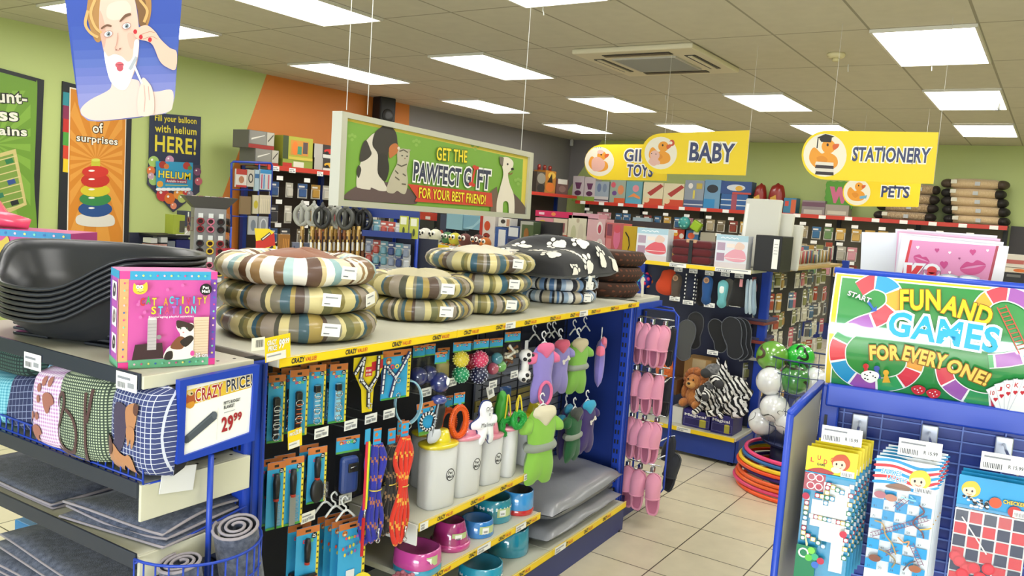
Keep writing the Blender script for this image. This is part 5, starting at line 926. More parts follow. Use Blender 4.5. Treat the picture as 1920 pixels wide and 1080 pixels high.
# ---------------------------------------------------------------- food containers, bowls and bags on the lower shelves
FRO = mat('fbfcfc', .35, 0, 'frost')
def container(label, px, py, w_, k, c, yaw, logo=True):
    w_ = min(w_, .05) if w_ < .15 else w_; u = gp(px, py, w_)[0]; t = thing('food_container', label, 'pet food container', gl(u, w_, .538), GA+rad(yaw), 'pet food containers with spouts'); w2, d, h = .062*k, .042*k, .20*k
    s = MB(); s.lathe([(0, 0), (.9, .0), (.95, .006), (1.0, h), (.96, h), (.92, .01), (0, .008)], FRO, 28, sx=w2, sy=d, pw=4); s.build('tub', t)
    m = mat(c, .3, 0, 'gloss'); s = MB(); s.lathe([(0, h-.004), (1.0, h-.004), (1.12, h+.004), (1.13, h+.010), (1.05, h+.013), (.6, h+.016), (0, h+.016)], m, 28, sx=w2, sy=d, pw=2.8); s.build('lid', t)
    s = MB(); s.lathe([(.034*k, h+.012), (.029*k, h+.03), (.022*k, h+.055), (.0185*k, h+.058), (.0, h+.057)], m, 18, (.012, 0, 0)); s.build('spout', t)
    if logo: s = MB().at(.022*k, -d*1.0, h*.55); s.oval(0, 0, .019, .022, '1a1b1f'); s.oval(0, 0, .016, .019, 'd4d6d6'); s.text('Pet', 0, .007, .011, '1a1b1f', w=.02, bold=.03); s.text('Mall', 0, -.007, .011, '1a1b1f', w=.026, bold=.03); s.build('printed_logo', t)
container('clear pet food container with yellow lid nearest the red rope lead', 817, 920, .065, 1.08, 'e3d32a', -14)
container('clear pet food container with pink lid and large disc logo', 868, 890, .085, 1.06, 'e890a8', -10)
container('clear pet food container with low pink lid, second pink one', 913, 880, .08, .90, 'e890a8', -10)
container('clear pet food container with pink lid turned sideways', 948, 870, .075, .95, 'e890a8', 20, False)
container('clear pet food container with yellow lid at the far end of the shelf', 992, 850, .07, 1.0, 'e3d32a', -14)
container('clear pet food container with yellow lid behind the nearest one', 800, 890, .20, 1.0, 'd8c82a', -14, False)
def bowl(label, px, py, w_, z, r, h, c, rim=.8, pw=2.0, c2=None, deco='', inn=None, cover=False):
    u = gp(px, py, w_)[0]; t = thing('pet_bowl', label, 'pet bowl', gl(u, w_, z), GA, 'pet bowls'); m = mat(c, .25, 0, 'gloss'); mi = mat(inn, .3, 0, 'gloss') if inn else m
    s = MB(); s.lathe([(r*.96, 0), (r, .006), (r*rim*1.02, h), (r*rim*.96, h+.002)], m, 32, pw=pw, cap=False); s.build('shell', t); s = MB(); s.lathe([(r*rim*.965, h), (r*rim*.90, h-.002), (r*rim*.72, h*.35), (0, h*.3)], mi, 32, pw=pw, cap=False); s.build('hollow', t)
    if c2: MB().lathe([(r*1.01, .0), (r*1.03, .012), (r*1.0, .022)], mat(c2, .3, 0, 'gloss'), 32, pw=pw).build('base_ring', t)
    q = MB()
    def onwall(a, z_, w3, h3, col, shape):
        k = r*(1+(rim*1.02-1)*z_/h)+.0016; 
        pts = shape; vs = [(k*cos(a+x/k), k*sin(a+x/k), z_+y_) for x, y_ in pts]; q.add(vs, [list(range(len(vs)))], col)
    if 'bones' in deco:
        for i in range(14):
            a = 2*pi*i/14
            for x, y_ in ((-.008, .003), (-.008, -.003), (.008, .003), (.008, -.003)): onwall(a, h*.66, 0, 0, 'e8f2f4', [(x+b*.0042, y_+d*.0042) for b, d in circ(0, 0, 1, 1, 8)])
            onwall(a, h*.66, 0, 0, 'e8f2f4', [(-.007, -.0022), (.007, -.0022), (.007, .0022), (-.007, .0022)])
        q.build('printed_bones', t)
    if 'sticker' in deco: q = MB(); r *= 1.012; [onwall(rad(-108), h*.5, 0, 0, 'b8c890', [(-.034+.0068*i, -.017), (-.0272+.0068*i, -.017), (-.0272+.0068*i, .017), (-.034+.0068*i, .017)]) for i in range(10)]; r += .0008; [onwall(rad(-114), h*.5, 0, 0, 'f0f0ee', [(-.016+.007*i, -.012), (-.009+.007*i, -.012), (-.009+.007*i, .012), (-.016+.007*i, .012)]) for i in range(4)]; r += .0006; [onwall(rad(-114), h*.5-.003, 0, 0, '4a4d54', [(-.011+.003*i, -.004), (-.0095+.003*i, -.004), (-.0095+.003*i, .004), (-.011+.003*i, .004)]) for i in range(6)]; q.build('price_sticker', t)
    return t
bz = .35
bowl('turquoise pet bowl at the bottom of the pair nearest the red rope', 783, 1050, .03, bz, .078, .03, '2f9cc0', .95, 2.6); bowl('pink pet bowl nested on the turquoise one by the red rope', 783, 1035, .03, bz+.024, .079, .055, 'c8489c', .9, 2.6, deco='sticker', inn='8a2a6c')
bowl('tall magenta pet bowl with a sticker, under the first containers', 844, 1008, .06, bz, .072, .095, 'a82a78', .66, 2.2, 'c43a8c', 'sticker', '6a1a4c')
bowl('small bright blue pet bowl right of the tall magenta one', 894, 990, .05, bz, .068, .058, '2a80cc', .86, 2, None, 'sticker', '1f5f9c')
bowl('teal pet bowl with white bones, behind the small blue bowl', 922, 968, .09, bz, .080, .088, '1f8fa8', .9, 2, None, 'bones sticker', '14606f')
bowl('red pet bowl at the bottom beside the grey bag', 970, 955, .05, bz, .068, .026, 'c8262c', .95); bowl('sky blue pet bowl nested on the red one beside the grey bag', 970, 945, .05, bz+.022, .068, .07, '3a94d8', .92, 2, None, '', '1c1e24')
bowl('large teal pet bowl with white bones on the bottom shelf', 902, 1060, -.0, .157, .088, .10, '1f94b4', .92, 2, None, 'bones', '14647c')
bowl('large plain teal pet bowl on the bottom shelf behind the bone one', 951, 1030, .10, .157, .092, .105, '1f94b4', .9, 2, None, '', '14647c')
bowl('dark brown pet bowl at the bottom edge on the bottom shelf', 852, 1075, -.0, .157, .07, .07, '2a2422', .9, 2, None, 'sticker', '1a1614')
t = thing('treat_bag', 'clear bag of pink treats lying at the near end of the bowl shelf', 'treat bag', gl(gp(770, 1068, .0)[0], .02, bz-.01), GA+rad(10)); s = MB(); g = random.Random(8); [s.ell((g.uniform(-.05, .05), g.uniform(-.03, .03), .012+g.uniform(0, .012)), .012, .01, .008, mat('c87a84', .5), 8, 5) for i in range(26)]; tag(s.build('treats', t), kind='stuff'); MB().box((0, 0, .02), (.14, .1, .036), TRANS, .014).build('clear_bag', t)
GB = mat('84868c', .38, 0, 'wrap')
def bigbag(label, loc, rz, W, D, h, sd, taglab=False):
    g = random.Random(sd); t = thing('grey_cushion_bag', label, 'pet cushion', loc, rz, 'bagged grey pet cushions'); s = MB(); n = 20; vs = []; fs = []; f = [(g.uniform(8, 26), g.uniform(8, 26), g.uniform(0, 6)) for _ in range(5)]
    for sd_ in (1, -1):
        for i in range(n+1):
            for j in range(n+1):
                a, b = 2*i/n-1, 2*j/n-1; q = max(0, (1-abs(a)**4)*(1-abs(b)**4))**.5; x, y_ = a*W/2*(1-.04*b*b), b*D/2*(1-.04*a*a); wr = sum(sin(x*p+y_*r_+o) for p, r_, o in f)*.003
                vs.append((x, y_, h*.5+sd_*h*.5*q*(1 if sd_ > 0 else .98)+(wr*(.4+.6*q) if sd_ > 0 else 0)))
    k = (n+1)**2
    for e in (0, 1):
        for i in range(n):
            for j in range(n): q = [e*k+i*(n+1)+j, e*k+(i+1)*(n+1)+j, e*k+(i+1)*(n+1)+j+1, e*k+i*(n+1)+j+1]; fs.append(q if e == 0 else q[::-1])
    s.add(vs, fs, GB, True); s.build('bag', t)
    if taglab: MB().box((-.05, -.02, h+.004), (.05, .035, .0015), PAPER).build('price_label', t); c = MB().box((W*.36, .0, h*.72), (.06, .04, .002), mat('5aa0b0')); c.box((W*.36, .0, h*.7215), (.05, .012, .002), mat('d8743a')); c.build('printed_tag', t)
    return t
bigbag('large grey bagged pet cushion resting on top of the other one', gl(-.455, .16, .245), GA+rad(1), .79, .42, .12, 1, True); bigbag('grey bagged pet cushion underneath on the bottom shelf', gl(-.455, .14, .158), GA, .80, .37, .085, 2)
for i in range(4): MB().box((0, 0, 0), (.16, .30, .022), mat('4a4b50', .9, 0, 'fabric'), .009, 3).build('folded_mat', label='dark grey folded mat at the far post, %s of the pile' % ('bottom' if i == 0 else 'top' if i == 3 else NTH[i]+' from the bottom'), cat='mat', group='dark grey folded mats', loc=gl(-.055+.004*(i % 2), .17+.006*i, .169+.027*i), rz=GA+rad(2*i-3))
# ---------------------------------------------------------------- games stand at the right
RZF = rad(-82); FO = atZ(1545, 717, 1.165); FO.z = 0; FXv = V((cos(RZF), sin(RZF), 0)); FYv = V((-sin(RZF), cos(RZF), 0))
def fl(x, y, z): return FO+FXv*x+FYv*y+V((0, 0, z))
st = thing('games_stand', 'blue metal games stand with FUN AND GAMES header and hanging board games', 'shelving unit', FO, RZF)
PANB = mat('1c3690', .4)
MB().box((.022, .02, .58), (.05, .05, 1.16), BLUE, .005).build('post', st); MB().box((.93, .02, .58), (.06, .05, 1.16), BLUE, .005).build('post', st)
s = MB().box((.46, -.005, 1.135), (.9, .03, .065), BLUE, .006); s.build('header_rail', st)
s = MB().box((.46, .045, .6), (.88, .012, 1.05), PANB)
for i in range(34): s.box((.46, .034, .09+.031*i), (.88, .004, .004), mat('5c78c8', .35))
for i in range(9): s.box((.06+.1*i, .031, .6), (.004, .004, 1.04), mat('5c78c8', .35))
s.build('wire_panel', st)
for z in (1.06, 1.03, .99, .95): MB().box((.015, -.006, z), (.008, .004, .03), BLACK).build('slot', st) if z in (1.06, .99) else None
s = MB(); s.add([(x+d, y, z) for d in (0, -.012) for x, y, z in ((-.047, -.30, .02), (-.047, -.30, 1.12), (-.004, 0, 1.15), (-.004, 0, .02))], [(0, 1, 2, 3), (7, 6, 5, 4), (0, 4, 5, 1), (1, 5, 6, 2), (2, 6, 7, 3), (3, 7, 4, 0)], mat('b5b0a0', .5)); s.build('side_panel', st)
s = MB()
for a, b in (((-.05, -.305, .0), (-.05, -.305, 1.125)), ((-.05, -.305, 1.125), (-.006, .0, 1.162))): a, b = V(a), V(b); s.tube([a, b], .012, BLUE, 4)
s.build('side_frame', st)
MB().box((.46, -.14, .06), (.92, .3, .12), mat('1c2d6e', .4)).build('plinth', st); MB().box((.46, .2, .58), (.9, .3, 1.1), BLUED).build('back_box', st)
# curved printed header
p0 = fl(0, 0, 1.165); t = thing('header_sign', 'curved green FUN AND GAMES FOR EVERYONE header sign on the games stand', 'sign', p0, RZF)
s = Sign().set(p0, RZF); GRN = mat('2f8b45', .3, 0, 'gloss'); G = lambda h: mat(h, .3, 0, 'gloss'); W9 = .94; H9 = .315
s.rect(0, 0, W9, H9, G('f2f2ee')); s.rect(.004, .0, W9, H9-.003, G('e6c42a')); s.rect(.016, 0, W9, H9-.008, G('f2f2ee')); s.rect(.019, .0, W9-.02, H9-.012, GRN)
def track(pts, wpx, cols, seg=9):
    L = spl(pts, 10, False); s.Ln(L, wpx+4, G('f4f4f0')); k = 0; i = 0
    while i < len(L)-1: j = min(len(L)-1, i+seg+2); s.Ln(L[i:j+1], wpx, G(cols[k % len(cols)])); q = L[j]; k += 1; i = j; s.Ln([L[max(0, i-1)], L[i]], wpx+1, G('f4f4f0')) if i < len(L)-1 else None
TC = ['d8404e', '2a9ad0', 'e0a83a', 'd84658', 'a05cb0', '3a9a5a', 'd84050', '2a96cc', 'a05aae', '38a05c', 'd83a4a', 'e8a040']
track([(1612, 541), (1640, 528), (1672, 541), (1676, 570), (1650, 592), (1612, 606), (1588, 622), (1573, 648), (1578, 685), (1608, 712), (1650, 720), (1690, 712), (1712, 690), (1716, 668)], 26, TC)
track([(1836, 574), (1852, 558), (1884, 550), (1920, 562), (1950, 590), (1960, 625), (1935, 655), (1890, 668), (1850, 672)], 24, TC[2:]); track([(1768, 684), (1776, 712), (1804, 736), (1845, 748), (1880, 742), (1910, 718)], 26, TC[3:])
for i in range(11): a, b = (1868+1.7*i*2.2, 578+7.2*i), (1884+1.7*i*2.2, 574+7.2*i); s.Ln([a, b], 1.5, 'c04a3a')
s.Ln([(1867, 574), (1906, 658)], 1.8, 'c04a3a'); s.Ln([(1883, 570), (1922, 652)], 1.8, 'c04a3a')
s.P([(1630, 560), (1640, 575), (1645, 571), (1645, 580), (1632, 582), (1637, 577), (1626, 564)], '2a5ab0'); s.Tx('START', (1592, 547), (1634, 562), 9, 'f4f4f0', out='3a4a40', ow=.04)
s.Tx('FUN', (1688, 560), (1762, 561), 36, 'f2dc1e', out='8a5a14', ow=.035, bold=.03); s.Tx('AND', (1768, 567), (1856, 592), 33, 'f2dc1e', out='8a5a14', ow=.035, bold=.03)
s.Tx('GAMES', (1668, 601), (1868, 634), 45, '1ba3dc', out='f6f6f4', ow=.07, bold=.03)
s.Tx('FOR', (1633, 656), (1686, 656), 27, 'ecc25a', out='8a5a1c', ow=.05, bold=.04); s.Tx('EVERY', (1695, 656), (1772, 674), 27, 'ecc25a', out='8a5a1c', ow=.05, bold=.04); s.Tx('ONE!', (1776, 677), (1850, 707), 25, 'ecc25a', out='8a5a1c', ow=.05, bold=.04)
for x, y, c in ((1625, 690, 'c8303a'), (1645, 694, '2a4aa8'), (1662, 702, 'e0a828')): s.P([(x-7, y+12), (x-3, y-3), (x+3, y-3), (x+8, y+12)], G(c)); s.O(x, y-8, 5.5, 5.5, G(c))
s.B([(1617, 695), (1632, 690), (1648, 696), (1646, 708), (1632, 715), (1618, 706)], 'f2f2ee')
for x, y in ((1623, 698), (1627, 700), (1623, 706), (1628, 708), (1638, 701), (1642, 704), (1633, 694)): s.O(x, y, 1.6, 1.3, '1c1c20')
for x, y in ((1722, 728), (1750, 735)): s.B([(x-14, y-4), (x, y-10), (x+13, y-3), (x+8, y+8), (x-6, y+9)], 'c8303c'); [s.O(x+a, y+b, 1.4, 1.2, 'f4f0ee') for a, b in ((-7, -2), (-2, 0), (3, -4), (6, 2), (0, 5))]
for i in range(5):
    a = rad(-28+12*i); cx, cy = 1905, 790; R2 = lambda x, y: (cx+x*cos(a)-y*sin(a), cy+x*sin(a)+y*cos(a)); s.P([R2(-22, -85), R2(22, -85), R2(22, 0), R2(-22, 0)], 'c8ccd0'); s.P([R2(-21, -84), R2(21, -84), R2(21, 0), R2(-21, 0)], 'f4f4f2'); c = R2(-14, -74); s.Tx(('10', 'J', 'Q', 'K', 'A')[i], (c[0]-4, c[1]), (c[0]+4, c[1]+1), 9, 'c03038'); c = R2(-14, -60); s.O(c[0]-1.6, c[1], 2.4, 2.4, 'c8303c'); s.O(c[0]+1.8, c[1], 2.4, 2.4, 'c8303c'); s.P([(c[0]-4, c[1]+1), (c[0]+4, c[1]+1), (c[0], c[1]+6)], 'c8303c')
# clip to the board, cut into bands and bend
me = s.mesh('header'); b = bmesh.new(); b.from_mesh(me)
for co, no in (((W9-.02, 0, 0), (1, 0, 0)), ((0, 0, 0), (0, 0, -1)), ((0, 0, H9), (0, 0, 1))): bmesh.ops.bisect_plane(b, geom=b.verts[:]+b.edges[:]+b.faces[:], plane_co=co, plane_no=no, clear_outer=True)
for i in range(1, 14): bmesh.ops.bisect_plane(b, geom=b.verts[:]+b.edges[:]+b.faces[:], plane_co=(0, 0, H9*i/14), plane_no=(0, 0, 1))
BEND = lambda z: -.055*(1-((z-H9/2)/(H9/2))**2)
for v in b.verts: v.co.y += BEND(v.co.z)
bmesh.ops.remove_doubles(b, verts=b.verts[:], dist=1e-7); b.to_mesh(me); b.free()
for p in me.polygons: p.use_smooth = True
o = bpy.data.objects.new('printed_face', me); COL.objects.link(o); o.parent = t
s = MB(); n = 14; vs = [(x, BEND(H9*i/n)+d, H9*i/n) for i in range(n+1) for x, d in ((0, .0006), (W9, .0006), (W9, .008), (0, .008))]; s.add(vs, [(4*i+j, 4*i+(j+1) % 4, 4*i+4+(j+1) % 4, 4*i+4+j) for i in range(n) for j in range(4)]+[(0, 1, 2, 3), (4*n+3, 4*n+2, 4*n+1, 4*n)], mat('e8e8e4', .4)); s.build('backing', t)
MB().tube([(-.004, .006, H9+.006), (W9, .006, H9+.006)], .009, mat('2447b8', .3), 10).build('top_rail', t)
# hooks and games
def ghook(x, lab):
    s = MB().box((x, .026, 1.05), (.042, .006, .07), mat('c8ccd4', .3, .6), .003); s.tube([(x, .02, 1.065), (x, -.02, 1.06), (x, -.27, 1.062)], .0035, STEEL, 6); s.tube([(x, .02, 1.03), (x, -.02, 1.03)], .004, STEEL, 6); s.build('hook', st)
    s = MB().box((x-.03, -.278, 1.085), (.095, .002, .042), PAPER).at(x-.03, -.2795, 1.085); s.rect(-.042, .009, .012, .013, '7a7d84'); s.barcode(-.042, -.016, .04, .013); s.text('R 15.99', .024, -.006, .009, '3a3d44', w=.03, bold=.02); s.build('price_card', st)
for x in (.104, .281, .458): ghook(x, '')
def gamebag(label, x, off, w_, h, ztop, fn, n, cat='board game'):
    for k in range(n-1, -1, -1):
        y = -off+.035*k; p0 = fl(x+.006*k, y, ztop); t = thing('board_game', label if k == 0 else label+', pack %s behind' % NTH[k-1], cat, p0, RZF, 'hanging board games'); s = MB(); fn(s, w_, h); s.build('pack', t)
        if k == 0: q = MB().box((0, -.004, -h/2-.03), (w_*1.02, .006, h-.08), TRANS, .002, 1); q.build('clear_bag', t)
def girl(s, x, z, k, hair):
    s.oval(x, z, .02*k, .019*k, hair); s.oval(x-.003*k, z-.005*k, .014*k, .013*k, 'f2cfb4'); s.blob([(x-.02*k, z), (x-.012*k, z+.016*k), (x+.008*k, z+.02*k), (x+.02*k, z+.004*k), (x+.006*k, z+.006*k), (x-.01*k, z+.003*k)], hair); s.oval(x-.009*k, z-.004*k, .002*k, .003*k, '2a2420'); s.oval(x+.003*k, z-.004*k, .002*k, .003*k, '2a2420'); s.line([(x-.008*k, z-.011*k), (x-.002*k, z-.013*k), (x+.003*k, z-.011*k)], .0012*k, 'b04a40')
def ludo(s, w_, h):
    s.box((0, .001, -.032), (w_, .002, .064), mat('e8d422', .4)).at(0, -.0004, 0)
    for i, ch in enumerate('LUDO'): s.text(ch, -w_*.38+i*w_*.13, -.03+.004*((i % 2)*2-1), .012, 'c8362c', w=.008)
    s.text('GAME', -w_*.2, -.043, .007, '2a2a2e', w=.02); girl(s, w_*.18, -.03, 1.1, 'c0502c'); s.oval(w_*.1, -.05, .012, .008, 'f0d8c0'); s.blob([(-w_*.42, -.06), (-w_*.2, -.052), (w_*.05, -.058), (w_*.0, -.064), (-w_*.4, -.064)], 'a83a3a'); s.rect(w_*.2, -.064, w_*.46, -.048, 'f2f2f0'); s.barcode(w_*.22, -.062, w_*.2, .009)
    z0, z1 = -.066, -h; s.box((0, .001, (z0+z1)/2), (w_, .002, z0-z1), mat('2a9ccc', .35)); s.at(0, -.0004, 0); H = z0-z1; W_ = w_
    def sq(x, z, a, c): s.rect(x-a/2, z-a/2, x+a/2, z+a/2, '2a2a30'); s.rect(x-a*.45, z-a*.45, x+a*.45, z+a*.45, c)
    s.rect(-W_*.5, z0-.048, -W_*.08, z0-.003, 'b8304a')
    for a in (-.36, -.2):
        for b in (-.013, -.036): s.oval(W_*a, z0+b, .010, .010, 'f4f0f0'); s.oval(W_*a, z0+b, .0075, .0075, 'b8304a')
    s.rect(-W_*.1, z0-.175, W_*.42, z0-.02, 'eef4f4'); s.rect(-W_*.3, z0-.14, W_*.1, z0-.07, 'f2f6f2'); s.rect(W_*.16, z0-.25, W_*.42, z0-.06, 'f2f6f4')
    cs = ('f2f4f4', 'b8304a', 'e8c86a', '2f8a68', '3a94c4')
    for i in range(9):
        for (x, z) in ((W_*.44, z0-.02-.023*i), (-W_*.4, z0-.07-.013*i), (-W_*.28+.011*i, z0-.115)): sq(x, z, .0125, cs[i % 5]); s.oval(x, z, .0046, .0046, 'f4f6f6')
    for i in range(4):
        for (x, z) in ((W_*.0+.011*i, z0-.022-.004*i), (-W_*.02, z0-.03-.013*i), (-W_*.2+.012*i, z0-.055), (-W_*.3+.013*i, z0-.165-.006*i)): sq(x, z, .0125, cs[(i+1) % 5]); s.oval(x, z, .0046, .0046, 'f4f6f6')
    s.poly([(-W_*.38, z0-.15), (-W_*.28, z0-.185), (-W_*.3, z0-.2)], 'e8d8a0'); s.rect(-W_*.5, z1, -W_*.1, z0-.19, '1f7a52'); s.oval(-W_*.35, z0-.21, .013, .013, 'f0f4f0'); s.oval(-W_*.35, z0-.21, .009, .009, '1f7a52')
    for x, z, c in ((-.2, -.2, '7ac84a'), (-.12, -.215, '3aa87a'), (-.24, -.22, '5ab848'), (.0, -.222, 'b8304a'), (-.1, -.235, '3a6ac0'), (.38, -.14, 'c03048'), (-.42, -.06, 'b02a48')): s.oval(W_*x, z0+z, .009, .009, c)
def snakes(s, w_, h):
    s.box((0, .001, -h/2), (w_, .002, h), mat('eef4f8', .35)).at(0, -.0004, 0); n = 4
    for i in range(5): s.blob([(-w_*.5, -.006-.014*i), (-w_*.2, -.002-.014*i), (w_*.2, -.012-.014*i), (w_*.5, -.004-.012*i), (w_*.5, -.010-.012*i), (w_*.2, -.02-.014*i), (-w_*.2, -.009-.014*i), (-w_*.5, -.013-.014*i)], ('2a94cc', 'c8323c')[i % 2])
    s.text('SNAKES', -w_*.24, -.036, .013, '2a9ad0', w=.045, shear=.1, out='f4f4f4', ow=.06); s.text('LADDERS', -w_*.14, -.051, .011, '2a9ad0', w=.045, out='f4f4f4', ow=.05); girl(s, w_*.22, -.042, 1.2, 'e8c83a'); s.blob([(-w_*.3, -.07), (-w_*.1, -.06), (w_*.08, -.066), (w_*.06, -.075), (-w_*.25, -.076)], '8a6a5a'); s.rect(w_*.14, -.074, w_*.47, -.06, 'f4f4f2'); s.barcode(w_*.17, -.072, w_*.26, .009)
    z0 = -.082; a = w_/5.2; g = random.Random(4); num = 91
    for r in range(8):
        for c in range(5):
            x, z = -w_*.5+a*c, z0-a*.95*r
            if (r+c) % 2: s.rect(x, z-a*.95, x+a, z, '1f93cf')
            if z-a < -h: continue
            s.text(str(num-c-10*r if num-c-10*r > 0 else c+1), x+a*.3, z-a*.7, .006, '3a4a5a', bold=.0)
    for p0_, p1_ in (((-.45, -.2), (.42, -.13)), ((-.12, -.12), (.06, -.09)), ((-.2, -.24), (.0, -.22)), ((.2, -.2), (.4, -.25))):
        A, B = V((p0_[0]*w_, p0_[1])), V((p1_[0]*w_, p1_[1])); d = (B-A).normalized(); q = V((-d.y, d.x))*.005; s.line([A+q, B+q], .0016, '7a4a6a'); s.line([A-q, B-q], .0016, '7a4a6a'); L = (B-A).length
        for i in range(int(L/.007)): c = A+d*(.004+.007*i); s.line([c-q, c+q], .0012, '7a4a6a')
    for pts, c in (([(.25, -.1), (.34, -.115), (.22, -.135), (.2, -.15), (.34, -.165), (.38, -.18)], '6a4048'), ([(-.42, -.16), (-.28, -.165), (-.22, -.19), (-.1, -.21), (-.02, -.235)], 'a88a5a'), ([(-.02, -.19), (.08, -.2), (.16, -.195), (.14, -.21)], 'c08a5a'), ([(-.3, -.23), (-.16, -.235), (-.02, -.25), (-.06, -.27)], '8a7a5a'), ([(.3, -.16), (.42, -.155), (.48, -.15)], 'd8a84a'), ([(.3, -.24), (.2, -.25), (.12, -.27)], '5a4a50')): s.line([(x*w_, z) for x, z in spl(pts, 6, False)], .0035, c)
    for x, z, c in ((-.35, -.255, '7a4a3a'), (.3, -.26, '9a5a3a'), (-.38, -.092, 'a86a78'), (-.2, -.095, 'b07a6a')): s.oval(w_*x, z, .014, .009, c)
    s.line([(-w_*.05, -.088), (w_*.2, -.092), (w_*.1, -.082)], .003, '8ac8e8')
def checkers(s, w_, h):
    s.box((0, .001, -.04), (w_, .002, .08), mat('1f93cc', .35)).at(0, -.0004, 0); girl(s, -w_*.32, -.032, 1.0, 'e0b83a'); g = random.Random(2)
    for i in range(40): s.oval(-w_*.42+g.uniform(0, .055), -.05-g.uniform(0, .022), .004, .003, ('16161a', 'f0f0f0')[i % 2], 6)
    s.oval(w_*.03, -.052, .013, .013, 'd8502c'); s.oval(w_*.3, -.066, .014, .014, 'b8302c'); s.text('CHECKERS', w_*.3, -.045, .009, 'e8c83a', w=.05, out='7a4a14', ow=.05); s.rect(w_*.28, -.078, w_*.5, -.06, 'f2f2f0'); s.barcode(w_*.3, -.076, w_*.16, .01)
    z0 = -.082; s.box((0, .001, (z0-h)/2), (w_, .002, h+z0), mat('f0f0ee', .35)); s.at(0, -.0004, 0); a = w_/5
    for r in range(8):
        for c in range(5):
            x, z = -w_*.5+a*c, z0-.003-a*1.02*r
            if z-a > -h: s.rect(x+.002, z-a+.002, x+a-.002, z-.001, ('1e2a4a', 'c82c3a')[(r+c) % 2])
    for x, z in ((-.42, -.2), (-.36, -.21), (-.25, -.225), (-.15, -.22), (.05, -.215), (-.3, -.24), (-.05, -.24)): s.oval(w_*x, z, .014, .014, 'c02838'); s.oval(w_*x, z, .010, .010, 'd03a48')
    s.line([(-w_*.4, -.1), (-w_*.2, -.14), (.0, -.18)], .003, 'e8e4e0')
gamebag('Ludo board game with yellow header hanging leftmost on the games stand', .056, .255, .122, .35, 1.040, ludo, 6); gamebag('Snakes and Ladders board game hanging in the middle of the games stand', .229, .255, .140, .34, 1.046, snakes, 5); gamebag('Checkers board game with blue header hanging at the right edge', .418, .255, .150, .34, 1.036, checkers, 3)
# greeting cards behind the header
def cardplane(X, x, y): p0 = atX(x, y, X); return p0, rad(-90)
p0, rz = cardplane(2.85, 1785, 480); t = thing('greeting_card', 'large pink KISS greeting card with lips, frontmost behind the header sign', 'greeting card', p0, rz); s = Sign().set(p0, rz)
o = [(1692, 440), (1892, 462), (1874, 560), (1676, 540)]; plate(s, o, .004, mat('dcdce2', .3)); s.P([(1708, 450), (1873, 462), (1848, 560), (1682, 545)], 'cf86b0'); s.P([(1706, 450), (1711, 450), (1690, 545), (1684, 545)], 'c8323c'); s.P([(1868, 461), (1873, 461), (1850, 560), (1844, 560)], 'a03a48')
def lips(x, y, k, a):
    R3 = lambda p, q: (x+k*(p*cos(a)-q*sin(a)), y+k*(p*sin(a)+q*cos(a))); s.B([R3(-16, 0), R3(-7, -7), R3(0, -4.5), R3(7, -7), R3(16, 0), R3(6, -1), R3(-6, -1)], 'b83a78'); s.B([R3(-16, 1), R3(-5, 1.5), R3(5, 1.5), R3(16, 1), R3(7, 9), R3(-7, 9)], 'c04a84')
lips(1728, 486, 1.0, .35); lips(1824, 500, 1.55, -.15)
def heart(x, y, k, c): s.O(x-k*.5, y, k*.6, k*.6, c, 10); s.O(x+k*.5, y, k*.6, k*.6, c, 10); s.P([(x-k*1.05, y+k*.25), (x+k*1.05, y+k*.25), (x, y+k*1.5)], c)
for x, y, k, c in ((1757, 468, 4, 'b03a78'), (1824, 471, 5.5, 'b83a78'), (1770, 494, 7, 'b83a7c'), (1721, 463, 3, 'f2e8f0'), (1781, 473, 2.5, 'f2e8f0'), (1852, 469, 2.5, 'f2e8f0'), (1781, 510, 2.6, 'f2e8f0'), (1799, 484, 2, '8a3a68')): heart(x, y, k, c)
s.Tx('K', (1702, 520), (1730, 522), 42, 'c83038', out='dce0e8', ow=.08, bold=.06); s.Tx('i', (1740, 522), (1752, 523), 42, 'c83038', out='dce0e8', ow=.08, bold=.06); s.Tx('ss', (1762, 530), (1830, 534), 26, 'e8ecf2', out='b0b8c8', ow=.05, bold=.06); s.done('card', t)
for i in range(1, 4):
    p0 = atX(1785, 480, 2.85+.03*i); s = Sign().set(p0, rad(-90)); d = 6*i; plate(s, [(1690-d*.6, 440-d*.6), (1888-d, 460-d), (1872-d, 560), (1675, 540)], .004, mat('d8d4e0' if i != 2 else 'd8a8c4', .3)); s.build('greeting_card', label='greeting card %s behind the pink KISS card' % NTH[i-1], cat='greeting card', group='greeting cards in the rack', loc=p0, rz=rad(-90))
p0 = atX(1650, 480, 2.92); s = Sign().set(p0, rad(-90)); plate(s, [(1616, 435), (1690, 437), (1690, 545), (1612, 535)], .02, mat('d2d6de', .35)); s.build('white_envelope', label='stack of plain white envelopes left of the pink KISS card', cat='envelope', loc=p0, rz=rad(-90))
t = thing('card_rack', 'white wire greeting card rack on the shelf behind the games header', 'rack', fl(.35, .30, 1.14), rad(-90)); s = MB()
for x in (-.24, -.16, -.08, .0, .1, .2, .3): s.wire([(x, -.06, 0), (x, -.06, .30 if x < -.1 else .2), (x+.05, -.06, .30 if x < -.1 else .2), (x+.05, -.06, 0)], .0025, WHITE)
s.wire([(-.25, -.06, .31), (.33, -.06, .31)], .003, WHITE); s.build('wire_front', t); s = MB().box((.05, .1, .01), (.62, .3, .016), WHITE); s.build('tray', t)
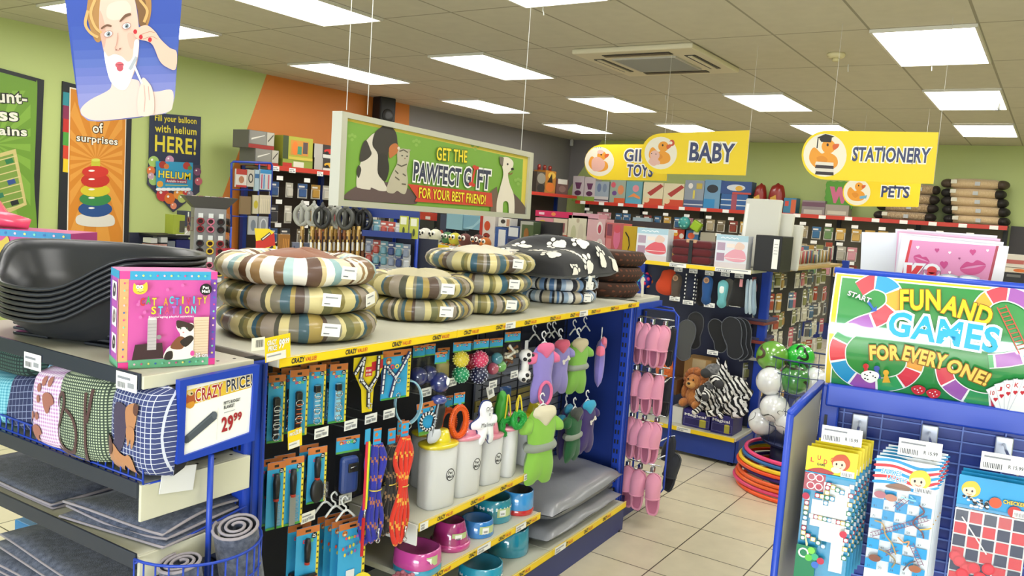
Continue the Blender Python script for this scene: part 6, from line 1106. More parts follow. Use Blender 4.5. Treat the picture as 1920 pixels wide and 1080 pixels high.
# ---------------------------------------------------------------- slipper rack on the far end of the pet gondola
sr = thing('slipper_rack', 'blue wire clip rack of pink slippers at the far end of the pet gondola', 'rack', gl(.2, -.055, 0), GA-rad(90)); s = MB()
s.tube([(-.14, 0, 1.10), (-.12, -.01, 1.125), (.08, -.01, 1.125), (.105, -.01, 1.10), (.105, -.01, .19), (.09, -.01, .165), (-.10, -.01, .165), (-.10, .05, .2), (-.10, .05, 1.1)], .0055, BLUE, 6); s.build('wire_frame', sr)
LR = lambda px, py: sr.matrix_basis.inverted() @ atX(px, py, gl(.34, 0, 0).x)
sr.rotation_euler = (0, 0, GA-rad(90)); bpy.context.view_layer.update(); s = MB(); s.tube([LR(1236, 574), LR(1262, 578), LR(1268, 590), LR(1262, 720), LR(1254, 870)], .005, BLUE, 6); [s.tube([(.06, -.01, LR(1256, y).z), LR(1256, y), LR(1266, y)], .004, CH, 5) for y in (612, 708, 818, 850)]; s.build('rear_frame', sr)
for z in (1.08, .83, .575, .31):
    s = MB(); s.tube([(-.10, -.03, z), (.09, -.03, z)], .004, CH, 6); s.tube([(-.10, -.06, z-.035), (.09, -.06, z-.035)], .004, CH, 6)
    for x in (-.09, -.02, .05): s.box((x, -.045, z-.02), (.02, .03, .03), CH, .004)
    s.build('clip_bar', sr)
def slipper(name, c, cin, L=.218, W=.078):
    t = thing(name, 'x', 'slipper'); m, mi_ = mat(c, .8, 0, 'fabric'), mat(cin, .85, 0, 'fabric')
    pts = spl([(0, 0), (W*.42, -L*.07), (W*.5, -L*.25), (W*.42, -L*.55), (W*.4, -L*.8), (W*.26, -L*.97), (0, -L), (-W*.26, -L*.97), (-W*.4, -L*.8), (-W*.42, -L*.55), (-W*.5, -L*.25), (-W*.42, -L*.07)], 3)
    s = MB(); s.prism(pts, -.006, .008, mi_, m); s.build('sole', t)
    s = MB(); n, k = 9, 10; vs = []
    for i in range(n+1):
        q = i/n; z = -L*.58*q; wd = W*.5*(1.04*sqrt(max(0, 1-(1-min(1, q*2.2))**2))*(1-.14*max(0, q-.45)))+.001; hh = .05*sin(min(1, q*1.15+.1)*pi/2)*sqrt(min(1, q*3+.02))
        for j in range(k+1): a = pi*j/k; vs.append((wd*cos(a), -.004-hh*sin(a), z))
    fs = [(i*(k+1)+j, i*(k+1)+j+1, (i+1)*(k+1)+j+1, (i+1)*(k+1)+j) for i in range(n) for j in range(k)]; s.add(vs, fs, m, True); s.tube(vs[n*(k+1):], .004, m, 6); s.build('upper', t)
    s = MB(); rim = [(p[0], -.006, p[1]) for p in pts if p[1] < -L*.5]; s.tube(rim, .006, m, 6); s.build('heel_rim', t); return t
PS = slipper('slipper', 'dd93ac', 'c2708c'); BS = slipper('slipper', '23262e', '15171c'); used = {0: 0, 1: 0}
def put(src, k, loc, rot, label, group):
    if not used[k]: used[k] = 1; src.location = loc; src.rotation_euler = rot; src['label'] = label; src['group'] = group; return src
    return dup(src, loc, rot=rot, label=label, group=group)
for ci, (z, lab) in enumerate(((1.055, 'top'), (.80, 'second'), (.55, 'third'), (.285, 'lowest'))):
    spots = [(-.085, -.065, -55), (-.035, -.085, -62), (.02, -.095, -50), (.06, -.085, -30)] if ci != 1 else [(-.075, -.07, -60), (-.005, -.085, -48), (.045, -.05, -60)]
    if ci == 3: spots = [(-.08, -.06, -10), (-.005, -.085, -6), (.075, -.085, 4)]
    for i, (x, y, yw) in enumerate(spots): put(PS, 0, gl(.2, -.055, 0)+GX*(y)+GY*(-x)+V((0, 0, z)), (rad(4*(i % 2)), rad((-4, 3, -2, 5)[i]), GA-rad(90)+rad(yw)+rad(20 if ci < 3 else 0)), 'pink slipper in the %s cluster on the blue rack, %s from the left' % (lab, NTH[i]), 'pink slippers on the clip rack')
for i, (px, py, yw, tl) in enumerate(((1262, 612, -75, 4), (1256, 708, -65, 6), (1262, 818, -80, 5), (1268, 850, -20, 10))): put(BS, 1, atX(px, py, gl(.34, 0, 0).x), (0, rad(tl), rad(-90+yw*.6)), 'black slipper behind the pink ones, %s from the top' % NTH[i], 'black slippers behind the pink rack')
# ---------------------------------------------------------------- slipper and stationery gondola
X2, Y2 = 5.25, 1.62; sg = thing('gondola_shelving', 'blue gondola of slippers and plush toys with stationery along its side', 'shelving unit', (X2, Y2, 0), rad(-90))
# local x to the right (world -y), local y into the unit (world +x)
for x, y in ((.0, .06), (-.92, .06), (.0, 2.5)): MB().box((x, y+.28, .66), (.06, .05, 1.32), BLUE, .005).build('post', sg)
MB().box((-.46, .36, .7), (.88, .02, 1.2), mat('242a48', .5)).build('back_panel', sg); MB().box((-.30, 1.5, .7), (.03, 2.2, 1.2), mat('4a4a4c', .6)).build('back_panel', sg)
s = MB().box((-.45, .16, 1.29), (.90, .36, .022), SHELF, .003); o = s.build('top_shelf', sg); strip(.86, .03, False, ((.0, .12), (.30, .42), (.62, .86))).build('ticket_strip', o, loc=(-.86, -.022, 1.288))
s = MB().box((-.16, 1.45, 1.285), (.36, 2.2, .022), mat('b0945a', .5), .003); s.build('side_shelf', sg)
s = MB().box((-.45, .16, .185), (.92, .38, .025), SHELF, .003); o = s.build('base_shelf', sg); strip(.9, .032, False, ((.1, .3), (.5, .6))).build('ticket_strip', o, loc=(-.9, -.034, .183))
MB().box((-.45, .0, .10), (.9, .02, .15), mat('1c3a90', .4)).build('plinth', sg); MB().box((.012, .18, .10), (.02, .36, .15), mat('1c3a90', .4)).build('plinth', sg); MB().box((-.2, 1.5, .1), (.38, 2.2, .15), mat('1c2d6e', .4)).build('plinth', sg)
for x in (-.03, -.85): MB().lathe([(.022, 0), (.022, .01), (.008, .014), (.008, .03)], BLACK, 10, (x, .02, 0)).build('foot', sg)
def sgl(x, y, z): return V((X2+y, Y2-x, z))
def on2(px, py, y=.0): p = atX(px, py, X2+y); return p
for i, (px, py) in enumerate(((1265, 560), (1290, 567), (1330, 572), (1378, 571), (1336, 661), (1272, 505), (1300, 508), (1330, 512), (1360, 514), (1386, 517))):
    p = on2(px, py, .06); price_label(sg, -(p.y-Y2), p.z, .06, .075 if py > 540 else .06, .03, None, 'price_label', PAPER)
def hang2(name, label, cat, px, py, y=.08, yaw=0, group=None): return thing(name, label, cat, on2(px, py, y), rot=(0, 0, rad(-90+yaw)), group=group)
def nap(label, x0, y0, x1, y1, c):
    p0 = on2((x0+x1)/2, y1, .0); p1 = on2((x0+x1)/2, y0, .0); a, b = on2(x0, y1, 0), on2(x1, y1, 0); W_, H = a.y-b.y, p1.z-p0.z; t = thing('blanket_box', label, 'box', V((X2, p0.y, 1.302)), rad(-90)); s = MB().box((0, .05, H/2), (W_, .1, H), mat('d8dce4', .3, 0, 'wrap')); s.at(0, -.0004, 0); s.rect(-W_/2, H*.82, W_/2, H, 'a8c8d8'); s.line([(W_*(-.36+.07*i), H*(.89+.035*(i % 2))) for i in range(9)], H*.02, 'f6f8fa')
    s.rect(-W_*.45, H*.52, -W_*.2, H*.76, 'b09ab0'); s.rect(-W_*.45, H*.2, -W_*.2, H*.44, 'a888a0'); s.blob([(-W_*.2, H*.3), (-W_*.05, H*.5), (W_*.2, H*.6), (W_*.42, H*.5), (W_*.45, H*.25), (W_*.1, H*.2)], c); s.blob([(W_*.1, H*.6), (W_*.2, H*.8), (W_*.4, H*.72), (W_*.35, H*.58)], 'e0c4b8'); s.rect(-W_*.15, H*.62, W_*.1, H*.74, 'e8dcd4'); s.rect(-W_*.5, H*.0, W_*.5, H*.16, 'd4ccd0'); s.line([(-W_*.2, H*.3), (W_*.45, H*.3)], .003, 'f4f0f0'); s.build('carton', t)
nap('white boxed fleece blanket with red picture, left on the slipper shelf', 1190, 432, 1248, 492, 'd8606c'); nap('white boxed fleece blanket with pink picture, right on the slipper shelf', 1338, 440, 1398, 502, 'e0a0b0')
t = thing('folded_blanket', 'dark red folded blanket with a strap between the boxed blankets', 'blanket', V((X2+.06, on2(1293, 490, 0).y, 1.302)), rad(-90)); s = MB(); m = mat('5a141c', .85, 0, 'fabric'); [s.box((0, .04, .028+.052*i), (.28, .2, .054), m, .022, 3) for i in range(3)]; s.build('cloth', t); MB().box((.0, -.062, .08), (.026, .004, .16), BLACK).build('strap', t); MB().box((.0, -.05, .155), (.07, .02, .022), mat('c09878', .6)).build('handle', t)
p = on2(1436, 500, .02); t = thing('lever_arch_file', 'black lever arch file standing at the corner of the slipper shelf', 'file', V((X2+.03, p.y, 1.302)), rad(-90)); s = MB().box((0, .13, .115), (.17, .26, .23), mat('1a1a1c', .5), .004); s.build('cover', t); s = MB().box((.05, -.0015, .115), (.036, .002, .19), PAPER); s.at(.05, -.003, .115); [s.rect(-.012, .06-.02*i, .012, .064-.02*i, 'b0b0b0') for i in range(4)]; s.build('spine_label', t)
for i, (a, b, c, d, lab) in enumerate(((1393, 372, 1462, 440, 'tall white plastic storage lid leaning behind the black file'), (1424, 398, 1482, 460, 'lower white plastic storage lid leaning right of the tall one'), (1460, 420, 1495, 490, 'white plastic storage lid nearest the stationery side'))):
    p0, p1 = on2((a+c)/2, d, .42), on2((a+c)/2, b, .42); A, B = on2(a, d, .42), on2(c, d, .42); t = thing('storage_lid', lab, 'plastic lid', V((X2+.36+.05*i, (A.y+B.y)/2, 1.30)), rot=(rad(-8), 0, rad(-90))); H = p1.z-1.30; s = MB().box((0, 0, H/2), (A.y-B.y, .03, H), mat('cfcfc6', .35), .012, 3); s.at(0, -.016, 0); s.rect(-(A.y-B.y)*.46, .03, -(A.y-B.y)*.38, H*.92, 'f6f6f2'); s.build('panel', t)
# hanging goods of the upper row
t = hang2('toy_ball', 'blue toy ball with coloured spots hanging by the gondola gap', 'ball', 1208, 526, .1); s = MB(); spc = ('e83a6a', 'f0d83a', '4ad0e0', 'f07a2c', 'f4f4f4'); s.ell((0, 0, 0), .055, .055, .055, mat('1f2f9c', .3)); g = random.Random(6)
for i in range(16): z = 1-2*(i+.5)/16; a = i*2.4; q = sqrt(1-z*z); s.ell((.05*q*cos(a), .05*q*sin(a), .05*z), .014, .014, .014, mat(spc[i % 5], .4), 8, 5)
s.build('ball', t)
t = hang2('hanging_cloth', 'orange fleece cloth hanging on the slipper shelf hooks', 'cloth', 1252, 508, .08, 10); s = MB(); puff(s, spl([(-.03, 0), (.04, .01), (.06, -.04), (.045, -.15), (.0, -.17), (-.06, -.15), (-.075, -.1), (-.05, -.05)], 4), .05, mat('c8421c', .85, 0, 'fabric')); s.build('cloth', t); MB().box((.01, -.0, .0), (.05, .004, .02), BLACK).build('clip', t)
def shoe2(label, px, py, kind, c, y=.08, yaw=0, k=1, cat='slipper'):
    t = hang2('hanging_slipper', label, cat, px, py, y, yaw, 'slippers hung above the plush toys'); s = MB(); L, W_ = .2*k, .075*k; pts = spl([(0, 0), (W_*.45, -L*.1), (W_*.5, -L*.35), (W_*.4, -L*.7), (W_*.45, -L*.88), (0, -L), (-W_*.45, -L*.88), (-W_*.4, -L*.7), (-W_*.5, -L*.35), (-W_*.45, -L*.1)], 3)
    puff(s, pts, .05*k, mat(c, .8, 0, 'fabric')); s.build('sole', t)
    if kind == 'dots': s = MB().at(0, -.026*k, 0); [s.rect(-W_*.45+.9*W_*(j), -L*(.1+.13*i)-.006, -W_*.45+.9*W_*j+.008, -L*(.1+.13*i)+.006, 'e8e8e4') for i in range(7) for j in (0, .95)]; s.build('stitching', t)
    elif kind == 'sock': s = MB(); puff(s, spl([(-.02*k, -.04*k), (.02*k, -.04*k), (.02*k, -.1*k), (-.02*k, -.1*k)], 3), .06*k, mat('e8f0f0', .9, 0, 'fabric')); s.build('foot_print', t)
    elif kind == 'tag': s = MB().at(0, -.028*k, 0); s.oval(0, -.03*k, .02*k, .02*k, 'b08a68'); s.oval(0, -.03*k, .012*k, .012*k, '8a6448'); s.build('round_tag', t)
    return t
shoe2('grey brown slipper with round tag, second along the slipper hooks', 1270, 513, 'tag', '54483f'); shoe2('black slipper edged with white dots over blue, third along the hooks', 1298, 510, 'dots', '1a2138'); shoe2('blue moccasin slipper with white stitching and round tag', 1328, 517, 'tag', '1f4f8c', .06); shoe2('black moccasin slipper hanging behind the blue one', 1318, 520, 'dots', '1c1c22', .14); shoe2('turquoise fluffy slipper with pale footbed', 1357, 525, 'sock', '6ab4bc', .05, 0, .95); shoe2('grey fluffy slipper behind the turquoise one', 1368, 522, '', '6a6862', .12, 0, .95)
t = hang2('hanging_skirt', 'black folded garment with pink tag hanging beside the post', 'garment', 1386, 524, .06); s = MB(); puff(s, spl([(-.03, 0), (.03, 0), (.045, -.08), (.06, -.17), (0, -.18), (-.06, -.17), (-.045, -.08)], 4), .05, mat('17171a', .85, 0, 'fabric')); s.build('cloth', t); MB().box((.025, -.03, -.02), (.02, .002, .05), mat('d08a90')).build('tag', t)
t = hang2('sock_bundle', 'pale blue socks hanging against the blue post', 'socks', 1408, 527, .06)
for i in range(3): s = MB(); puff(s, spl([(-.03+.022*i, 0), (-.01+.022*i, 0), (-.006+.024*i, -.1), (.002+.026*i, -.2), (-.02+.024*i, -.21), (-.026+.022*i, -.1)], 4), .04, mat(('9fb4c4', 'b4c6d2', '8fa6ba')[i], .9, 0, 'fabric')); s.build('sock', t)
def insole(label, px, py, k, c, y, yaw=0, tilt=0, n=1):
    for i in range(n):
        t = hang2('insole_pack', label if i == 0 else label+', pair %s behind' % NTH[i-1], 'slipper sole', px+9*i, py+1*i, y+.03*i, yaw, 'dark slipper soles'); t.rotation_euler[1] = rad(tilt)
        s = MB(); pts = spl([(0, 0), (.05*k, -.03*k), (.058*k, -.1*k), (.042*k, -.17*k), (.046*k, -.23*k), (0, -.26*k), (-.046*k, -.23*k), (-.042*k, -.17*k), (-.058*k, -.1*k), (-.05*k, -.03*k)], 3); s.prism(pts, 0, .014, mat(c, .7)); s.build('sole', t); q = MB(); q.tube([(p[0], .0, p[1]) for p in pts], .003, mat('5a5e68', .5), 5, True); q.build('welt', t)
insole('long grey insole hanging below the spotted slipper', 1291, 600, 1.1, '4a4c4e', .06, 0, 4); insole('black and white banded insole hanging beside the grey one', 1306, 585, 1.0, '2a2a2e', .14); insole('pair of black slipper soles hanging left of the large ones', 1338, 598, .9, '101216', .1, 0, -20); insole('large black slipper sole nearest the blue post', 1368, 594, 1.1, '14161c', .05, 10, -14, 3)
# plush toys and boxes at the bottom
def box3(name, label, cat, x0, y0, x1, y1, y, d, c, deco=None, z=None):
    A, B, T_ = on2(x0, y1, y), on2(x1, y1, y), on2((x0+x1)/2, y0, y); z = A.z if z is None else z; W_, H = A.y-B.y, T_.z-z; t = thing(name, label, cat, V((X2+y, (A.y+B.y)/2, z)), rad(-90)); s = MB().box((0, d/2, H/2), (W_, d, H), mat(c, .45)); s.at(0, -.0004, 0)
    if deco: deco(s, W_, H)
    s.build('carton', t); return t
def magic(s, W_, H):
    s.rect(-W_/2, 0, W_/2, H, '2a2470'); s.text('Magical', -W_*.05, H*.68, H*.2, 'f2f2f4', w=W_*.8, bold=.03); s.rect(-W_*.46, H*.12, W_*.46, H*.52, '8a8ab8'); s.rect(-W_*.45, H*.13, W_*.45, H*.51, '241f60'); s.rect(W_*.12, H*.08, W_*.36, H*.5, 'a8a038'); s.oval(W_*.24, H*.5, W_*.12, H*.05, 'c4bc4a')
box3('boxed_toy', 'purple Magical toy box on the base shelf, the left one', 'box', 1278, 770, 1329, 813, .02, .2, '2a2470', magic, .199); box3('boxed_toy', 'purple Magical toy box on the base shelf, the right one', 'box', 1331, 778, 1372, 820, .0, .2, '2a2470', magic, .199); box3('boxed_toy', 'white box left of the purple Magical boxes', 'box', 1256, 762, 1277, 806, .04, .2, 'd4d4d0', None, .199)
box3('cardboard_box', 'brown cardboard box with clear tape behind the plush toys', 'box', 1280, 672, 1330, 720, .16, .16, 'b08a54', lambda s, W_, H: s.rect(-W_*.2, H*.5, W_*.3, H*.98, 'c8b48a')); box3('boxed_toy', 'brown wooden box beside the cardboard box', 'box', 1263, 668, 1281, 730, .2, .12, '5a3c24')
FUR = mat('b8703a', .95, 0, 'felt', 'd8944e'); MANE = mat('a05a2a', .95, 0, 'felt', 'c47a40')
p = on2(1297, 752, .06); t = thing('plush_lion', 'brown plush lion sitting on the Magical boxes', 'plush toy', V((X2+.10, p.y, .318)), rad(-100)); s = MB(); s.ell((0, .02, .07), .075, .07, .08, FUR); s.build('body', t); s = MB(); s.ell((0, -.02, .18), .055, .05, .055, FUR); s.ell((0, -.06, .165), .035, .03, .026, mat('d8a05a', .9, 0, 'fabric')); s.build('head', t); s = MB(); g = random.Random(3)
for i in range(26): a = 2*pi*i/26; s.ell((.068*cos(a), .0+g.uniform(-.01, .02), .185+.068*sin(a)), .026, .035, .026, MANE, 8, 5)
s.build('mane', t); s = MB(); s.ell((0, -.088, .175), .012, .008, .009, BLACK, 8, 5); [s.ell((x, -.066, .2), .006, .005, .007, BLACK, 8, 5) for x in (-.02, .02)]; s.build('face', t)
for x in (-.05, .05): s = MB(); s.ell((x, -.05, .03), .028, .045, .03, FUR); s.build('paw', t)
for x in (-.07, .07): s = MB(); s.ell((x, -.02, .1), .02, .03, .045, FUR); s.build('arm', t)
def zmat():
    m = mat('e6e4e0', .95, 0, 'zebra'); n = m.node_tree; b_ = n.nodes['Principled BSDF']; t_ = n.nodes.new('ShaderNodeTexCoord'); w_ = n.nodes.new('ShaderNodeTexWave'); w_.inputs['Scale'].default_value = 14; w_.inputs['Distortion'].default_value = 5; w_.bands_direction = 'DIAGONAL'; c = n.nodes.new('ShaderNodeValToRGB'); c.color_ramp.interpolation = 'CONSTANT'; c.color_ramp.elements[0].color = lin('1a1a1c'); c.color_ramp.elements[1].position = .45; c.color_ramp.elements[1].color = lin('e8e6e2')
    n.links.new(t_.outputs['Object'], w_.inputs[0]); n.links.new(w_.outputs[1], c.inputs[0]); n.links.new(c.outputs[0], b_.inputs['Base Color']); return m
ZB = zmat(); GRF = mat('5a5a5c', .95, 0, 'felt', '8a8a8c')
def zebra(label, px, py, y, z, a, k=1, head=ZB):
    p = on2(px, py, y); t = thing('plush_zebra', label, 'plush toy', V((X2+y, p.y, z)), rot=(0, 0, rad(-90+a)), group='zebra plush toys'); s = MB(); s.ell((0, .03, .06*k), .08*k, .09*k, .065*k, ZB); s.build('body', t); s = MB(); s.tube([(0, -.02*k, .08*k), (-.01*k, -.05*k, .14*k), (-.02*k, -.08*k, .16*k)], .038*k, ZB, 10); s.ell((-.025*k, -.10*k, .155*k), .035*k, .055*k, .036*k, head); s.build('head', t); s = MB(); s.ell((-.025*k, -.15*k, .14*k), .028*k, .028*k, .026*k, mat('3a3a3c', .9)); s.build('muzzle', t)
    for x in (-.045, .02): s = MB(); puff(s, spl([(x*k-.008*k, .17*k), (x*k+.012*k, .17*k), (x*k+.008*k, .215*k), (x*k-.004*k, .215*k)], 3), .012*k, ZB, y=-.06*k); s.build('ear', t)
    for x, yy in ((-.06, -.05), (.06, -.05), (-.05, .1), (.05, .1)): s = MB(); s.tube([(x*k, yy*k, .05*k), (x*1.4*k, (yy-.04)*k, .02*k), (x*1.6*k, (yy-.09)*k, .018*k)], .02*k, ZB, 8); s.build('leg', t)
zebra('zebra plush toy with striped mane lying left on top of the pile', 1338, 720, .08, .38, 40, 1.15); zebra('grey and white zebra plush toy slumped over the pile top', 1368, 725, .10, .42, -30, 1.25, GRF); zebra('zebra plush toy hanging down over the Magical boxes', 1330, 800, -.0, .325, 10, .9); zebra('grey faced zebra plush toy lowest at the right', 1362, 790, .05, .325, -60, 1.1, GRF)
t = thing('plush_toy', 'orange and black plush toy behind the black slippers', 'plush toy', V((X2+.02, on2(1247, 700, .02).y, .50)), rad(-90)); s = MB(); s.ell((0, 0, .06), .07, .05, .09, mat('c8541c', .95, 0, 'felt', 'e07a3a')); s.build('body', t); s = MB(); s.ell((0, -.01, .17), .05, .045, .05, mat('c8541c', .95, 0, 'felt', 'e07a3a')); s.ell((0, -.05, .16), .022, .02, .02, BLACK, 10, 6); s.build('head', t); MB().box((0, .06, -.05), (.2, .16, .1), mat('5a3c24')).build('support_box', t)
# small packs on the stationery side of that gondola
cols2 = [('c8c4b4', 'cream'), ('a84a3c', 'red'), ('4a6a8c', 'blue'), ('8a8a5a', 'olive'), ('d8d4cc', 'white'), ('b08a4a', 'tan'), ('5a5a60', 'grey'), ('c06a7a', 'pink')]
base = {}
def pack0(key, w_, h, d=.012):
    if key in base: return dup(base[key])
    c = key[0]; t = thing('stationery_pack', 'x', 'packet'); s = MB().box((0, 0, -h/2), (w_, .002, h), mat('d8d6d0', .4)).at(0, -.0012, 0); s.rect(-w_/2, -h*.3, w_/2, 0, c); s.rect(-w_*.35, -h*.2, w_*.25, -h*.12, 'f0eee8'); s.oval(0, -.006, .005, .003, '2a2a2a', 8); s.build('card', t); s = MB(); s.box((0, -.006, -h*.62), (w_*.75, .012, h*.5), mat(c, .3, 0, 'wrap'), .005, 1); s.build('blister', t); base[key] = t; return t
g = random.Random(12); n_ = 0
for r in range(7):
    for c in range(16):
        cc = g.choice(cols2); t = pack0((cc[0], r % 2), .07 if r % 2 else .085, .14 if r % 2 else .12); x = 5.60+.142*c+g.uniform(-.02, .02); z = 1.24-.15*r+g.uniform(-.01, .01); t.location = (x, Y2+.10+g.uniform(-.05, .03), z); t.rotation_euler = (0, 0, rad(g.uniform(-25, 5)))
        t['label'] = '%s stationery pack, %s along the %s hook row of the gondola side' % (cc[1], NTH[c], NTH[r]); t['group'] = 'stationery packs on the gondola side'
for i, (x, z, c) in enumerate(((5.66, .93, '7a3a34'), (5.68, .95, '4a4a6a'), (5.66, .80, '8a3a30'), (5.68, .82, '3a3a5a'), (5.66, .68, 'a8a498'))): MB().box((0, 0, 0), (.24, .2, .02), mat(c, .5), .003).build('exercise_book', label='flat book on the stationery side by the blue post, %s from the top' % NTH[(1, 0, 3, 2, 4)[i]], cat='book', group='flat books by the post', loc=(x, Y2+.06, z), rz=rad(4*i-6))
g = random.Random(77)
for i in range(12):
    h = g.uniform(.1, .2); cc = cols2[(i*3) % 8]; p = V((5.75+.16*i, Y2+.05, 1.298)); t = thing('pen_pack', '%s carded pen set standing on the stationery shelf, %s from the black file' % (cc[1], NTH[i]), 'pen set', p, rad(-20), 'pen sets on the stationery shelf'); s = MB().box((0, 0, h/2), (.10, .003, h), mat('d4d0c4', .4)).at(0, -.002, 0); s.rect(-.05, h*.8, .05, h, cc[0]); s.build('card', t); s = MB(); [s.tube([(-.036+.018*k, -.008, h*.1), (-.036+.018*k, -.008, h*.74)], .0055, mat(cols2[(i+k) % 8][0], .3), 6) for k in range(5)]; s.build('pens', t)
# ---------------------------------------------------------------- ball bin and hoops
bc = V((5.22, 1.20, 0)); bn = thing('ball_bin', 'round blue wire bin full of footballs beside the games stand', 'bin', bc); s = MB(); rB = .245; WB = mat('2a3a6a', .4)
for z in (.27, .38, .49, .60, .71, .80): s.tube([(rB*cos(a), rB*sin(a), z) for a in [2*pi*q/32 for q in range(32)]], .003 if z < .8 else .006, WB, 5, True)
for i in range(28): a = 2*pi*i/28; s.wire([(rB*cos(a), rB*sin(a), .27), (rB*cos(a), rB*sin(a), .80)], .0022, WB)
s.build('wire_basket', bn); MB().lathe([(.24, .255), (.24, .27), (0, .27)], mat('1a2350', .5), 32).build('floor_plate', bn); MB().lathe([(.18, 0), (.18, .255)], mat('1a2350', .5), 28).build('pedestal', bn)
def ball(label, loc, r, c1, c2, seed, big=False):
    g = random.Random(seed); t = thing('football', label, 'ball', loc, rot=(g.uniform(0, 6), g.uniform(0, 6), g.uniform(0, 6)), group='footballs in the wire bin'); s = MB(); s.ell((0, 0, 0), r, r, r, mat(c1, .3, 0, 'gloss'), 24, 14); s.build('skin', t); m = mat(c2, .35); s = MB()
    def on(d): return d.normalized()*r*1.004
    for k in range(7):
        ax = V((g.uniform(-1, 1), g.uniform(-1, 1), g.uniform(-1, 1))).normalized(); o = ax.orthogonal().normalized(); b2 = ax.cross(o); th = g.uniform(.25, .9); n = 24; w_ = .22 if big else .045; a0, a1 = g.uniform(0, 6), g.uniform(1.4, 5); vs = []
        for i in range(n+1): a = a0+a1*i/n; wv = th+.14*sin(a*3); vs += [on(ax*cos(wv+dd)+(o*cos(a)+b2*sin(a))*sin(wv+dd)) for dd in (-w_/2, 0, w_/2)]
        s.add(vs, [(3*i+j, 3*i+j+1, 3*i+3+j+1, 3*i+3+j) for i in range(n) for j in (0, 1)], m, True)
    s.build('printed_lines', t)
def bat(px, py, r, dist): d = ray(px, py); return EYE+d*(dist/FPX)
dB = (bc-EYE).dot(fw)
for i, (px, py, dd, pos) in enumerate(((1445, 715, -.11, 'upper left'), (1525, 715, -.06, 'upper right'), (1452, 765, -.13, 'middle left'), (1512, 768, -.10, 'middle right'), (1478, 790, -.15, 'lower centre front'), (1545, 775, .02, 'far right'), (1430, 790, -.02, 'lower left'), (1510, 800, -.05, 'lower right'))): ball('white football with black lines, %s in the wire bin' % pos, bat(px, py, .09, dB+dd), .088, 'e6e8ec', '1c1e24', i+1)
ball('bright green and black football on top of the bin', bat(1500, 670, .08, dB-.03), .088, '2ac23c', '14261a', 31, True); ball('green, white and brown football on top at the left', bat(1448, 668, .09, dB-.02), .098, '6aa83a', '4a3a28', 32, True); ball('dark green and white football in the middle of the bin top', bat(1490, 712, .09, dB-.16), .09, '3a8a3a', '2a2a22', 33, True)
hc = ('f05a28', 'e04a78', 'f06a2a', 'e8602c', '3a2a78', 'f0542a', 'f0c82a', '2a6ab0', 'e8407a')
for i, c in enumerate(hc):
    t = thing('hula_hoop', '%s hula hoop around the ball bin, %s from the floor' % (('orange', 'pink', 'orange', 'orange', 'purple', 'orange', 'yellow', 'blue', 'pink')[i], NTH[i]), 'hula hoop', (5.10+.008*((i*5) % 3), 1.165+.01*((i*7) % 4), .013+.0262*i), group='hula hoops'); s = MB(); s.tube([((.36-.004*i)*cos(a), (.36-.004*i)*sin(a), 0) for a in [2*pi*q/64 for q in range(64)]], .0125, mat(c, .28), 8, True); s.build('tube', t); s = MB(); a = pi+.2+i*.11; s.tube([((.36-.004*i)*cos(a+d), (.36-.004*i)*sin(a+d), 0) for d in (0, .06, .12)], .0129, mat('d8d4dc', .4), 8); s.build('joint_label', t)
# ---------------------------------------------------------------- far shelving and its goods
def pbox(name, label, cat, q, pl, rz, d, c, deco=None, group=None, z=None, part='carton', r=0, kind=''):
    x0, y0, x1, y1 = q; xm = (x0+x1)/2; A, B, M_, T_ = pl(x0, (y0+y1)/2), pl(x1, (y0+y1)/2), pl(xm, y1), pl(xm, y0); z = M_.z if z is None else z; W_, H = (A-B).length, T_.z-z
    t = thing(name, label, cat, V((M_.x, M_.y, z)), rz, group); s = MB().box((0, d/2, H/2), (W_, d, H), mat(c, .45, 0, kind), r); s.at(0, -.0006, 0); s.e = .0006
    if deco: deco(s, W_, H)
    s.build(part, t); return t
def D(*ops):      # compact printing: each op is (kind, ...) in box fractions
    def f(s, W_, H):
        for o in ops:
            if o[0] == 'r': s.rect(-W_/2+o[1]*W_, o[2]*H, -W_/2+o[3]*W_, o[4]*H, o[5])
            elif o[0] == 'o': s.oval(-W_/2+o[1]*W_, o[2]*H, o[3]*W_, o[4]*H, o[5])
            elif o[0] == 'p': s.poly([(-W_/2+a*W_, b*H) for a, b in o[1]], o[2])
            else: s.text(o[1], -W_/2+o[2]*W_, o[3]*H, o[4]*H, o[6], w=o[5]*W_, bold=.04)
    return f
YS = 6.95; plL = lambda x, y: atY(x, y, YS); RED_ = mat('c43a2c', .4); DKP = mat('332820', .7)
ls = thing('wall_shelving', 'dark pegboard shelving with a red top shelf along the orange wall', 'shelving unit', (5.75, YS, 0)); L_ = 6.6
MB().box((L_/2, .42, 1.0), (L_, .03, 1.7), DKP).build('back_panel', ls); s = MB().box((L_/2, .22, 1.835), (L_, .42, .025), mat('8a8070', .5)); o = s.build('top_shelf', ls); MB().box((L_/2, 0, 1.845), (L_, .012, .05), RED_).build('red_edge', o); MB().box((L_/2, .2, .1), (L_, .42, .2), mat('1c2d6e', .4)).build('plinth', ls)
for i in range(7): MB().box((.02+1.09*i, .38, .95), (.05, .05, 1.8), BLUED).build('post', ls)
for px in (517, 548, 600): p = atY(px, 316+(px-517)*.12, YS-.01); price_label(ls, p.x-5.75, p.z, -.012, .09, .05)
SIL = D(('r', 0, 0, 1, .22, '9c2f2a'), ('r', .02, .24, .68, .98, '8a8880'), ('p', [(.1, .45), (.6, .75), (.62, .8), (.1, .55)], 'd8d6cc'), ('r', .7, .24, .98, .98, 'b8b4a4'), ('p', [(.74, .4), (.95, .8), (.95, .9), (.74, .5)], '4a4640'))
pbox('appliance_box', 'silver and red appliance box topmost on the red left shelf', 'box', (466, 246, 514, 279), plL, 0, .25, '6c6a64', SIL, 'silver appliance boxes', None)
